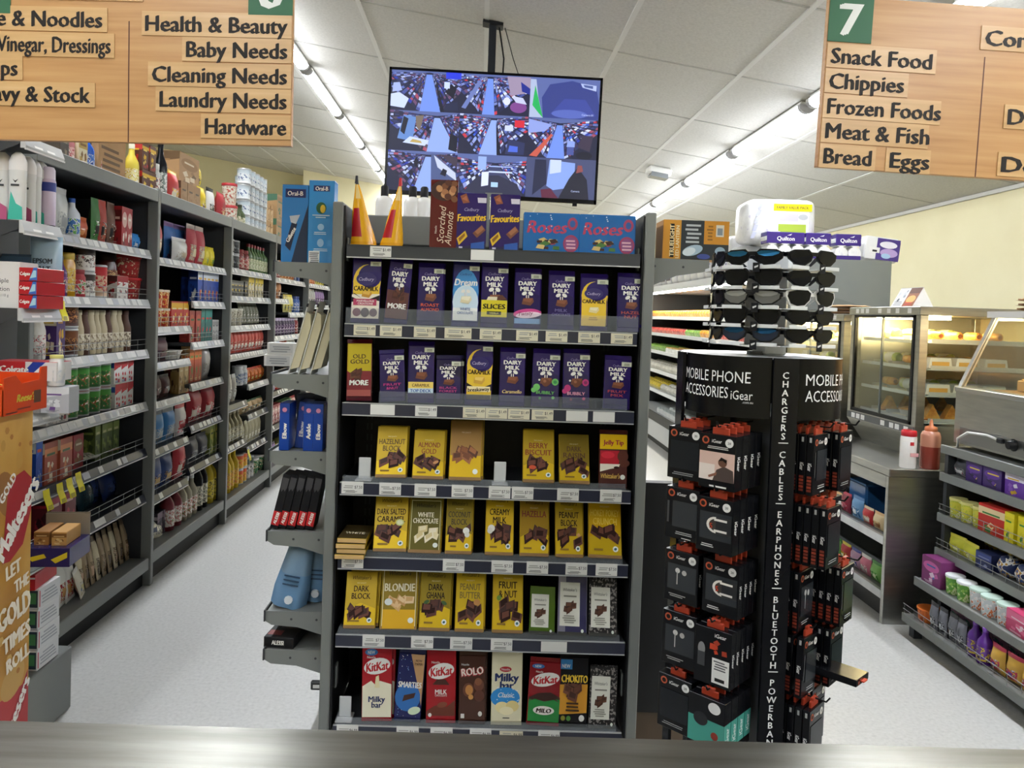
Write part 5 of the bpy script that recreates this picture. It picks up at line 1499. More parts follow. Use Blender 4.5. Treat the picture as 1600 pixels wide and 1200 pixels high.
run('milk bottles, ' + nb, k_bottle(.036, .19, '#e6e2da', ['#e9e4dc', '#b02a44', '#f2eee6', '#8c8a86'], '#d9cfc0', neck=.6, sh=.6), .07, F, z, 62, 86, 'white and pink syrup bottle on the third shelf beside yellow packs', 'bottle')
run('purple packs, ' + nb, k_box(.07, .21, .07, ['#4a2f6e', '#d9b02a', '#c98a3a', '#e9dcc0'], 36), .07, F, z, 88, 109, 'purple and yellow pack on the third shelf', 'packet')
run('x', k_can(.055, .12, ['#4a2318', '#7c4a2a', '#c98a4a', '#2f1712'], '#6b4a8a', 'cocoa_tin'), .11, F, z, 110, 133, 'brown cocoa tin stacked two high on the third shelf', 'tin', stack=2, sh=.122, dep=.11)
cb = [k_bottle(.035, .2, c, ['#e8e0cc', c, '#d9cdb0', '#6b5a4a'], cp, neck=.55, sh=.55) for c, cp in (('#cfc2a0', '#d9cfae'), ('#5b3a2a', '#4a2a20'))]
for k in range(9):
    a = 134 + k * 8.7
    run(('sauce bottles, cream', 'sauce bottles, brown')[1 if k in (1, 5, 8) else 0], cb[1 if k in (1, 5, 8) else 0], .07, F, z, a, a + 8.7, ('cream dressing bottle in the row on the third shelf', 'brown dressing bottle in the row on the third shelf')[1 if k in (1, 5, 8) else 0], 'bottle')
run('x', k_can(.05, .13, ['#3f7a34', '#5a9a44', '#2a5a28'], '#c2703a', 'green_canister'), .1, F - .12, z + .0, 210, 230, 'green canister at the back of the third shelf', 'tin', dep=.1)
z = sh[3][2]
run('white red boxes, ' + nb, k_box(.08, .1, .07, ['#e6e0da', '#8c2a34', '#c9c4bc', '#5b5a5c'], 41), .08, F, z, 74, 112, 'white and maroon carton on the fourth shelf left of the green tins', 'packet')
run('green tins, fourth shelf of the nearest left bay', k_can(.042, .11, ['#2f6a30', '#4a9a3c', '#b02028', '#e6e4d6'], '#a01f28'), .085, F, z, 113, 182, 'green tin with red tomatoes in the double stacked row on the fourth shelf', 'tin', stack=2, sh=.113, dep=.085)
run('red white cartons, ' + nb, k_box(.075, .115, .1, ['#e9e6e2', '#c2202c', '#d83a40', '#2f4a9c'], 42), .075, F, z, 183, 213, 'red and white carton stacked two high at the end of the fourth shelf', 'packet', stack=2, sh=.117, dep=.1)
z = sh[4][2]
run('x', k_box(.06, .21, .08, ['#1f4aa8', '#2f62c4', '#d8582a', '#e6ecf4'], 44), .06, F, z, 62, 72, 'blue box on the fifth shelf beside the gold cardboard display', 'packet')
run('orange red boxes, ' + nb, k_box(.1, .17, .07, ['#a8503a', '#d98a5a', '#3a5a34', '#e9dcc4'], 45), .1, F, z, 73, 117, 'orange and green dinner box on the fifth shelf', 'packet')
run('red boxes, ' + nb, k_box(.09, .15, .06, ['#a01f28', '#8a5a3a', '#d9c4a8', '#5b2a24'], 46), .09, F - .05, z, 118, 137, 'dark red box at mid fifth shelf', 'packet')
run('green packs, ' + nb, k_box(.055, .18, .08, ['#5a6a34', '#8a9a4a', '#c9c88a', '#3a4a24'], 47), .055, F - .06, z, 150, 188, 'olive green packet standing on the fifth shelf', 'packet')
for k, (px, c) in enumerate(((135, ['#8c6a44', '#c9b48a', '#4a3a2a']), (158, ['#c9c4b4', '#8c8a7a', '#4a4a44']), (176, ['#d9d6cc', '#a8a59a', '#5aa86a']), (196, ['#c9b89a', '#9c7a54', '#e6e0d4']))):
    k_bag(.13, .1, .04, c, 50 + k).put((F - .06, y_at(px, F, z), z + .022), (-PI / 2 + .1, 0, PI / 2 + .2 * (-1) ** k), ('brown packet lying flat, first on the fifth shelf edge', 'grey white packet lying flat on the fifth shelf edge', 'white packet with green print lying flat on the fifth shelf', 'tan packet lying flat at the far end of the fifth shelf')[k], 'packet')
z = sh[5][2]
run('red cartons low, ' + nb, k_box(.085, .2, .09, ['#6b1f28', '#a82a38', '#d9b0a0', '#3a1218'], 55), .085, F, z, 80, 122, 'dark red carton on the sixth shelf below yellow tickets', 'packet', dep=.09)
for k in range(5):
    k_bag(.13, .17, .12, ['#16323a', '#173a44;g', '#1f4a50', '#10242c'] if k < 3 else ['#16264e', '#1b2f62;g', '#24407c', '#101c3a'], 60 + k).put((F - .12 - .03 * (k % 2), 3.40 + .115 * k, z), (-.25, 0, PI / 2), ('dark teal bag piled on the sixth shelf of the nearest left bay' if k < 3 else 'dark blue bag piled on the sixth shelf of the nearest left bay'), 'bag', 'dark bags on the sixth shelf')
k_bag(.16, .1, .05, ['#c9c08a', '#d4cc9a', '#a89a5a', '#e2dcb8'], 66).put((F - .06, 3.35, z + .026), (-PI / 2 + .1, 0, PI / 2), 'pale yellow packet lying flat on the sixth shelf', 'packet')
z = LV[0][1]
for k in range(3):
    k_bag(.11, .2, .05, ['#a82a2a', '#d9d6cc', '#b8803a', '#e2dfd6'], 70 + k).put((F - .05, y_at(106 + 11 * k, F, z + .05), z + .003), (-.15, 0, PI / 2 + .15), 'clear pasta bag with red top, base shelf of the nearest left bay', 'bag', 'clear pasta bags')
k_bag(.1, .13, .03, ['#e9e6dc', '#e2dcc8', '#d4c98a', '#5a7aa8'], 74).put((F - .02, y_at(137, F, z + .05), z + .003), (-.3, 0, PI / 2 + .3), 'white sachet leaning by the pasta bags on the base shelf', 'packet')
for k in range(9):
    k_bag(.072, .21, .035, ['#7c6a50', '#a89270' if k % 3 else '#d9cba8', '#5b4a38' if k % 2 else '#c9a484', '#4a3c2e'], 80 + k).put((F - .05, y_at(146 + 8.6 * k, F, z + .05), z + .003), (-.22, .15, PI / 2 + .2), 'brown and cream grain packet leaning in the row on the base shelf, nearest left bay', 'packet', 'leaning grain packets on the base shelf')

# ---- second bay
z = 1.707
run('x', k_bag(.13, .22, .08, ['#c9bcb0', '#b8404a', '#d9c4a0', '#e6ddd0'], 101), .13, F, z, 247, 264, 'red and cream bag on the upper shelf of the second left bay', 'bag')
run('blue bags, ' + sb, k_bag(.15, .23, .09, ['#8a6a9c', '#2f6ab0', '#4a90c8', '#c9b0b8'], 102), .15, F - .06, z, 266, 300, 'blue and purple clear-topped bag on the upper shelf of the second left bay', 'bag')
run('x', k_bag(.18, .14, .09, ['#e6e6e2', '#d9d9d4;g', '#b8a890', '#c9c6bc'], 103), .18, F, z, 280, 302, 'white crinkled bag before the blue bag, second left bay', 'bag')
run('red clear bags, ' + sb, k_bag(.15, .24, .09, ['#b8a89c', '#b02a38', '#d4c9a4', '#d8c9b0'], 104), .15, F, z, 302, 328, 'clear bag with red band on the upper shelf, second left bay', 'bag')
run('x', k_bag(.12, .13, .07, ['#e0cf2a', '#e6d41f', '#6a8a2a', '#f0e88a'], 105), .12, F, z, 328, 344, 'small yellow bag on the upper shelf, second left bay', 'bag')
run('noodle cups, ' + sb, k_tub(.05, .1, ['#c23a2c', '#e0a83a', '#f0dcb0', '#a8241f'], '#e6d9c4', 'noodle_cup'), .1, F, 1.338, 249, 272, 'red and yellow noodle cup in the stack, second left bay', 'cup', stack=2, sh=.102, dep=.1)
run('x', k_box(.08, .14, .07, ['#c2302a', '#e6b02a', '#f0e0b0', '#5b2a1a'], 107), .08, F, 1.338, 272, 298, 'red and yellow noodle pack beside the noodle cups', 'packet')
run('dark blue boxes, ' + sb, k_box(.07, .2, .06, ['#16337c', '#1f4aa8', '#c9d4e6', '#102458'], 108), .07, F - .06, 1.484, 302, 316, 'dark blue pasta box, second left bay', 'packet')
run('blue pasta boxes, ' + sb, k_box(.07, .2, .06, ['#1f4aa8', '#d8dfe8', '#e0b04a', '#c2402c', '#16337c'], 109), .07, F, 1.484, 314, 345, 'blue pasta box with a food picture, second left bay', 'packet')
run('x', k_bag(.2, .13, .1, ['#4a3444', '#5b3c40', '#6e4a48', '#33262c'], 110), .2, F, 1.147, 246, 270, 'brown sack slumped on the third shelf, second left bay', 'bag')
run('x', k_tub(.09, .05, ['#d4d0c4', '#c4beb0'], '#dedbd2', 'bowl'), .18, F, 1.147, 271, 296, 'pale bowl-shaped pack, second left bay', 'tub', dep=.18)
run('red tall boxes, ' + sb, k_box(.08, .19, .06, ['#9c2f2c', '#b84a34', '#3a5a34', '#d9b07a'], 111), .08, F, 1.237, 300, 318, 'red box on the third shelf, second left bay', 'packet')
run('teal packs, ' + sb, k_box(.06, .2, .06, ['#17706e', '#1f8c86', '#c22f34', '#0f4a4c'], 112), .06, F, 1.237, 318, 336, 'teal pack on the third shelf, second left bay', 'packet')
run('x', k_box(.06, .13, .06, ['#d9d9d4', '#b8b8b4', '#8a8a88'], 113), .06, F, 1.237, 337, 346, 'white pack at the end of the third shelf, second left bay', 'packet')
run('dark packs, ' + sb, k_bag(.13, .13, .08, ['#3a2c2c', '#5b3a38', '#7c4a44', '#2a2022'], 114), .13, F, .939, 247, 275, 'dark brown packet, fourth shelf of the second left bay', 'bag')
run('x', k_box(.07, .19, .06, ['#8c1f24', '#a83a34', '#d9b07a'], 115), .07, F - .05, .939, 276, 286, 'dark red box, fourth shelf of the second left bay', 'packet')
run('x', k_box(.08, .19, .06, ['#b8965a', '#d4b47a', '#e6d4a8', '#6b4a2a'], 116), .08, F, .939, 286, 300, 'tan box with round picture, second left bay', 'packet')
run('orange boxes, ' + sb, k_box(.07, .22, .06, ['#c2481f', '#d8702a', '#6a8a3a', '#e6c08a'], 117), .07, F, .99, 302, 320, 'orange box, fourth shelf right half of the second left bay', 'packet')
run('x', k_bag(.14, .22, .09, ['#b0aeac', '#a8a4a0;g', '#8c8680', '#c9c6c0'], 118), .14, F, .99, 321, 338, 'clear knotted bag beside the orange boxes', 'bag')
run('clear blue bags, ' + sb, k_bag(.18, .19, .1, ['#9ca4a8', '#2f7ab8', '#7c8a90', '#b8c4c8'], 119), .18, F, .686, 246, 283, 'clear bag with blue foot, fifth shelf of the second left bay', 'bag')
run('x', k_bag(.13, .19, .07, ['#c2202c', '#e6dcd6', '#b02430', '#f0eae4'], 120), .13, F, .686, 283, 300, 'red and white rice bag, fifth shelf of the second left bay', 'bag')
run('red rice bags, ' + sb, k_bag(.19, .21, .11, ['#b01f2c', '#a81a28', '#e0d4c4', '#c9303a'], 121), .19, F, .738, 300, 342, 'big red rice bag, right half of the second left bay', 'bag')
run('blue lower bags, ' + sb, k_bag(.17, .18, .1, ['#1b2f6a', '#24407c', '#b8965a', '#16244e'], 122), .17, F, .438, 243, 277, 'dark blue bag, sixth shelf of the second left bay', 'bag')
run('x', k_bag(.16, .22, .1, ['#b01f2c', '#c22f38', '#e0d4c4', '#8a1520'], 123), .16, F, .438, 278, 300, 'red bag on the sixth shelf of the second left bay', 'bag')
run('black bags, ' + sb, k_bag(.17, .16, .1, ['#26262e', '#2f2f38', '#4a4a52', '#1b1b22'], 124), .17, F, .488, 300, 331, 'black bag, sixth shelf right half of the second left bay', 'bag')
run('x', k_box(.07, .19, .06, ['#7c8a3a', '#b8b04a', '#4a5a2a', '#d9d48a'], 125), .07, F, .488, 332, 345, 'green and yellow box low in the second left bay', 'packet')
run('dark little boxes, ' + sb, k_box(.075, .13, .07, ['#3c3440', '#8a7480', '#5b4a58', '#c4b4bc'], 126), .075, F - .03, .16, 249, 268, 'dark box with pink lettering, base shelf of the second left bay', 'packet')
Kcl = k_bag(.2, .12, .1, ['#e6e2d2', '#e0dcc8', '#33426b', '#d9d4c0'], 127)
Kcl.put((F - .04, y_at(256, F, .2), .165), (-.6, .2, PI / 2), 'crumpled cream and navy bag at the front of the base shelf', 'bag')
Kv = k_bottle(.042, .25, '#7c2a34;g', ['#e9e4da', '#b8323c', '#d9c4b4', '#5a8a4a'], '#dcdcd8')
run('red cordial bottles, base shelf of the second left bay', Kv, .085, F, .162, 268, 291, 'red drink bottle with white cap in the row on the base shelf', 'bottle', dep=.085)
Kv2 = k_bottle(.042, .25, '#a8a08a;g', ['#e9e4da', '#c2303a', '#5a9a4a', '#d9d4c4'], '#dcdcd8')
run('clear cordial bottles, base shelf of the second left bay', Kv2, .085, F, .162, 291, 314, 'clear vinegar bottle with white cap in the row on the base shelf', 'bottle', dep=.085)
run('x', k_bottle(.042, .33, '#141414;g', ['#d9d4bc', '#3a3a34', '#b8b49c'], '#1a1a1a', neck=.4), .085, F, .162, 314, 329, 'black bottle with cream label, base shelf of the second left bay', 'bottle', dep=.085)
run('oil bottles, ' + sb, k_bottle(.045, .32, '#b8a01f;g', ['#d9c42a', '#8a7a1c', '#4a4a1c'], '#d8c030'), .09, F, .162, 330, 347, 'yellow oil bottle on the base shelf beside the black bottle', 'bottle', dep=.09)

# ---- third bay
run('black tins, ' + tb, k_can(.05, .1, ['#26282a', '#4a4e50', '#8a8e90'], '#c9ccce;f'), .1, F, 1.722, 362, 379, 'black tin stacked on the upper shelf, third left bay', 'tin', stack=2, sh=.102, dep=.1)
run('red jars, ' + tb, k_jar(.045, .15, '#7c2a2a;g', ['#a83a38', '#e0d0bc', '#5b1f20'], '#8a1f24'), .09, F, 1.722, 379, 393, 'red jar on the upper shelf, third left bay', 'jar', dep=.09)
run('green bottles, ' + tb, k_bottle(.035, .21, '#4a6a3c;g', ['#c9cfa8', '#6a8a44', '#e2e0c8'], '#8a2f2c'), .07, F, 1.722, 394, 424, 'green bottle on the upper shelf, third left bay', 'bottle')
run('dark packs, ' + tb, k_box(.07, .11, .06, ['#3a3c40', '#7c7a78', '#c9b04a', '#26282c'], 131), .07, F, 1.532, 360, 390, 'dark packet, second shelf of the third left bay', 'packet')
run('yellow boxes, ' + tb, k_box(.07, .15, .06, ['#d9d0b4', '#e0c42a', '#8a7a34', '#f0ead0'], 132), .07, F, 1.532, 391, 415, 'cream and yellow box, second shelf of the third left bay', 'packet')
run('white tubs, ' + tb, k_tub(.055, .12, ['#c9c4b0', '#8a8470', '#e0dccc'], '#d9d6c8'), .11, F, 1.325, 359, 384, 'pale tub, third shelf of the third left bay', 'tub', dep=.11)
run('grey green packs, ' + tb, k_bag(.08, .17, .05, ['#d9d6cc', '#6a6e58', '#4a4e3c', '#e2e0d6'], 133), .08, F, 1.325, 385, 414, 'grey green packet with white edge, third left bay', 'packet', tilt=.2)
run('red packs, ' + tb, k_bag(.08, .17, .06, ['#a83034', '#c24a3c', '#e0d0c0', '#5b2a28'], 134), .08, F, 1.125, 359, 418, 'red dried fruit packet in the row on the fourth shelf, third left bay', 'packet')
run('white packs, ' + tb, k_bag(.09, .2, .06, ['#d9d9d4', '#c4c0b4', '#8a8478', '#3a3a38'], 135), .09, F, .775, 356, 378, 'white and grey packet low in the third left bay', 'packet')
run('x', k_jar(.05, .14, '#e2e6e9', ['#e6e9ec', '#4a6aa8', '#b8c4d0'], '#dfe2e4'), .1, F, .883, 379, 391, 'white jar with blue print, third left bay', 'jar', dep=.1)
run('orange bags, ' + tb, k_bag(.1, .11, .07, ['#d8502a', '#e07a2a', '#c2b03a', '#a82a24'], 136), .1, F, .883, 391, 420, 'orange snack packet, third left bay', 'packet')
run('green bags, ' + tb, k_bag(.13, .09, .07, ['#2f5a34', '#c9a878', '#e0cfa8', '#4a7a3c'], 137), .13, F, .655, 384, 416, 'green and tan packet, third left bay', 'packet')
run('cream bottles, ' + tb, k_bottle(.04, .22, '#8a8260;g', ['#cfc8a8', '#6e6848', '#e0dcc4'], '#b8b090'), .08, F, .493, 352, 382, 'olive cream bottle, third left bay', 'bottle', dep=.08)
run('cream packs, ' + tb, k_bag(.08, .18, .05, ['#c9c4ac', '#b0a988', '#e0dcca', '#7a745a'], 138), .08, F, .415, 384, 414, 'cream packet, low shelf of the third left bay', 'packet')
run('oil bottles, ' + tb, k_bottle(.045, .3, '#c4a41f;g', ['#e0b82a', '#d87a3a', '#a8941c', '#7a9a3a'], '#d8c030'), .09, F, .143, 352, 377, 'yellow oil bottle, base shelf of the third left bay', 'bottle', dep=.09, rows=2)
run('yellow tins, ' + tb, k_can(.045, .11, ['#e0b01f', '#d8601f', '#c2a02a'], '#c9ccce;f'), .09, F, .143, 378, 390, 'yellow and red tin stacked two high, base shelf of the third left bay', 'tin', stack=2, sh=.113, dep=.09)
run('white cans, ' + tb, k_can(.04, .16, ['#d4d4d0', '#3a4a3c', '#b8b8b4'], '#c9ccce;f'), .08, F, .143, 391, 400, 'white and green canister, base shelf of the third left bay', 'tin')
run('green tubs, ' + tb, k_tub(.06, .12, ['#1f6a3c', '#2f8a4a', '#d9c4a0'], '#e6e8e4'), .12, F, .143, 401, 418, 'green tub with white lid, base shelf of the third left bay', 'tub', dep=.12)

# ---- far bays: rows too small to read
rn = random.Random(77)
PAL = [['#c2302a', '#e0b04a', '#e9e0d0'], ['#d9c42a', '#e6dc8a', '#6a6a2a'], ['#2f5aa8', '#d8dfe8', '#1f3a7c'], ['#4a6a3c', '#c9cfa8', '#8a9a5a'], ['#6b3a2a', '#c98a5a', '#e0c9a8'], ['#d8702a', '#e6b07a', '#8a3a1f'], ['#d9d9d4', '#a8a8a4', '#5b5b5a'], ['#3a2a44', '#8a6a9c', '#c9b8d4'], ['#8a1f24', '#d9b0a8', '#f0e6de']]
CN = ['red', 'yellow', 'blue', 'green', 'brown', 'orange', 'white', 'purple', 'dark red']
KK = []
for i, p in enumerate(PAL):
    KK.append((k_bag(.1, .16, .06, p, 200 + i), .1, CN[i] + ' bag', 'bag', .07))
    KK.append((k_jar(.042, .15, p[0], p, p[2]), .085, CN[i] + ' jar', 'jar', .085))
    KK.append((k_box(.085, .16, .06, p, 220 + i), .085, CN[i] + ' box', 'packet', .06))
lvname = ['first', 'second', 'third', 'fourth', 'fifth', 'sixth', 'seventh', 'eighth']
for bi in (3, 4, 5):
    for li, (f0, f1, z) in enumerate(LV[bi][0] + [(0, 1, LV[bi][1])]):
        y = POSTS[bi] + .05 + (1.15 * f0)
        yend = POSTS[bi] + 1.15 * f1
        while y < yend - .12:
            K, wd, nm, cat, dep = rn.choice(KK)
            n = rn.choice((3, 4, 5) if bi == 3 else (4, 6))
            for k in range(n):
                if y + wd > yend: break
                K.put((F - dep / 2 - .01, y + wd / 2, z + .003), PI / 2 + rn.uniform(-.08, .08), '%s in the row on the %s shelf down, %s left bay' % (nm, lvname[li], BAYN[bi]), cat, '%s row, shelf %s, %s left bay' % (nm, lvname[li], BAYN[bi]))
                y += wd + .006
            y += .03

# yellow hanging shelf tickets
def ytick(px, py, X, n=1):
    p = atx(px, py, X)
    m = MB().prism([(0, 0), (.004, -.03), (.016, -.06), (.02, -.078), (.0195, -.08), (.0145, -.06), (.0025, -.03), (-.001, 0)], -.022, .022, '#e6d81c;g')
    pr = MB()
    pr.add([(.0205, -.015, -.077), (.0205, .015, -.077), (.0172, .015, -.061), (.0172, -.015, -.061)], [(0, 1, 2, 3)], '#a89a14')
    return p, m, pr


TKN = ['first of four yellow tickets hanging under the fifth shelf of the nearest left bay', 'second of four yellow tickets hanging under the fifth shelf', 'third of four yellow tickets hanging under the fifth shelf', 'last of four yellow tickets hanging under the fifth shelf']
for k, (px, py, lab) in enumerate(((72, 765, TKN[0]), (93, 755, TKN[1]), (108, 747, TKN[2]), (122, 738, TKN[3]), (96, 470, 'yellow ticket hanging at the second shelf beside the pale blue salt bag'), (388, 702, 'yellow ticket hanging low in the third left bay'))):
    p, m, pr = ytick(px, py, SXF + .035)
    o = obj('shelf_ticket', m, None, p)
    obj('printed_price', pr, o)
    tag(o, lab, 'ticket')
# ============================================================ LEFT END STAND (right edge of it in view)
le = empty('end_display_stand', (-1.95, 2.42, 0), 0, 'charcoal end stand at the left edge with toiletries on its side shelves', 'shelving')
obj('side_frame', MB().box(.33, -.04, 0, .355, .24, 2.1, M_dgrey), le)
obj('back_panel', MB().box(-.45, .22, .1, .33, .24, 2.1, M_black), le)
obj('plinth', MB().box(-.45, -.1, 0, .516, .33, .225, M_grey, .004), le)
for z in (1.97, 1.708, 1.435, 1.10, .62):
    so = obj('side_shelf', MB().box(.355, -.02, z - .014, .51, .2, z, M_dgrey), le)
    obj('bracket', MB().prism([(.30, z + .002), (.51, z + .002), (.51, z - .025), (.45, z - .05), (.30, z - .085)], -.026, -.02, M_dgrey), so)
    rl = MB().prism([(.51, z + .004), (.516, z + .004), (.528, z - .028), (.526, z - .036), (.51, z - .036)], -.02, .2, M_rail)
    for k in range(2):
        rl.add([(.5168, .03 + .07 * k, z), (.5168, .075 + .07 * k, z), (.5275, .075 + .07 * k, z - .026), (.5275, .03 + .07 * k, z - .026)], [(0, 1, 2, 3)], '#f0f0ee')
    rl.box(.524, -.02, z - .041, .53, .2, z - .036, '#dfe0df')
    obj('ticket_rail', rl, so)


def lx(px, py, Y):
    return aty(px, py, Y).x


# deodorants
def deo(body, acc, w=.026, h=.215, cap='#e9e9ea'):
    b = MB().lathe([(w * .95, 0), (w, .008), (w, h * .62), (w * 1.06, h * .7), (w * 1.02, h * .74)], body, 14, sy=.62)
    c = MB().lathe([(w * 1.04, h * .735), (w * 1.04, h * .86), (w * .75, h * .95), (w * .3, h)], cap, 14, sy=.62)
    l = MB()
    l.prism([(-w * .8, .004), (w * .85, .004), (w * .8, h * .2), (w * .1, h * .25), (-w * .5, h * .42)], -w * .64, -w * .60, acc)
    l.box(-w * .5, -w * .66, h * .5, w * .45, -w * .62, h * .53, '#30343a')
    l.prism([(-w * .3, h * .6), (0, h * .55), (w * .3, h * .6), (0, h * .575)], -w * .66, -w * .62, '#22262c')
    return Kind('deodorant_can', b, [('cap', c), ('printed_label', l)])


Kt, Kp = deo('#dfe2e3;g', '#3fb8a4'), deo('#dfe2e3;g', '#c25a86')
z = 1.71
for px, yy, K, lab in ((3, 2.44, Kp, 'white deodorant can with pink foot at the left edge of the picture'), (27, 2.43, Kt, 'white deodorant can with teal foot, nearest on the side shelf'), (42, 2.50, Kp, 'white deodorant can with pink foot tucked behind the teal one'), (51, 2.55, Kt, 'white deodorant can with teal foot, third in the row'), (62, 2.59, Kt, 'white deodorant can with teal foot, last before the lilac can')):
    K.put((lx(px, 340, yy), yy, z), .1, lab, 'deodorant')
b = MB().lathe([(.024, 0), (.025, .006), (.025, .15), (.022, .16)], ['#26222c', '#cdbfd8;g', '#cdbfd8;g'], 14)
Kn = Kind('deodorant_can', b, [('cap', MB().lathe([(.022, .158), (.022, .19), (.018, .2)], '#dcd2e4', 14)), ('printed_label', MB().lathe([(.0254, .118), (.0254, .148)], '#2a3a8c', 14))])
Kn.put((lx(79, 345, 2.62), 2.60, z), 0, 'lilac spray can with dark blue badge at the end of the side shelf', 'deodorant')
# toothpaste and salts
z = 1.437
m = MB().box(-.085, -.05, 0, .085, .05, .145, '#e6e4e2', .001)
m.art((-.085, -.05, 0), (.17, 0, 0), (0, 0, .145), [('t', 'Triple', .66, .6, .1, .42, '#33343a', {'bold': 0}), ('t', 'Action', .66, .42, .1, .44, '#33343a', {'bold': 0}), ('t', '12 x 110 g', .66, .28, .06, .36, '#6a6c72', {'bold': 0})])
Kind('white_carton', m, [('top_flap', MB().box(-.084, -.049, .145, .084, .049, .1462, '#dcdad6'))]).put((lx(33, 480, 2.44) - .085, 2.48, z), 0, 'white carton reading Triple Action at the left edge', 'carton')
m = MB().box(-.028, -.08, 0, .028, .08, .042, '#b8202c;g', .001)
m.art((-.028, -.08, 0), (.056, 0, 0), (0, 0, .042), [('p', [(.55, 0), (1, 0), (1, 1), (.8, 1)], '#2f62b8'), ('p', [(.6, .2), (.95, .3), (.95, .8), (.8, .8)], '#a8d0e0'), ('t', 'Colgate', .34, .55, .26, .55, Wh, {'bold': .04})])
Kc = Kind('toothpaste_box', m, [('end_flap', MB().box(-.027, -.081, .001, .027, -.08, .003, '#8a1620'))])
for k in range(3):
    Kc.put((lx(48, 480, 2.44) + .002 * (k % 2), 2.5, z + .0435 * k), .02 * (-1) ** k, ('lowest', 'middle', 'topmost')[k] + ' red toothpaste box in the stack beside the white carton', 'toothpaste', 'stacked red toothpaste boxes')


def salt(u, v, f):
    if v > .93: return '#9ab8d0;g'
    if f and ((u - .5) ** 2 / .09 + (v - .3) ** 2 / .05) < 1: return '#e2eaf0;g'
    if v < .12: return '#5b8ab0;g'
    return '#a9c6dc;g'


m = MB().pillow(.1, .24, .06, salt, 9, 14, .04, .003, 2, 0, True)
pr = MB()
pr.text('EPSOM', Vector((0, -.0325, 0)), Vector((1, 0, 0)), Vector((0, 0, 1)), 0, .158, .017, '#26384a', .06, 0, .04)
pr.text('SALT', Vector((0, -.0325, 0)), Vector((1, 0, 0)), Vector((0, 0, 1)), 0, .133, .017, '#26384a', .05, 0, .04)
hd = MB().box(-.012, -.004, .205, .012, .004, .232, '#4a90c0', .004)
Kind('salt_bag', m, [('printed_words', pr), ('carry_slot', hd)]).put((lx(70, 480, 2.58), 2.585, z), .15, 'pale blue bag reading Epsom Salt standing on the side shelf', 'bag')
m = MB().pillow(.16, .17, .07, lambda u, v, f: '#4a5f74;g', 7, 9, .05, .006, 6, 0, True)
Kind('refill_bag', m, [('top_seal', MB().box(-.08, -.001, .165, .08, .001, .178, '#3c5064'))]).put((lx(12, 420, 2.56), 2.57, z), 0, 'dark blue plastic bag behind the white Triple Action carton', 'bag')
# boxes on the third side shelf
z = 1.102
m = MB().box(-.1, -.045, 0, .1, .045, .06, '#e4e2e2', .001)
m.art((-.1, -.045, 0), (.2, 0, 0), (0, 0, .06), [('r', 0, 0, .5, 1, '#c2202c'), ('p', [(.35, 0), (.5, 0), (.82, 1), (.62, 1)], '#1f3fa8'), ('p', [(.5, 0), (1, 0), (1, .8), (.75, .8)], '#e9e7e6'), ('t', 'Colgate', .32, .6, .36, .5, Wh, {'bold': .05})])
Kt2 = Kind('toothpaste_carton', m, [('top_flap', MB().box(-.099, -.044, .06, .099, .044, .061, '#c2303a'))])
m2 = k_box(.09, .085, .07, ['#b8bcc2', '#dfe2e6', '#6a4a8a', '#8a9098'], 5, 'silver_carton')
m2.put((lx(88, 645, 2.5), 2.52, z), .05, 'silver and white carton under the white bottles, left side shelf', 'carton')
k_box(.2, .1, .09, ['#8c8a88', '#b0aeac', '#6a6866'], 6, 'grey_carton').put((lx(20, 640, 2.5), 2.52, z), 0, 'grey carton hidden behind the orange tray', 'carton')
Kt2.put((lx(38, 580, 2.47), 2.52, z + .104), .0, 'red, blue and white toothpaste carton behind the orange tray', 'carton')
wb = k_bottle(.026, .1, '#e4e4e2;g', ['#d9d9d6', '#c9ccd0'], '#d4cf7a', neck=.7, sh=.6)
wb.put((lx(88, 590, 2.5), 2.5, z + .088), .2, 'small white bottle on the silver carton', 'bottle')
# dark blue display box on the low side shelf and white cartons on the plinth
z = .622
m = MB().box(-.07, -.08, 0, .07, .08, .06, '#241f5c;g', .001).box(-.07, .076, .06, .07, .08, .13, '#8a7f70')
m.art((-.07, -.08, 0), (.14, 0, 0), (0, 0, .06), [('p', [(.1, .5), (.45, .7), (.5, .5), (.2, .3)], '#d9c42a'), ('p', [(.6, .4), (.95, .8), (.95, .5), (.7, .2)], '#d9c42a')])
Kd = Kind('display_box', m, [('back_flap', MB().box(-.07, .08, .10, .07, .081, .135, '#7c7263'))])
for k, (dx, c_, lab) in enumerate(((-.03, '#a8763f', 'brown packet on the dark blue display box, nearer the gold cardboard'), (.026, '#c99a5a', 'tan packet on the dark blue display box, aisle side'))):
    k_box(.045, .042, .11, [c_, '#7a4f24', '#e0c48a'], 90 + k, 'snack_packet').put((lx(90, 850, 2.5) + dx, 2.505, z + .0605), .1, lab, 'packet')
Kd.put((lx(90, 850, 2.5), 2.5, z), .1, 'dark blue display box with yellow marks on the low side shelf', 'display box')
z = .227
m = MB().box(-.06, -.065, 0, .06, .065, .068, '#dedfe0', .001)
m.art((-.06, -.065, 0), (.12, 0, 0), (0, 0, .068), [('r', .02, .08, .5, .92, '#24387c'), ('r', .55, .08, .97, .92, '#2f3f4c'), ('r', .6, .25, .93, .8, '#4a8a5a')])
m.art((.06, -.065, 0), (0, .13, 0), (0, 0, .068), [('bars', .1, .2, .9, .85, 4, '#a9aeb4', 4), ('r', .02, .1, .06, .9, '#c22f44')])
Kw = Kind('white_carton', m, [('end_flap', MB().box(-.059, -.0662, .001, .059, -.065, .003, '#b8babc'))])
for k in range(4):
    Kw.put((-1.502 + .002 * (k % 2), 2.61, z + .0695 * k), 0, ('bottom', 'second from bottom', 'third from bottom', 'top')[k] + ' of four white cartons stacked on the grey plinth at lower left', 'carton', 'four stacked white cartons')
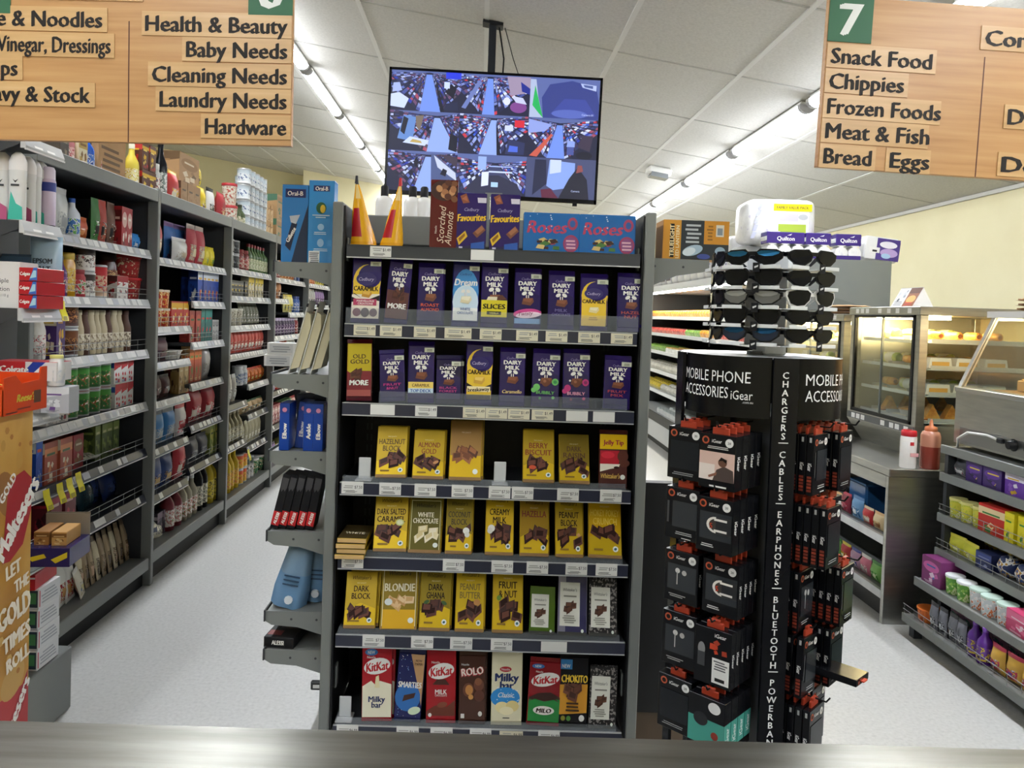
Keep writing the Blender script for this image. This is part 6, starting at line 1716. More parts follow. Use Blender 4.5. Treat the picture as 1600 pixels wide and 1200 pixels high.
k_box(.1, .05, .16, ['#c2202c', '#e6dfe0', '#b8141f', '#2f4aa8'], 8, 'red_carton').put((-1.50, 2.60, z + .279), .1, 'red carton on top of the four white cartons', 'carton')
k_bag(.11, .1, .04, ['#e6e6e4', '#d9dde0;g', '#b8323c', '#5a7ab8'], 9).put((-1.51, 2.66, z + .335), (-1.2, 0, .4), 'white and red crumpled packet on the red carton', 'packet')

# ============================================================ GOLD CARDBOARD DISPLAY
M_gcard = noisemat('gold swirl card print', [(.3, '#b07a2c'), (.45, '#c8953f'), (.6, '#d9ab58'), (.75, '#c48a36')], 5, 2, .45, stretch=(1, 1, .6))
gd = empty('cardboard_display', (-1.3, 2.05, 0), 0, 'gold cardboard floor display reading Let the Gold Times Roll at the left edge', 'display')
prof = [(-.1, 0), (.20, 0), (.20, 1.155), (-.08, 1.155), (-.08, 1.12), (.02, 1.10), (.045, 1.06), (.045, .98), (.01, .93), (-.06, .92), (-.06, .88), (.0, .86), (.04, .82), (.04, .68), (0, .62), (-.06, .60), (-.06, .55), (.0, .53), (.035, .49), (.035, .40), (0, .36), (-.1, .34)]
sp_ = MB().prism(prof, -.004, 0, M_gcard, 'x')
PO, PU, PV = (0, .0, 0), (0, .2, 0), (0, 0, 1.155)
lower = [('r', .12, .05, 1, .30, '#b8383c'), ('e', .62, .33, .3, .04, '#c9a05a', .6), ('p', [(.4, .14), (.95, .26), (.98, .33), (.5, .22)], '#a3242c'), ('t', 'Maltesers', .66, .235, .2, .22, Wh, {'ang': .95, 'bold': .05, 'vert': 1}),
         ('dots', .15, .3, .98, .98, 16, .06, ['#d8ae62', '#b57a35', '#c08a40'], 5)]
logo = [('e', .4, .80, .22, .06, '#9c6a34', .4), ('p', [(.32, .635), (.42, .80), (.55, .835), (.8, .845), (.98, .82), (.99, .74), (.8, .66), (.5, .632)], '#a81e2a'), ('t', 'Maltesers', .66, .735, .3, .22, '#f6f2ea', {'ang': .82, 'bold': .06, 'vert': 1}), ('t', 'GOLD', .42, .815, .13, .08, '#f6f2ea', {'ang': .8, 'bold': .05, 'vert': 1}), ('e', .68, .875, .08, .022, '#c99a4a'), ('e', .3, .92, .05, .014, '#c99a4a')]
words = [('t', w_, cx, cy, h_, ww, '#f4ead6', {'bold': .06, 'fit': True, 'ang': .12}) for w_, cx, cy, h_, ww in (('LET', .58, .61, .035, .36), ('THE', .78, .565, .032, .36), ('GOLD', .62, .505, .055, .78), ('TIMES', .68, .435, .04, .66), ('ROLL', .72, .38, .036, .56))]
sp_.art(PO, PU, PV, lower + logo + words)
obj('side_panel', sp_, gd)
obj('back_board', MB().box(-.42, .196, 0, -.004, .20, 1.155, M_gcard), gd)
obj('side_panel', MB().box(-.424, -.1, 0, -.42, .20, 1.155, M_gcard), gd)
for k, z in enumerate((.16, .36, .60, .90, 1.15)):
    obj('tray', MB().box(-.42, -.06, z - .004, -.004, .196, z, '#8a5a24').box(-.42, -.06, z, -.004, -.056, z + (.03 if z < 1.1 else 0.001), '#a8202c'), gd)
kk2 = 0
for (z, cols, nm) in ((.363, ['#2a3a6c', '#3a5a9c', '#8aa0c8', '#c9d4e6'], 'blue'), (.603, ['#3a1f18', '#5b2f22', '#8a5a3a', '#2a1410'], 'dark brown'), (.903, ['#1f62c4', '#2f7ad8', '#7ab0ea', '#d8e6f6'], 'bright blue'), (.163, ['#8c2a2c', '#b8403a', '#d9c9b0', '#e6e2da'], 'dark red')):
    Ks = k_bag(.14, .17, .08, cols, 300 + kk2)
    for q in range(2):
        Ks.put((-1.39 - .15 * q, 2.08, z), .0, '%s sweet bag in the gold cardboard display%s' % (nm, (', beside its side panel', ', second from its side panel')[q]), 'bag')
    kk2 += 1
# orange tray on top of it
tr = empty('orange_tray', (-1.40, 2.12, 1.157), 0, 'orange cardboard tray of peanut butter cups on top of the gold display', 'tray')
M_or = '#d8481a;g'
m = MB().box(-.17, -.1, 0, .155, .1, .004, M_or).box(-.17, -.1, .004, .155, -.097, .07, M_or).box(-.17, .097, .004, .155, .1, .1, M_or)
m.art((-.17, -.1, 0), (.325, 0, 0), (0, 0, .07), [('r', .55, .25, .78, .55, '#e0a860'), ('r', .55, .1, .78, .25, '#5b3420'), ('r', .62, .7, .72, .9, '#f0e6d8'), ('t', "Reese's", .3, .5, .4, .3, '#e8c41f', {'shear': .2, 'bold': .05})])
obj('tray_body', m, tr)
e = MB().prism([(-.1, .0), (.1, 0), (.1, .12), (.07, .12), (.06, .085), (-.02, .08), (-.05, .105), (-.1, .10)], .152, .156, M_or, 'x')
e.art((.156, -.1, .0), (0, .2, 0), (0, 0, .07), [('t', "Reese's", .5, .6, .3, .45, '#e2c83a', {'shear': .2, 'bold': .05}), ('r', .68, .3, .85, .8, '#5b3a2a'), ('r', .3, .15, .6, .2, '#7a2a10'), ('r', .05, .05, .3, .1, '#5b1c0a')])
obj('end_panel', e, tr)
m = MB().box(-.035, -.03, 0, .035, .03, .016, '#d8501f;g', .003)
m.art((-.035, -.03, .016), (.07, 0, 0), (0, .06, 0), [('r', .1, .3, .6, .7, '#e8c41f'), ('e', .78, .5, .15, .25, '#5b3420')])
Kr = Kind('sweet_packet', m, [('crimped_end', MB().box(.035, -.028, .006, .042, .028, .009, '#b83c14')), ('crimped_end', MB().box(-.042, -.028, .006, -.035, .028, .009, '#b83c14'))])
for k, (dx, dy, q) in enumerate(((.10, -.05, .3), (.1, .05, .1), (.0, -.04, -.2), (.0, .05, .15), (-.1, 0, .1), (.09, .0, .6))):
    Kr.put((-1.40 + dx, 2.12 + dy, 1.157 + .006 + (.05 if k == 5 else .018 * (k % 3) + .01)), (0, .25 if k == 5 else .0, q), 'orange peanut butter cup packet lying in the orange tray', 'sweets', 'packets in the orange tray')
# ============================================================ PHONE ACCESSORY SPINNER
CX, CY = .695, 1.92
BLK = pm('#0d0e12;g')
sp = empty('accessory_spinner', (CX, CY, 0), 0, 'black rotating stand for mobile phone accessories with sunglasses on top', 'display stand')
n1, t1 = Vector((-.7071, -.7071, 0)), Vector((.7071, -.7071, 0))
n2, t2 = Vector((.7071, -.7071, 0)), Vector((.7071, .7071, 0))
Zv = Vector((0, 0, 1))
obj('base', MB().lathe([(.24, 0), (.24, .03), (.05, .05)], BLK, 28), sp)
obj('pole', MB().rod((0, 0, .04), (0, 0, 1.4), .025, '#5a5c60;m', 12), sp)
HZ0, HZ1 = 1.252, 1.392
for i, (n, t) in enumerate(((n1, t1), (n2, t2), (-n1, -t1), (-n2, -t2))):
    m = MB()
    W_ = .108
    cols = []
    NS = 10
    for k in range(NS + 1):
        s = -1 + 2 * k / NS
        cols.append(n * (.150 + .052 * (1 - s * s)) + t * (W_ * s))
    vs = [tuple(c + Zv * HZ0) for c in cols] + [tuple(c + Zv * HZ1) for c in cols]
    m.add(vs, [(k, k + 1, NS + 2 + k, NS + 1 + k) for k in range(NS)], BLK, True)
    m.add([tuple(c * .97 + Zv * HZ0) for c in cols] + [tuple(c * .97 + Zv * HZ1) for c in cols], [(k + 1, k, NS + 1 + k, NS + 2 + k) for k in range(NS)], BLK, True)
    m.add([tuple(c + Zv * HZ1) for c in cols] + [tuple(c * .97 + Zv * HZ1) for c in cols], [(k, k + 1, NS + 2 + k, NS + 1 + k) for k in range(NS)], '#c9ccd0;f')

    def curve_text(st, zc_, h, width, s0):
        """lettering bent round the curved header"""
        vs2, fs2, x0, x1 = text_geo(st, 0)
        k = h / .73
        kx = width / (x1 - x0)
        out = []
        for x, y in vs2:
            a = s0 + (x - x0) * kx
            s = max(-1, min(1, a / W_))
            r = .150 + .052 * (1 - s * s) + .0008
            out.append(tuple(n * r + t * a + Zv * (zc_ + y * k - h / 2)))
        m.add(out, fs2, '#f2f2f2')
    if i < 2:
        s0 = (-.108, -.094)[i]
        curve_text('MOBILE PHONE', 1.345, .027, .180, s0)
        curve_text('ACCESSORIES', 1.308, .027, .136, s0)
        curve_text('iGear', 1.304, .022, .043, s0 + .142)
        curve_text('.com.au', 1.288, .006, .02, s0 + .166)
    obj('header_panel', m, sp)
    # corner strip
    d = (n + t).normalized()
    m = MB()
    u = Vector((-d.y, d.x, 0))
    old = m.xf
    m.xf = Matrix(((u.x, d.x, 0, 0), (u.y, d.y, 0, 0), (0, 0, 1, 0), (0, 0, 0, 1)))
    m.box(-.029, .184, .05, .029, .192, HZ1, '#101116;g', .001)
    m.xf = old
    if i == 0:
        zy = lambda py: EYE - (py - 506.5) * 1.728 / FPX
        Oq = Vector((0, -.1935, 0))
        for word, y0, y1 in (('CHARGERS', 587, 683), ('CABLES', 712, 779), ('EARPHONES', 807, 914), ('BLUETOOTH', 943, 1048), ('POWERBANKS', 1076, 1200)):
            for q, chh in enumerate(word):
                py = y0 + (y1 - y0) * q / (len(word) - 1)
                m.text(chh, Oq, Vector((1, 0, 0)), Zv, -.002, zy(py), .0155, '#f0f0f0', None, 0, .02)
        for py in (694, 790, 925, 1059):
            m.box(-.012, -.1932, zy(py) - .001, .010, -.1925, zy(py) + .001, '#f0f0f0')
    obj('corner_strip', m, sp)
    g = MB()
    for col in (-1, 1):
        c = n * .105 + t * (.056 * col)
        g.xf = Matrix(((t.x, n.x, 0, c.x), (t.y, n.y, 0, c.y), (0, 0, 1, 0), (0, 0, 0, 1)))
        g.box(-.045, -.003, .2, .045, 0, HZ0, '#4a4c50')
        g.xf = Matrix.Identity(4)
    obj('backing_panel', g, sp)
top = MB().prism([tuple((n * (.150 + .050 * (1 - (s / .108) ** 2)) + t * s)[:2]) for n, t in ((n1, t1), (n2, t2), (-n1, -t1), (-n2, -t2)) for s in (-.108, -.07, -.03, 0, .03, .07, .108)], HZ1 - .004, HZ1, '#c3c6c9;f', 'z')
obj('header_top', top, sp)

WIN = pm('#2c3036;g')


def phone_pack(w, h, d, win, spine, tail='#b03a1e', teal=False):
    """boxed accessory hung by an orange tab; front faces -y, origin at the hook"""
    m = MB().box(-w / 2, -d, -h - .012, w / 2, 0, -.012, '#121317;g', .001)
    O = (-w / 2, -d, -h - .012)
    it = [('e', .17, .88, .1, .1 * w / h, '#b8502f'), ('e', .17, .88, .06, .06 * w / h, '#1d1512'), ('t', 'iGear', .48, .88, .065, .36, '#f0f0f0', {'bold': .01}), ('e', .82, .87, .11, .11 * w / h, '#e9e9e9'), ('t', '20', .82, .87, .045, .12, '#2b2b2b')]
    if win == 'window':
        it += [('r', .22, .24, .95, .74, WIN), ('r', .06, .3, .12, .72, '#3a3c42'), ('bars', .3, .1, .9, .17, 2, '#a9abae', 3), ('bars', .5, .03, .8, .06, 1, '#e0e0e0', 4)]
    elif win == 'loop':
        it += [('r', .1, .24, .97, .74, WIN), ('e', .55, .52, .26, .15, '#e6e2de'), ('e', .6, .52, .24, .12, '#3a3230'), ('r', .55, .36, .97, .68, '#2a2c30'), ('r', .5, .6, .85, .64, '#e9e6e2'), ('r', .5, .4, .85, .44, '#e9e6e2'), ('t', '5', .42, .5, .1, .1, '#c8401f'), ('bars', .1, .1, .6, .17, 2, '#d0d0d0', 5)]
    elif win == 'buds':
        it += [('r', .1, .24, .95, .74, WIN), ('e', .4, .62, .07, .05, '#c9c9c9'), ('e', .6, .6, .07, .05, '#b0b0b0'), ('r', .38, .35, .41, .6, '#a8a8a8'), ('bars', .1, .1, .7, .17, 2, '#9a9a9a', 6)]
    elif win == 'photo':
        it += [('r', .02, .16, .98, .68, '#d9b9ae'), ('r', .02, .16, .45, .45, '#e9dcd6'), ('p', [(.4, .16), (.98, .16), (.95, .38), (.7, .44), (.5, .36)], '#4a3c3a'), ('e', .66, .5, .12, .08, '#6b4636'), ('p', [(.54, .52), (.62, .6), (.78, .56), (.76, .5), (.66, .54)], '#1d1514'), ('p', [(.3, .2), (.5, .26), (.52, .32), (.28, .24)], '#8a5a48'), ('bars', .2, .74, .9, .8, 2, '#c9c9c9', 3), ('bars', .3, .04, .8, .1, 1, '#e9e9e9', 4)]
    elif win == 'receipt':
        it = [('t', 'iGear', .7, .9, .07, .4, '#f0f0f0', {'bold': .01}), ('blob', .7, .68, .2, .1, 6, ['#c8401f', '#a83418'], 4), ('r', .5, .06, .96, .5, '#ececea'), ('bars', .54, .3, .92, .48, 4, '#55565a', 3), ('bars', .54, .1, .92, .22, 1, '#1d1d1f', 5), ('e', .2, .6, .1, .12, '#8a8a8c'), ('r', .1, .3, .3, .55, '#3a3c40')]
    elif win == 'dark':
        it += [('r', .08, .2, .92, .74, '#1f2227;g'), ('bars', .12, .08, .8, .15, 2, '#8a8c90', 7)]
    if teal:
        it = [('r', 0, .0, 1, .16, '#15161a'), ('r', 0, .16, 1, .62, '#3f9c8e'), ('p', [(0, .62), (1, .62), (1, 1), (0, 1)], '#16171b'), ('e', .72, .86, .17, .1, '#e6e6e6'), ('e', .35, .6, .2, .12, '#2a2c30'), ('e', .75, .38, .1, .07, '#8c2f22')]
    m.art(O, (w, 0, 0), (0, 0, h), it)
    for sd in (1, -1):
        O2, U2 = ((w / 2, -d, -h - .012), (0, d, 0)) if sd > 0 else ((-w / 2, 0, -h - .012), (0, -d, 0))
        if teal:
            m.art(O2, U2, (0, 0, h), [('r', 0, .16, 1, .62, '#3f9c8e'), ('t', 'iGear', .5, .4, .5, .3, '#eaf2f0', {'ang': PI / 2, 'bold': .02, 'vert': 1})])
        elif spine == 'big':
            m.art(O2, U2, (0, 0, h), [('t', 'iGear', .5, .5, .45, .26, '#e9e9e9', {'ang': -PI / 2, 'bold': .02, 'vert': 1})])
        else:
            m.art(O2, U2, (0, 0, h), [('t', 'iGear', .5, .47, .55, .13, '#e9e9e9', {'ang': -PI / 2, 'bold': .03, 'vert': 1}), ('r', .35, .88, .65, .96, '#b9b9b9')] + [('r', .2, .06 + .055 * q, .8, .1 + .055 * q, '#9c3a22' if q % 2 else '#7a2a18') for q in range(5)])
    tb = MB().box(-.02, -d * .5 - .003, -.014, .02, -d * .5 + .003, .002, tail, .001)
    tb.box(-.011, -d * .5 - .004, .0, .011, -d * .5 + .004, .008, tail, .001)
    return Kind('phone_accessory_pack', m, [('hang_tab', tb, [], 'orange plastic hang tab')])


hk = 0
ROWN = ('top', 'second', 'third', 'fourth', 'lowest')
LZ = [1.243, 1.100, .948, .802, .650]
LFRONT = [('dark', 'photo'), ('window', 'loop'), ('buds', 'loop'), ('buds', 'receipt'), ('dark', 'teal')]
FN = {'window': 'clear window', 'photo': 'photograph of a man', 'loop': 'white cable loop', 'buds': 'earphones window', 'receipt': 'white barcode sticker', 'dark': 'dark window', 'teal': 'teal panel'}
for r in range(5):
    for c in (0, 1):
        kind = LFRONT[r][c]
        d = .03 if r in (0, 1, 4) else .022
        w, h = (.088, .122 if r < 3 else .128)
        K = phone_pack(w, h, d, kind if kind != 'teal' else 'dark', 'big', teal=(kind == 'teal'))
        tpos = -.054 if c == 0 else .046
        n_ = (3, 3, 4, 4, 3)[r] if c == 0 else (4, 4, 4, 5, 4)[r]
        for k in range(n_):
            p = Vector((CX, CY, LZ[r])) + n1 * (.115 + d + k * (d + .0025)) + t1 * tpos
            last = k == n_ - 1
            lab = '%s accessory pack with %s, %s row of the spinner\'s left face' % ('front', FN[kind], ROWN[r]) if last else 'black accessory pack queued behind the %s pack, %s row' % (FN[kind], ROWN[r])
            K.put(p - Zv * .012 + n1 * (-d * 0), -PI / 4 + (.04 if last and r == 3 else 0), lab, 'phone accessory', None if last else 'packs queued on the left face, %s row, %s' % (ROWN[r], FN[kind]))
        m = MB()
        e = n1 * (.12 + n_ * (d + .003) + .02)
        base = t1 * tpos
        m.rod(tuple(n1 * .105 + base + Zv * (LZ[r] - .006)), tuple(e + base + Zv * (LZ[r] - .006)), .002, '#0e0e10', 6)
        m.rod(tuple(e + base + Zv * (LZ[r] - .006)), tuple(e + base + n1 * .008 + Zv * (LZ[r] + .006)), .002, '#0e0e10', 6)
        obj('hook', m, sp)
RZ = [1.243, 1.082, .925, .775, .615]
RN_ = [(4, 5), (6, 4), (3, 6), (3, 5), (5, 3)]
for r in range(5):
    for c in (0, 1):
        d = .0165
        w, h = .08, .138
        Kr_ = phone_pack(w, h, d, ('window', 'dark', 'buds')[(r + c) % 3], 'small')
        tpos = -.050 if c == 0 else .056
        n_ = RN_[r][c]
        for k in range(n_):
            p = Vector((CX, CY, RZ[r] - .012)) + n2 * (.10 + d + k * (d + .0015 + (.008 if r == 3 and c == 0 else 0))) + t2 * tpos
            last = k == n_ - 1
            side = ('nearer', 'farther')[c]
            lab = ('slim accessory pack fronting the %s hook, %s row, spinner\'s right face' % (side, ROWN[r])) if last else 'slim black pack seen spine-on, %s hook, %s row of the right face' % (side, ROWN[r])
            Kr_.put(p, (0, (.05 * (k - 1) if r == 3 and c == 0 else 0), PI / 4), lab, 'phone accessory', None if last else 'spine-on packs, %s row, %s hook' % (ROWN[r], side))
        m = MB()
        e = n2 * (.11 + n_ * (d + .0025) + .02)
        base = t2 * tpos
        m.rod(tuple(n2 * .105 + base + Zv * (RZ[r] - .006)), tuple(e + base + Zv * (RZ[r] - .006)), .002, '#0e0e10', 6)
        m.rod(tuple(e + base + Zv * (RZ[r] - .006)), tuple(e + base + n2 * .008 + Zv * (RZ[r] + .006)), .002, '#0e0e10', 6)
        obj('hook', m, sp)
m = MB().box(-.04, -.075, 0, .04, .075, .016, '#15161a;g', .001)
m.art((-.04, -.075, 0), (.08, 0, 0), (0, 0, .016), [('blob', .3, .5, .2, .3, 4, ['#8c3a22', '#6a2a18'], 3)])
kp = Kind('phone_accessory_pack', m, [('hang_tab', MB().box(-.012, -.082, .006, .012, -.075, .009, '#c8401f'))])
p = Vector((CX, CY, .645)) + n2 * .20 + t2 * .03
kp.put(p, (0, .06, PI / 4), 'flat black pack jutting out sideways low on the spinner\'s right face', 'phone accessory')

# ---- sunglasses rack above
SXc, SYc = .725, 1.92
rk = MB().box(-.03, -.03, HZ1, .03, .03, HZ1 + .235, '#dfe3e6;g', .004)
rack = obj('sunglasses_rack', rk, None, (SXc, SYc, 0), math.radians(15))
tag(rack, 'white acrylic sunglasses rack standing on the black spinner header', 'rack')


def lens_poly(cx, w, h, flip, style):
    base = [(-.5, .32), (-.35, .5), (.1, .5), (.45, .38), (.5, .1), (.36, -.36), (.1, -.5), (-.22, -.44), (-.44, -.1)]
    if style == 1: base = [(-.5, .2), (-.3, .5), (.25, .46), (.5, .25), (.46, -.1), (.2, -.44), (-.15, -.5), (-.42, -.2)]
    return [(cx + flip * x * w, y * h) for x, y in base][::1 if flip > 0 else -1]


def sunglasses(frame, lens, style, mirror=None):
    m = MB()
    parts = []
    W_, H_ = .062, .038 if style == 0 else .033

    def bend(mb):
        mb.v = [(x, y + 1.9 * x * x, z) for x, y, z in mb.v]
        return mb
    for s in (1, -1):
        po = lens_poly(s * .037, W_ * 1.06, H_ * 1.16, s, style)
        m.prism(po, -.002, .002, frame)
    m.box(-.012, -.0025, .004, .012, .0025, .013, frame)
    bend(m)
    for s in (1, -1):
        l = MB().prism(lens_poly(s * .037, W_ * .94, H_ * .96, s, style), -.0035, -.0015, lens)
        if mirror:
            l.prism([(x * .96 + s * .001, z * .5 + .008) for x, z in lens_poly(s * .037, W_ * .85, H_ * .8, s, style)], -.0039, -.0034, mirror)
        parts.append(('lens', bend(l)))
    for s in (1, -1):
        t = MB().prism([(.008, .012), (.075, .008), (.095, -.01), (.09, -.012), (.07, .0), (.008, .002)], s * .068 - .0015, s * .068 + .0015, frame, 'x')
        parts.append(('temple', t))
    tg = MB().box(.006, -.012, -.036, .022, -.0112, -.014, '#17181c').art((.006, -.012, -.036), (.016, 0, 0), (0, 0, .022), [('p', [(.2, .6), (.8, .75), (.75, .55), (.25, .4)], '#d9d9d9')])
    parts.append(('price_tag', tg))
    return Kind('sunglasses', m, parts)


ZS = [1.625, 1.577, 1.531, 1.487, 1.444]
DKL = pm('#0a0c12;g')
L_SPEC = [('#17181c;g', DKL, 1, '#2f6a94;m'), ('#17181c;g', DKL, 0, None), ('#1c1c20;g', '#6a6a68;g', 1, '#8c8c88;g'), ('#141519;g', DKL, 0, None), ('#141519;g', '#16243c;g', 1, '#23507c;m')]
L_NAME = ['black wraparound sunglasses with blue mirrored lenses, top of the left column', 'black square sunglasses, second down the left column', 'sunglasses with grey see-through lenses, middle of the left column', 'plain black sunglasses, fourth down the left column', 'black sunglasses with deep blue lenses, bottom of the left column']
R_SPEC = [('#17181c;g', DKL, 1, None)] * 2 + [('#e6e6e6;g', DKL, 0, None)] + [('#17181c;g', DKL, 1, None)] * 2
R_NAME = ['dark wraparound sunglasses, top of the right column', 'dark sunglasses directly above the white framed pair', 'white framed sunglasses in the right column', 'dark sunglasses directly below the white framed pair', 'dark sunglasses, bottom of the right column']
holders = MB()
for col, (phi, spec, names) in enumerate(((231, L_SPEC, L_NAME), (288, R_SPEC, R_NAME), (176, R_SPEC, None))):
    a = math.radians(phi)
    nn = Vector((math.cos(a), math.sin(a), 0)); tt = Vector((-math.sin(a), math.cos(a), 0))
    rz = a + PI / 2
    for k in range(5):
        fr, le, st, mi = spec[k]
        if col == 2 and k == 2: fr = '#17181c;g'
        K = sunglasses(fr, le, st, mi)
        off = .145 if col != 2 else .14
        lab = names[k] if names else '%s sunglasses on the rack\'s left side seen edge-on' % ('topmost', 'second', 'middle', 'fourth', 'lowest')[k]
        K.put(Vector((SXc, SYc, ZS[k])) + nn * off + tt * (.0 if col != 0 else .0), (0, 0, rz), lab, 'sunglasses')
        h = MB()
        h.xf = Matrix.Translation((SXc, SYc, ZS[k])) @ Matrix.Rotation(rz, 4, 'Z')
        for s in (-1, 1):
            h.box(s * .043 - .024, -.15, -.028, s * .043 + .024, -.03, -.0255, '#e6e9eb;g', .001)
            h.box(s * .043 - .024, -.152, -.028, s * .043 + .024, -.149, -.0195, '#e6e9eb;g', .0008)
        h.box(-.05, -.04, -.0285, .05, -.028, .012, '#e3e6e9;g', .001)
        o = obj('glasses_holder', h, None)
        o.parent = rack
        o.matrix_parent_inverse = (Matrix.Translation((SXc, SYc, 0)) @ Matrix.Rotation(math.radians(15), 4, 'Z')).inverted()
# ============================================================ RIGHT SIDE: CHILLER, FOOD CABINETS, COUNTER, SWEETS RACK
# black panel low on the right flank of the centre shelving
obj('end_panel', MB().box(.51, -.22, .16, .80, -.18, .93, M_black).box(.52, -.20, 0, .79, -.18, .16, '#5a4a3a'), spine)

# ---- open chiller with produce
FX = 2.08
ch = empty('open_chiller', (2.62, 6.0, 0), 0, 'tall grey open-fronted produce chiller along the right aisle with toilet paper on top', 'chiller')
ox, oy = 2.62, 6.0
LEN = 4.4
ep = MB().prism([(-.5, 0), (.58, 0), (.58, 1.99), (-.42, 1.99), (-.52, 1.80), (-.52, 1.6), (-.36, 1.45), (-.36, .75), (-.56, .6), (-.56, .1)], 0, .05, M_grey)
obj('end_panel', ep, ch)
obj('end_panel_lower', MB().prism([(.10, 1.70), (.40, 1.62), (.575, 1.50), (.575, .02), (-.3, .02), (-.3, 1.70)], -.012, -.001, '#6f7372'), ch)
obj('back_panel', MB().box(.50, .05, 0, .58, LEN, 1.9, '#4a4c4c'), ch)
obj('far_end_panel', MB().box(-.5, LEN, 0, .58, LEN + .05, 1.85, '#3a3c3d'), ch)
obj('rear_lining', MB().box(.44, .06, .2, .47, LEN, 1.8, '#1d1f20'), ch)
obj('canopy', MB().box(-.52, .05, 1.82, .58, LEN, 1.855, '#c9cbca').box(-.54, .05, 1.80, -.52, LEN, 1.87, '#dcdedd'), ch)
obj('canopy_lamp', MB().box(-.44, .3, 1.795, -.38, LEN - .2, 1.815, pm('#fff8e8;e34')), ch)
obj('base_bin', MB().box(-.57, .05, .1, .5, LEN, .36, '#b8bab9').box(-.585, .05, .3, -.57, LEN, .40, '#2a2c2d').box(-.5, .05, 0, -.45, LEN, .1, '#2a2c2d'), ch)
CZ = [(1.505, -.36), (1.30, -.40), (1.085, -.44), (.86, -.48), (.63, -.50)]
for z, x in CZ:
    so = obj('shelf', MB().box(x, .06, z - .02, .44, LEN, z, '#d4d7d6'), ch)
    obj('ticket_rail', MB().box(x - .012, .06, z - .03, x, LEN, z + .008, '#dfe1e0'), so)
    obj('shelf_guard', MB().box(x - .004, .06, z + .008, x, LEN, z + .05, M_clear), so)


def fruit(r, col, col2, name, stem='#5a4a2a'):
    b = MB().lathe([(r * .25, 0), (r * .75, r * .25), (r, r * .95), (r * .8, r * 1.6), (r * .3, r * 1.86), (.001, r * 1.8)], noisemat(name + ' skin', [(.35, col), (.65, col2)], 22, 2, .4), 12)
    return Kind(name, b, [('stem', MB().rod((0, 0, r * 1.78), (.003, 0, r * 2.02), .003, stem, 5))])


K_or = fruit(.043, '#d88a14', '#e8a82a', 'orange')
K_ye = fruit(.044, '#dcc02a', '#e8d24a', 'lemon')
K_ra = fruit(.039, '#b0282c', '#d85a3a', 'red_apple')
K_ga = fruit(.039, '#6a9a34', '#92b84a', 'green_apple')
K_to = fruit(.036, '#c22f28', '#d8483a', 'tomato', '#3a6a2a')
K_wh = fruit(.044, '#d8d4c4', '#e6e2d6', 'white_onion', '#b0a070')


def prow(K, z, x, y0, y1, step, label, cat, group, deep=2, seed=1):
    rn = random.Random(seed)
    y = y0
    while y < y1:
        for d in range(deep):
            K.put((ox + x + .06 + d * .1 + rn.uniform(-.004, .004), oy + y + rn.uniform(-.004, .004), z + .001), rn.uniform(0, 6), label, cat, group)
        y += step


rows = [(K_or, 0, 3.0, 4.3, .098, 'orange at the far end of the chiller top shelf', 'orange'), (K_ra, 1, 3.05, 4.3, .09, 'red apple at the far end of the second chiller shelf', 'apple'), (K_ga, 2, 3.2, 4.3, .09, 'green apple at the far end of the third chiller shelf', 'apple'), (K_wh, 3, 2.85, 4.3, .11, 'white onion at the far end of the fourth chiller shelf', 'onion'), (K_ye, 4, 3.2, 4.3, .105, 'lemon at the far end of the lowest chiller shelf', 'lemon'),
        (K_ye, 0, .5, 1.4, .105, 'yellow lemon on the top shelf of the chiller, front end', 'lemon'), (K_or, 0, 1.5, 2.9, .098, 'orange on the top shelf of the chiller, past the lemons', 'orange'),
        (K_to, 1, .5, 1.3, .08, 'tomato on the second shelf of the chiller', 'tomato'), (K_or, 1, 1.35, 1.9, .098, 'orange on the second shelf of the chiller', 'orange'), (K_ga, 1, 1.95, 2.4, .09, 'green apple on the second shelf of the chiller', 'apple'), (K_ra, 1, 2.45, 3.0, .09, 'red apple on the second shelf of the chiller', 'apple'),
        (K_wh, 3, 1.0, 2.8, .11, 'white onion on the fourth shelf of the chiller', 'onion'), (K_wh, 4, 1.6, 3.1, .11, 'white onion on the lowest shelf of the chiller', 'onion')]
for i, (K, s, a, b_, st, lab, cat) in enumerate(rows):
    prow(K, CZ[s][0], CZ[s][1], a, b_, st, lab, cat, lab.split(' of the')[0], 3, i)
for i, (z, x, cols, nm, y0, y1) in enumerate(((CZ[2][0], CZ[2][1], ['#c22f48', '#d8506a', '#e6c9cc', '#a82238'], 'red wrapped tray on the third shelf of the chiller', .9, 2.6), (CZ[2][0], CZ[2][1], ['#e0b04a', '#e6cf8a', '#c98a2a'], 'yellow wrapped tray on the third shelf of the chiller', 2.6, 3.1),
                                             (CZ[3][0], CZ[3][1], ['#e6e2da', '#c9c4b8', '#e0b04a'], 'white carton on the fourth shelf of the chiller', .5, .95), (CZ[4][0], CZ[4][1], ['#d9dad8', '#8aa07a', '#e9e9e6'], 'pale wrapped tray on the lowest shelf of the chiller', .7, 1.55), (.36, -.5, ['#c9cfd0', '#9aa8a0', '#e2e4e2'], 'clear salad tray in the base of the chiller', .8, 3.2))):
    m = MB().box(-.07, -.05, 0, .07, .05, .05, '#e6e8e6', .006)
    f = MB().box(-.066, -.046, .05, .066, .046, .062, busy(cols, 40), .005)
    K = Kind('wrapped_tray', m, [('filling', f)])
    y = y0
    while y < y1:
        for d in range(2):
            K.put((ox + x + .08 + d * .15, oy + y, z + .001 + .0), PI / 2, nm, 'food tray', nm)
        y += .155
# toilet paper
TPW = noisemat('white tissue wrap', [(.3, '#dcdcdc'), (.6, '#e9e9e8'), (.75, '#c9c6d4')], 26, 3, .3)
PURP = pm('#3f2c7c;g')


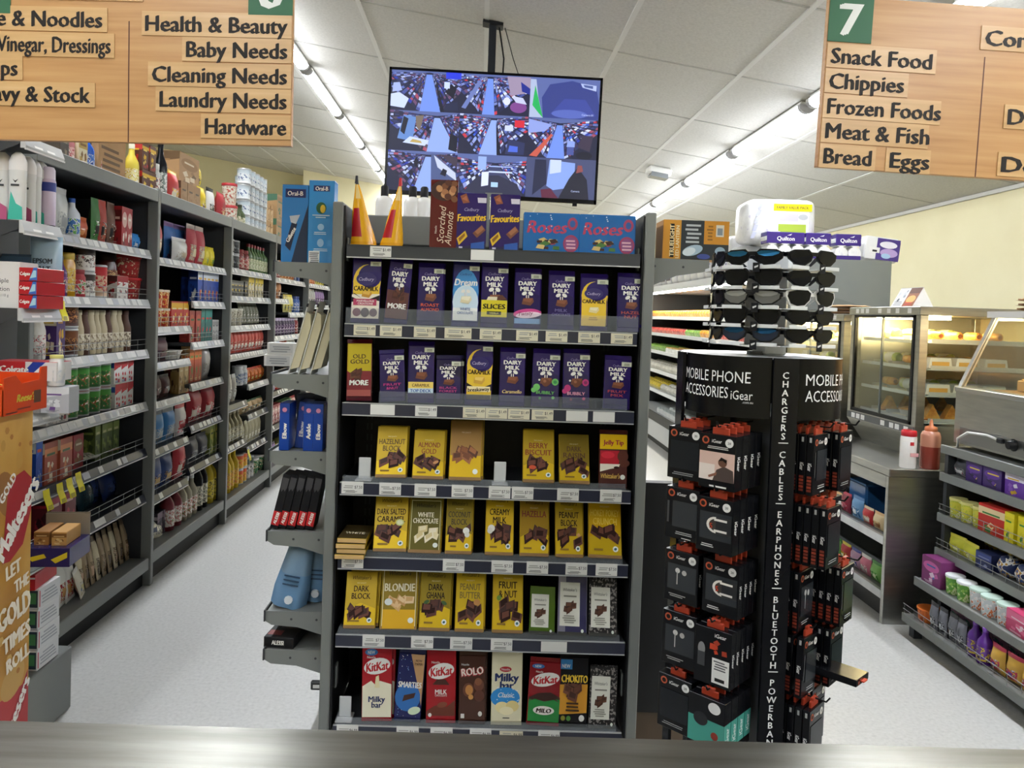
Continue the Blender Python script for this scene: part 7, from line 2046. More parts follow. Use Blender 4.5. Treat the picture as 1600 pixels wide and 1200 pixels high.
def roll_pack(nx, nz, dy, purple=True, text=True, s=.11, name='toilet_roll_pack', art_=None):
    w, h = nx * s, nz * s * .95
    m = MB()
    for i in range(nx):
        for k in range(nz):
            m.xf = Matrix.Translation(((i - (nx - 1) / 2) * s, 0, (k + .5) * s * .95)) @ Matrix.Rotation(PI / 2, 4, 'X')
            m.lathe([(s * .49, -dy / 2), (s * .5, -dy / 2 + .006), (s * .5, dy / 2 - .006), (s * .49, dy / 2)], TPW, 14)
    m.xf = Matrix.Identity(4)
    wr = MB().box(-w / 2 + .004, -dy / 2 - .004, h * .55, w / 2 - .004, dy / 2 + .002, h + .003, PURP if purple else '#dedfe0;g', .006)
    wr.box(-w / 2 + .004, -dy / 2 - .004, -.0, w / 2 - .004, dy / 2 + .002, h * .16, PURP if purple else '#e4e4e4;g', .003)
    if text:
        wr.text('Quilton', Vector((0, -dy / 2 - .0045, 0)), Vector((1, 0, 0)), Zv, 0, h * .76, .035 * s / .11, '#f0eef6', w * .62, .0, .02)
        wr.prism([(.01, h * .88), (.05, h * .95), (.04, h * .88)], -dy / 2 - .0048, -dy / 2 - .0045, '#d9d4ea')
    return Kind(name, m, [('printed_wrap', wr)])


Kq = roll_pack(2, 2, .12)
Kq3 = roll_pack(3, 2, .12)
for px, rot, lab, K in ((1221, .03, 'purple and white toilet roll pack, leftmost and largest lettering on the chiller end', Kq3), (1272, .0, 'purple and white toilet roll pack second from the left on the chiller end', Kq), (1319, -.03, 'purple and white toilet roll pack third from the left on the chiller end', Kq)):
    p = aty(px, 410, 6.1)
    K.put((p.x, 6.10, 1.992), rot, lab, 'toilet paper', None, (.95, 1, .95))
m = MB().box(-.14, -.06, 0, .14, .06, .19, '#dedee0;g', .02)
a = [('r', .32, 0, 1, 1, '#4a3686'), ('r', .0, .0, .32, 1, '#e4e4e4'), ('e', .66, .72, .26, .16, '#e9e6f0'), ('e', .7, .35, .26, .2, '#b9a0d4'), ('e', .62, .2, .14, .12, '#a8c8e4'), ('r', .12, .3, .42, .55, '#e9e9e6'), ('bars', .16, .34, .4, .52, 1, '#2b2b2e', 2)]
m.art((-.135, -.0605, .01), (.27, 0, 0), (0, 0, .17), a)
Kind('toilet_roll_pack', m, [('wrap_end', MB().box(.14, -.04, .02, .15, .04, .17, '#4a3686;g', .004))]).put((aty(1372, 410, 6.1).x, 6.12, 1.992), (0, .1, .0), 'toilet roll pack seen from its printed end beside the cream wall', 'toilet paper')
# white packs queued along the canopy
def soft_box(w, d, h, mat, e=.3, nu=20, nv=12):
    """a wrapped bundle: box with soft swollen edges"""
    m = MB()
    f = lambda c: math.copysign(abs(c) ** e, c)
    vs = []
    for j in range(nv + 1):
        p = -PI / 2 + PI * j / nv
        for i in range(nu):
            a = 2 * PI * i / nu
            vs.append((w / 2 * f(math.cos(p)) * f(math.cos(a)), d / 2 * f(math.cos(p)) * f(math.sin(a)), h / 2 + h / 2 * f(math.sin(p))))
    return m.add(vs, [(j * nu + i, j * nu + (i + 1) % nu, (j + 1) * nu + (i + 1) % nu, (j + 1) * nu + i) for j in range(nv) for i in range(nu)], mat, True)


def tissue(purple, k):
    m = soft_box(.24, .24, .24, TPW, .28)
    w_ = MB()
    for sd in (-1, 1):
        w_.art((-.1 if sd < 0 else .1, sd * .1195, .03), (.2 * -sd, 0, 0), (0, 0, .18), ([('r', 0, .55, 1, 1, PURP), ('r', 0, 0, 1, .16, PURP), ('e', .5, .4, .3, .12, '#efeff2')] if purple else [('r', .55, .1, .95, .85, '#dfe0ea'), ('bars', .6, .2, .9, .7, 4, '#8f8ab0', k), ('p', [(.05, .1), (.2, .12), (.4, .9), (.3, .95)], '#c4c0d8'), ('r', .05, .8, .45, .95, '#d8dc6a')]))
    return Kind('toilet_roll_pack', m, [('printed_wrap', w_)])


Kw1, Kw2 = tissue(True, 1), tissue(False, 2)
yy = 6.5
for k in range(15):
    pur = k in (9, 10, 11, 12)
    for tier in (0,):
        (Kw1 if pur else Kw2).put((2.24, yy, 1.872 + .232 * tier), -PI / 2, ('purple banded toilet roll pack far along the chiller canopy' if pur else 'white toilet roll pack in the row along the chiller canopy'), 'toilet paper', 'canopy packs purple' if pur else 'canopy packs tier %d' % tier, (1, 1, 1 if k == 0 else 1.45))
    yy += .252
fam = soft_box(.56, .42, .36, TPW, .3)
fam.art((-.19, -.2105, .03), (.42, 0, 0), (0, 0, .29), [('r', .28, .78, 1, .98, '#e3d21f;g'), ('t', 'FAMILY VALUE PACK', .64, .88, .08, .6, '#5a4a1a', {'bold': .03, 'fit': True}), ('r', .34, .08, .95, .76, '#dcdddc'), ('r', .38, .1, .9, .42, '#a8bf3a'), ('r', .4, .5, .75, .7, '#c4c0d0'), ('e', .84, .62, .09, .08, '#b0b4b8'), ('r', .4, .0, .55, .06, '#4a3686'), ('r', .2, .1, .42, .22, '#f0f0f0')])
fl_ = MB()
for k in range(5):
    fl_.prism([(-.25 + .012 * k, .03 + .06 * k), (-.22 + .012 * k, .03 + .06 * k), (-.2 + .012 * k, .08 + .06 * k), (-.23 + .012 * k, .085 + .06 * k)], -.2125, -.211, '#b9bcd0')
Kind('family_pack', fam, [('wrap_folds', fl_)]).put((2.40, 6.37, 2.118), -.06, 'big white family value pack with yellow top label, highest on the chiller', 'toilet paper')

# ---- steel counter with food cabinets
CX0, CY0, CT = 2.034, 3.74, .775
ct = empty('steel_counter', (CX0, CY0, 0), 0, 'stainless steel counter carrying the glass food cabinets, its end panel facing the checkout', 'counter')
obj('worktop', MB().box(0, 0, CT - .04, 1.3, 2.3, CT, M_steel, .004), ct)
obj('end_panel', MB().box(.0, .004, .0, .30, .03, CT - .04, M_steel, .002), ct)
obj('end_panel', MB().box(.30, .03, .0, 1.28, .06, CT - .04, M_steel, .002), ct)
obj('front_rail', MB().box(.0, .03, CT - .10, .02, 2.3, CT - .04, M_steel), ct)
obj('back_panel', MB().box(.55, .03, 0, .57, 2.3, CT - .04, M_black), ct)
for z in (.15, .42):
    obj('shelf', MB().box(.02, .03, z - .02, .55, 2.3, z, M_grey).box(.0, .03, z - .03, .02, 2.3, z + .01, M_rail), ct)
obj('kickboard', MB().box(.06, .03, 0, .08, 2.3, .13, M_black), ct)


def food_cabinet(name, x0, x1, y0, y1, z0, zg, zt, label, post=.045):
    o = empty(name, (x0, y0, z0), 0, label, 'food cabinet')
    X, Y, ZG, ZT_ = x1 - x0, y1 - y0, zg - z0, zt - z0
    obj('base_housing', MB().prism([(.10, 0), (X, 0), (X, ZG), (0, ZG), (.0, ZG - .05)], 0, Y, M_steel), o)
    obj('ticket_strip', MB().box(-.006, .01, ZG - .045, 0, Y - .01, ZG - .008, '#55585a').art((-.006, Y - .01, ZG - .045), (0, -(Y - .02), 0), (0, 0, .037), [('r', a_, .12, a_ + .06, .88, '#ececea') for a_ in (.08, .16, .24, .55, .68, .76, .88)]), o)
    obj('top', MB().box(-.01, -.01, ZT_ - .045, X, Y + .01, ZT_, M_steel, .003).art((-.01, Y, ZT_ - .04), (0, -Y, 0), (0, 0, .035), [('r', a_, .12, a_ + .05, .88, '#ececea') for a_ in (.1, .18, .26, .45, .58, .7, .86)]), o)
    for px_, py_ in ((0, 0), (0, Y - post), (X - post, 0), (X - post, Y - post)):
        obj('post', MB().box(px_, py_, ZG, px_ + post, py_ + post, ZT_ - .045, M_steel, .002), o)
    obj('door_frame', MB().box(-.004, post, ZG, .014, post + .02, ZT_ - .045, '#17181a').box(-.004, Y - post - .02, ZG, .014, Y - post, ZT_ - .045, '#17181a').box(-.004, post, ZG, .014, Y - post, ZG + .018, '#17181a').box(-.004, post, ZT_ - .06, .014, Y - post, ZT_ - .045, '#17181a').box(-.002, Y * .5 - .004, ZG + .018, .01, Y * .5 + .004, ZT_ - .06, '#6a7072'), o)
    obj('glass_door', MB().box(.002, post + .02, ZG + .018, .006, Y - post - .02, ZT_ - .06, glassmat()), o)
    obj('side_glass', MB().box(post, .004, ZG, X - post, .008, ZT_ - .045, glassmat()), o)
    obj('back_panel', MB().box(X - .012, post, ZG, X, Y - post, ZT_ - .045, '#b8a888'), o)
    obj('far_panel', MB().box(post, Y - .012, ZG, X - post, Y - .004, ZT_ - .045, '#9a9a94'), o)
    obj('warming_lamp', MB().box(.12, post + .02, ZT_ - .065, .2, Y - post - .02, ZT_ - .05, pm('#ffdf9e;e100')), o)
    n = 4
    for k in range(n):
        z = ZG + .012 + (ZT_ - ZG - .06) * k / n
        s = MB()
        s.box(.06, .05, z - .004, X - .02, Y - .05, z, '#b8bab8;f')
        s.box(.055, .05, z - .006, .06, Y - .05, z + .012, '#d9dbd9;f')
        obj('wire_shelf', s, o)
    return o


Z1 = [.963 + .012 + (1.585 - .963 - .06) * k / 4 for k in range(4)]
cab1 = food_cabinet('hot_food_cabinet', 2.27, 3.05, 3.95, 4.69, CT, .963, 1.585, 'glass hot food cabinet nearest the wall corner, pies lit inside, on the steel counter')
cab2 = food_cabinet('hot_food_cabinet', 2.27, 3.05, 4.78, 5.75, CT, .93, 1.545, 'glass food cabinet farther along the steel counter, half hidden by the sunglasses')

PIE = noisemat('baked pastry', [(.3, '#b8742a'), (.5, '#d89a45'), (.7, '#e6b868')], 26, 4, .5)
GRN = noisemat('lettuce and wrap', [(.35, '#8fa83a'), (.55, '#cfd07a'), (.7, '#e3dfb0')], 20, 3, .5)
SAU = noisemat('cooked meat', [(.3, '#6a3018'), (.6, '#a85a2c'), (.75, '#c98a4a')], 22, 3, .45)


def tray(w, d, h=.02):
    return Kind('food_tray', MB().box(-w / 2, -d / 2, 0, w / 2, d / 2, .003, '#c9cbc9;f').box(-w / 2, -d / 2, .003, w / 2, -d / 2 + .003, h, '#c9cbc9;f').box(-w / 2, d / 2 - .003, .003, w / 2, d / 2, h, '#c9cbc9;f'), [('paper_liner', MB().box(-w / 2 + .006, -d / 2 + .006, .0032, w / 2 - .006, d / 2 - .006, .0045, '#e6dcc0'))])


K_tray = tray(.5, .17)
pieb = MB().lathe([(.036, 0), (.048, .03), (.05, .034), (.03, .043), (.0, .045)], PIE, 12)
K_pie = Kind('pie', pieb, [('foil_case', MB().lathe([(.037, 0), (.049, .028)], '#c9cbcd;m', 12))])
K_sam = Kind('samosa', MB().prism([(-.05, 0), (.05, 0), (.0, .085)], -.02, .02, PIE), [('crust_edge', MB().prism([(-.052, 0), (.052, 0), (.05, .006), (-.05, .006)], -.022, .022, SAU))])
K_rol = Kind('sausage_roll', MB().lathe([(.012, -.06), (.022, -.055), (.024, 0), (.022, .055), (.012, .06)], PIE, 10), [('filling', MB().lathe([(.013, .058), (.012, .062)], SAU, 8))])
K_box = Kind('food_box', MB().prism([(-.07, 0), (.07, 0), (.06, .055), (-.06, .055)], -.06, .06, '#e0ddd4'), [('window', MB().box(-.05, -.0615, .01, .05, -.06, .035, '#d8a24a'))])
K_wrap = Kind('wrap', MB().lathe([(.02, -.07), (.03, -.06), (.032, .06), (.02, .07)], GRN, 10), [('paper_band', MB().lathe([(.0325, -.02), (.0335, .05)], '#e6e2d2', 10))])
lvn = ('bottom', 'second', 'third', 'top')
for ci, (x0, y0, y1, zz, cn) in enumerate(((2.27, 3.95, 4.69, Z1, 'nearer'), (2.27, 4.78, 5.75, [.93 + .012 + (1.545 - .93 - .06) * k / 4 for k in range(4)], 'farther'))):
    ny = 3 if ci == 0 else 4
    for li in range(4):
        for j in range(ny):
            yy = y0 + .16 + (y1 - y0 - .32) * j / (ny - 1)
            K_tray.put((x0 + .36, yy, zz[li] + .001), 0, 'metal food tray on the %s shelf of the %s glass cabinet' % (lvn[li], cn), 'tray', 'food trays, %s shelf, %s cabinet' % (lvn[li], cn))
            rn = random.Random(li * 10 + j + ci * 100)
            kind = [(K_sam, K_pie, K_sam), (K_box, K_wrap, K_rol), (K_box, K_rol, K_wrap), (K_rol, K_pie, K_wrap)][li][j % 3]
            nm = {'samosa': 'golden pastry triangle', 'pie': 'round golden pie', 'food_box': 'white food box', 'wrap': 'green and cream wrap', 'sausage_roll': 'sausage roll'}[kind.name]
            n = 4 if kind is not K_box else 3
            for q in range(n):
                xx = x0 + .17 + q * (.105 if kind is not K_box else .15)
                rot = (PI / 2, 0, rn.uniform(-.1, .1)) if kind in (K_rol, K_wrap) else rn.uniform(-.15, .15)
                zoff = .006 + (.033 if kind in (K_rol, K_wrap) else 0)
                kind.put((xx, yy, zz[li] + zoff), rot, '%s on the %s shelf of the %s glass cabinet' % (nm, lvn[li], cn), 'food', '%ss, %s shelf, %s cabinet' % (nm, lvn[li], cn))

# things on the cabinets
m = MB().prism([(-.06, 0), (.06, 0), (.0, .11)], -.11, .11, '#e6e3de')
sl = Vector((.06, 0, .11))
m.v = [(x, y, z) for x, y, z in m.v]
m.art((-.0602, .11, 0), (0, -.22, 0), (.06, 0, .11), [('r', 0, 0, .5, 1, '#e6e6e2'), ('r', .5, 0, 1, 1, '#8a5234'), ('blob', .25, .6, .16, .25, 6, ['#8c9096', '#5a5e64', '#b9bcc0'], 2), ('e', .75, .4, .2, .2, '#d9a05a'), ('bars', .55, .1, .95, .3, 2, '#c23a2a', 3), ('r', .5, .7, 1, 1, '#5a3424'), ('bars', .05, .1, .45, .35, 3, '#7a7c80', 4)])
Kind('tent_sign', m, [('printed_edge', MB().box(-.002, -.11, .108, .002, .11, .1115, '#dcd6cc'))]).put((2.40, 4.27, 1.5855), 0, 'folded card tent sign with food pictures on top of the nearer glass cabinet', 'sign')


def bagstack(n, loc, w, d, rot, labs):
    for k in range(n):
        rn = random.Random(k + 5)
        m = MB().pillow(w, d, .018, lambda u, v, f: M_card, 5, 5, .02, .002, k)
        m.v = [(x, z - d / 2, -y + .01) for x, y, z in m.v]
        Kind('paper_bag', m, [('folded_base', MB().box(-w / 2 * .9, d / 2 - .03, .012, w / 2 * .9, d / 2 - .005, .019, '#a07a50', .002))]).put((loc[0] + rn.uniform(-.01, .01), loc[1] + rn.uniform(-.01, .01), loc[2] + .021 * k), rot + rn.uniform(-.1, .1), labs[k], 'paper bag', None)


bagstack(3, (2.42, 5.05, 1.547), .2, .3, .1, ('lowest brown paper bag on the farther glass cabinet', 'middle brown paper bag on the farther glass cabinet', 'topmost brown paper bag on the farther glass cabinet'))
# salt shaker and sauce bottle
b = MB().lathe([(.036, 0), (.038, .006), (.038, .15), (.034, .16)], '#e6e2de;g', 18)
b.box(-.012, -.0395, .115, .006, -.037, .132, '#c22f34').box(-.01, -.0395, .06, .03, -.037, .078, '#d9a0a0')
Kind('salt_shaker', b, [('lid', MB().lathe([(.035, .158), (.037, .16), (.036, .182), (.03, .188)], '#c2202c;g', 18))]).put((2.152, 3.795, CT), 0, 'white salt shaker with red lid on the steel counter end', 'shaker')
b = MB().lathe([(.044, 0), (.046, .006), (.046, .17), (.04, .185), (.026, .19)], [pm('#7a2f24;g')] * 2 + [pm('#b8705a;g')] * 2, 18)
b = MB().lathe([(.044, 0), (.046, .006), (.046, .11), (.046, .165), (.038, .183), (.026, .188)], ['#8a3a2e;g', '#8a3a2e;g', '#b8806a;g', '#b8806a;g', '#b8806a;g'], 18)
Kind('sauce_bottle', b, [('nozzle_cap', MB().lathe([(.028, .186), (.03, .19), (.028, .206), (.01, .214), (.006, .24), (.003, .245)], '#c2714a;g', 14))]).put((2.262, 3.795, CT), 0, 'squeezy red sauce bottle beside the white salt shaker', 'bottle')

# ---- sweets rack
RX0, RY1, RY0 = 2.07, 3.64, 1.75
rk2 = empty('sweets_rack', (2.07, RY1, 0), 0, 'grey stepped shelf rack of confectionery under the bain-marie at the right edge', 'shelving')
RS = [(.098, 2.075, .05), (.274, 2.125, .05), (.42, 2.217, .06), (.587, 2.221, .06), (.782, 2.223, .06), (.914, 2.223, .0)]
obj('back_panel', MB().box(.62, -1.9, 0, .64, 0, .9, M_dgrey), rk2)
obj('side_panel', MB().box(.17, -.03, .0, .62, -.005, .9, M_dgrey), rk2)
obj('foot', MB().box(.03, -1.0, 0, .07, -.9, .09, M_dgrey), rk2)
obj('foot', MB().box(.03, -.06, 0, .07, -.02, .09, M_dgrey), rk2)
for k, (z, x, g_) in enumerate(RS):
    so = obj('shelf', MB().box(x - 2.07 + .01, -1.9, z - .022, .62, 0, z, M_grey), rk2)
    obj('front_edge', MB().box(x - 2.07 - .004, -1.9, z - .034, x - 2.07 + .01, 0, z + (.006), M_grey, .002), so)
    if g_ and k != 1 and k != 4:
        w_ = MB()
        for zz in (.025, .05):
            w_.rod((x - 2.07 + .003, -1.9, z + zz), (x - 2.07 + .003, 0, z + zz), .0016, M_wire, 5)
        for q in range(24):
            w_.rod((x - 2.07 + .003, -.01 - .08 * q, z), (x - 2.07 + .003, -.01 - .08 * q, z + .05), .0014, M_wire, 4)
        obj('wire_guard', w_, so)


RSC = 1.22


def rackrow(k, items, seed=0):
    """items: (kind, width, label, cat, count) laid along the shelf from its far end toward the camera"""
    z, x, _ = RS[k]
    y = RY1 - .03
    rn = random.Random(seed + k)
    for K, wd, dep, label, cat, n in items:
        wd, dep = wd * RSC, dep * RSC
        for q in range(n):
            if y - wd < 2.15: return
            K.put((x + .016 + dep / 2 + rn.uniform(0, .012), y - wd / 2, z + .001), -PI / 2 + rn.uniform(-.08, .08), label, cat, label, RSC)
            y -= wd + .006


B = lambda w, h, d, cols, s: (k_box(w, h, d, cols, s), w, d)


def R_(K, wd, dep, label, cat, n):
    return (K, wd, dep, label, cat, n)


CUP = k_tub(.03, .075, ['#d8d24a', '#b8c43a', '#e9e6b0'], '#e2dc8a', 'sweet_cup')
CUP2 = k_tub(.032, .07, ['#5a9a3a', '#8ab84a', '#d9e0b0'], '#d9dde0', 'sweet_cup')
CUP3 = k_tub(.032, .07, ['#c9cfd2', '#e6e6e6', '#d87a4a'], '#b8d0c4', 'sweet_cup')
BALL = Kind('sweet_ball', MB().lathe([(.008, 0), (.03, .012), (.04, .04), (.03, .068), (.006, .08)], busy(['#1f2f5a', '#e0e0dc', '#b88a2a', '#2f4a8a'], 40), 12), [('wrapper_knot', MB().lathe([(.004, .078), (.012, .094)], '#c9b04a', 8))])
BOT = k_bottle(.025, .12, '#5a2a8c;g', ['#6a3a9c', '#d9c03a', '#3a1a5c'], '#7a4ab0')
BOT2 = k_bottle(.025, .11, '#2f8a8a;g', ['#3f9c9a', '#e6e6dc', '#1f5a5c'], '#d9dde0')
rackrow(4, [R_(k_bag(.1, .07, .06, ['#7a7c80', '#3a3c44', '#c9c9cc', '#8c2f4a'], 401), .1, .06, 'grey and pink packet at the far end of the top rack shelf', 'sweets', 1),
            R_(k_box(.1, .075, .09, ['#3a1f6a', '#5a2f94', '#d9c03a', '#241248'], 402), .1, .09, 'dark purple sweet box on the top rack shelf', 'sweets', 2),
            R_(k_box(.08, .08, .09, ['#6a3aa8', '#e6e0f0', '#d9b02a', '#8a5ac0'], 403), .08, .09, 'violet and white sweet box on the top rack shelf', 'sweets', 2),
            R_(k_box(.08, .075, .09, ['#a82f7a', '#e6d23a', '#f0e6ec', '#6a1f4e'], 404), .08, .09, 'pink and yellow sweet box on the top rack shelf', 'sweets', 1),
            R_(k_box(.09, .07, .09, ['#3a2a4a', '#c9b9d4', '#d9d9d6', '#5a4a6c'], 405), .09, .09, 'grey violet sweet box on the top rack shelf', 'sweets', 1),
            R_(k_box(.11, .08, .09, ['#c22a2c', '#e6dcd4', '#e0b02a', '#8c1a1c'], 406), .11, .09, 'red sweet box near the right edge of the top rack shelf', 'sweets', 2)])
rackrow(3, [R_(CUP, .062, .06, 'yellow sweet cup at the far end of the second rack shelf', 'sweets', 2), R_(CUP, .062, .06, 'yellow sweet cup at the far end of the second rack shelf', 'sweets', 1),
            R_(k_box(.13, .1, .12, ['#c2281f', '#e6d0a0', '#3a7a3a', '#d8582a'], 411), .13, .12, 'red sweet box beside the yellow cups', 'sweets', 1),
            R_(k_box(.05, .1, .17, ['#e0d41f', '#d4c81a', '#3a8a3a', '#e9e04a'], 412), .05, .17, 'bright yellow sweet box in the row on the second rack shelf', 'sweets', 4),
            R_(k_box(.16, .075, .12, ['#c22a2a', '#e6b03a', '#e9e0d4', '#8c1c1c'], 413), .16, .12, 'long red sweet box on the second rack shelf near the right edge', 'sweets', 1),
            R_(k_box(.1, .08, .1, ['#d86a8a', '#e6e0e4', '#5aa8d0'], 414), .1, .1, 'pink and blue sweet box at the right edge, second rack shelf', 'sweets', 2)])
rackrow(2, [R_(k_bag(.09, .07, .05, ['#d9d24a', '#c9c83a', '#e9e6a0', '#7a8a2a'], 421), .09, .05, 'yellow green packet at the far end of the third rack shelf', 'sweets', 2),
            R_(k_box(.08, .06, .08, ['#26305c', '#3a4a8a', '#8a94b8'], 422), .08, .08, 'dark blue little box on the third rack shelf', 'sweets', 1),
            R_(BALL, .085, .08, 'dark blue wrapped sweet ball on the third rack shelf', 'sweets', 3),
            R_(k_box(.08, .1, .06, ['#d9c02a', '#e6d86a', '#8a6a1a'], 423), .08, .06, 'yellow sweet box standing on the third rack shelf', 'sweets', 1),
            R_(k_bottle(.03, .11, '#d87a94;g', ['#e09ab0', '#f0dce4', '#b84a6c'], '#e6b0c0'), .065, .06, 'pink bottle-shaped sweet on the third rack shelf', 'sweets', 1),
            R_(k_bag(.13, .1, .07, ['#6a8ac0', '#b8c4d8', '#e6e6e6', '#2f4a8a'], 424), .13, .07, 'pale blue packet on the third rack shelf', 'sweets', 2),
            R_(k_bag(.1, .09, .06, ['#5a9a3a', '#8aba4a', '#d9e0b0'], 425), .1, .06, 'green packet at the right edge of the third rack shelf', 'sweets', 2)])
rackrow(1, [R_(k_box(.11, .1, .1, ['#7a2f6a', '#c25a9c', '#3a6ab0', '#d9c0d4'], 431), .11, .1, 'pink and purple display box at the far end of the fourth rack shelf', 'sweets', 1),
            R_(CUP2, .066, .064, 'green sweet cup on the fourth rack shelf', 'sweets', 2), R_(CUP3, .066, .064, 'clear and white sweet cup on the fourth rack shelf', 'sweets', 3),
            R_(k_box(.13, .07, .13, ['#c23a6a', '#e06a94', '#f0d0dc'], 432), .13, .13, 'dark pink sweet box on the fourth rack shelf', 'sweets', 1),
            R_(k_box(.13, .1, .13, ['#e07ab0', '#f0a8cc', '#d94a94', '#f4e0ec'], 433), .13, .13, 'light pink sweet box on the fourth rack shelf', 'sweets', 1),
            R_(k_box(.14, .1, .13, ['#1f2f7c', '#3a5ac0', '#b8d0f0', '#101c54'], 434), .14, .13, 'navy blue sweet box on the fourth rack shelf', 'sweets', 1),
            R_(k_box(.16, .1, .13, ['#7ab83a', '#a8d05a', '#c22f34', '#e0ecc0'], 435), .16, .13, 'lime green sweet box on the fourth rack shelf near the right edge', 'sweets', 1),
            R_(k_box(.12, .1, .13, ['#d9a01f', '#e6c04a', '#8c3a1c'], 436), .12, .13, 'amber sweet box at the right edge of the fourth rack shelf', 'sweets', 1)])
rackrow(0, [R_(k_tub(.045, .05, ['#d8641f', '#e07a2a', '#b84a14'], '#e0701f', 'orange_tub'), .095, .09, 'orange tub at the far end of the bottom rack shelf', 'tub', 1),
            R_(k_bag(.05, .1, .03, ['#3a3c44', '#7a7c88', '#c9ccd4', '#23252c'], 441), .05, .04, 'grey and black packet in the row on the bottom rack shelf', 'sweets', 4),
            R_(BOT, .055, .05, 'purple sweet bottle on the bottom rack shelf', 'sweets', 2),
            R_(k_bag(.07, .09, .05, ['#c23a5a', '#e0b04a', '#5a2a8c', '#e6dce4'], 442), .07, .05, 'red and purple packet on the bottom rack shelf', 'sweets', 3),
            R_(BOT2, .055, .05, 'teal sweet bottle on the bottom rack shelf', 'sweets', 3),
            R_(k_bag(.08, .08, .05, ['#2f6a4a', '#8ab8a0', '#d9e6e0', '#1f4a3a'], 443), .08, .05, 'green packet on the bottom rack shelf', 'sweets', 3),
            R_(k_box(.11, .08, .1, ['#b8383c', '#d9a88a', '#e6dcd0'], 444), .11, .1, 'red card box of sweets on the bottom rack shelf', 'sweets', 1),
            R_(k_box(.12, .08, .1, ['#2f6ab8', '#6aa0d8', '#e0e8f0'], 445), .12, .1, 'blue card box of sweets on the bottom rack shelf', 'sweets', 1),
            R_(k_box(.12, .08, .1, ['#c22f34', '#e0c9a8', '#e6e0dc'], 446), .12, .1, 'red and tan card box at the right edge of the bottom rack shelf', 'sweets', 2)])
# second rank behind the first so the shelves read full
for k, cols in ((0, ['#3f7a6a', '#c9a0b8', '#8a4a9c', '#d9d9c9']), (2, ['#4a4a5c', '#c9b04a', '#8a2f3a', '#a8b0c0']), (3, ['#8a1f24', '#d9a03a', '#3a2a5a'])):
    Kx = k_bag(.09, .09, .06, cols, 450 + k)
    for q in range(12):
        Kx.put((RS[k][1] + .22, RY1 - .08 - .1 * q, RS[k][0] + .001), -PI / 2, 'mixed colour packet in the back rank of the %s rack shelf' % ('bottom', '', 'third', 'second')[k], 'sweets', 'back rank of the %s rack shelf' % ('bottom', '', 'third', 'second')[k])
# sweets under the steel counter
for k, (z, items) in enumerate(((.42, [(['#b82f4a', '#8a1f3a', '#e0a0b0'], .1, .11, 'dark pink packet on the upper shelf under the steel counter'), (['#d9b07a', '#e6cfa0', '#8a5a2a'], .1, .09, 'tan packet on the upper shelf under the steel counter'), (['#e0c9a8', '#c22f34', '#e6e0d4'], .1, .09, 'cream and red packet on the upper shelf under the steel counter'), (['#3a6a9c', '#6a9ac8', '#d0dce6'], .12, .12, 'blue packet on the upper shelf under the steel counter')]),
                               (.15, [(['#d9c02a', '#c22f34', '#e6e0b0'], .1, .1, 'red and yellow packet on the lower shelf under the steel counter'), (['#3f8a3a', '#7aba5a', '#d9e6c0'], .1, .1, 'green packet on the lower shelf under the steel counter'), (['#e6e2e0', '#d87a94', '#b8b4b0'], .1, .1, 'white and pink packet on the lower shelf under the steel counter'), (['#3a4a9c', '#c9a0c0', '#e0dce6'], .1, .1, 'blue and lilac packet on the lower shelf under the steel counter')]))):
    y = 3.82
    q = 0
    while y < 5.6:
        cols, w, h, lab = items[q % 4]
        k_bag(w, h, .06, cols, 470 + q % 4 + k * 10).put((2.10, y, z + .002), -PI / 2, lab, 'sweets', lab)
        y += w + .012
        q += 1
m = MB().box(-.14, -.1, 0, .14, .1, .17, '#2f5f94;g', .01)
Kind('blue_bin', m, [('rim', MB().box(-.145, -.105, .165, .145, .105, .176, '#3f78b4', .003))]).put((2.30, 4.3, .423), 0, 'blue plastic bin at the back under the steel counter', 'bin')

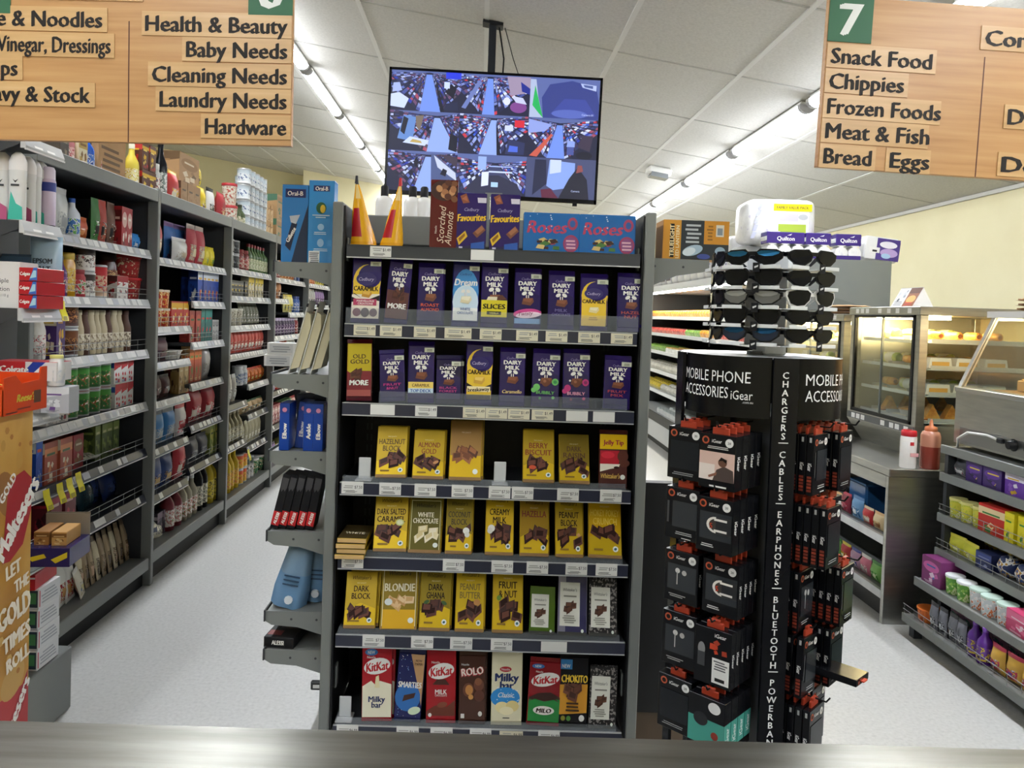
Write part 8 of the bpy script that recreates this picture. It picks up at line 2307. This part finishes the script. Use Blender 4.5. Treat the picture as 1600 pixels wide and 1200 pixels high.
# ---- bain-marie on top of the rack
bm = empty('bain_marie', (2.268, 3.62, .917), 0, 'stainless hot food warmer with slanted glass on top of the sweets rack, right edge', 'food warmer')
BL = -1.75
obj('body', MB().prism([(0, .02), (.75, .02), (.75, .27), (0, .27)], BL, 0, M_steel), bm)
obj('control_panel', MB().box(-.006, BL, .03, 0, -.05, .10, '#8f9090;m', .001), bm)
obj('glass_sill', MB().box(-.01, BL, .262, .06, 0, .285, '#b9bbba;m', .003), bm)
obj('end_frame', MB().prism([(0, .27), (.02, .27), (.175, .62), (.155, .62)], -.025, 0, M_steel), bm)
obj('front_glass', MB().prism([(.012, .285), (.018, .285), (.166, .62), (.160, .62)], BL, -.025, glassmat()), bm)
obj('end_glass', MB().prism([(.02, .285), (.72, .285), (.72, .62), (.175, .62)], -.012, -.008, glassmat()), bm)
obj('top', MB().box(.14, BL, .62, .75, .01, .64, M_steel, .002).box(.135, BL, .615, .14, .01, .645, '#dfe0df'), bm)
obj('back_panel', MB().box(.73, BL, .27, .75, 0, .62, '#c2a878'), bm)
obj('inner_deck', MB().box(.06, BL, .272, .73, -.02, .276, '#b08a54;f'), bm)
obj('heat_lamp', MB().box(.3, BL + .1, .605, .36, -.1, .618, pm('#ffe6b8;e40')), bm)
for k, dy in enumerate((-.42, -.62)):
    kn = MB()
    kn.xf = Matrix.Translation((-.006, dy, .075)) @ Matrix.Rotation(-PI / 2, 4, 'Y')
    kn.lathe([(.026, 0), (.026, .004), (.019, .006), (.018, .026), (.015, .028)], '#1b1c1e;g' if k == 0 else '#8c8e90;m', 16)
    obj('knob', kn, bm)
obj('temperature_display', MB().box(-.0075, -.54, .062, -.006, -.48, .09, '#2a3a44;g').box(-.008, -.525, .068, -.0075, -.495, .084, '#9ab8c4'), bm)
obj('power_cable', MB().tube([(-.004, -.33, .08), (-.03, -.28, .095), (-.05, -.18, .09), (-.045, -.1, .05), (-.01, -.05, .02), (.0, -.03, .0)], .006, '#d4d4d0'), bm)
obj('cable_plug', MB().box(-.02, -.36, .07, -.004, -.325, .09, '#202124', .003), bm)
for k in range(3):
    bx = MB().box(-.12, -.14, 0, .12, .14, .05, '#c9a05a', .004)
    Kind('food_pan', bx, [('food', MB().box(-.11, -.13, .05, .11, .13, .056, SAU if k == 1 else PIE, .004))]).put((2.62, 3.40 - .33 * k, 1.195), 0, 'pan of hot food in the slanted glass warmer, %s from its far end' % ('first', 'second', 'third')[k], 'food pan', 'pans in the glass warmer')
bagstack(3, (2.56, 3.3, 1.559), .24, .36, .2, ('lowest brown paper bag on the slanted glass warmer', 'middle brown paper bag on the slanted glass warmer', 'topmost brown paper bag on the slanted glass warmer'))
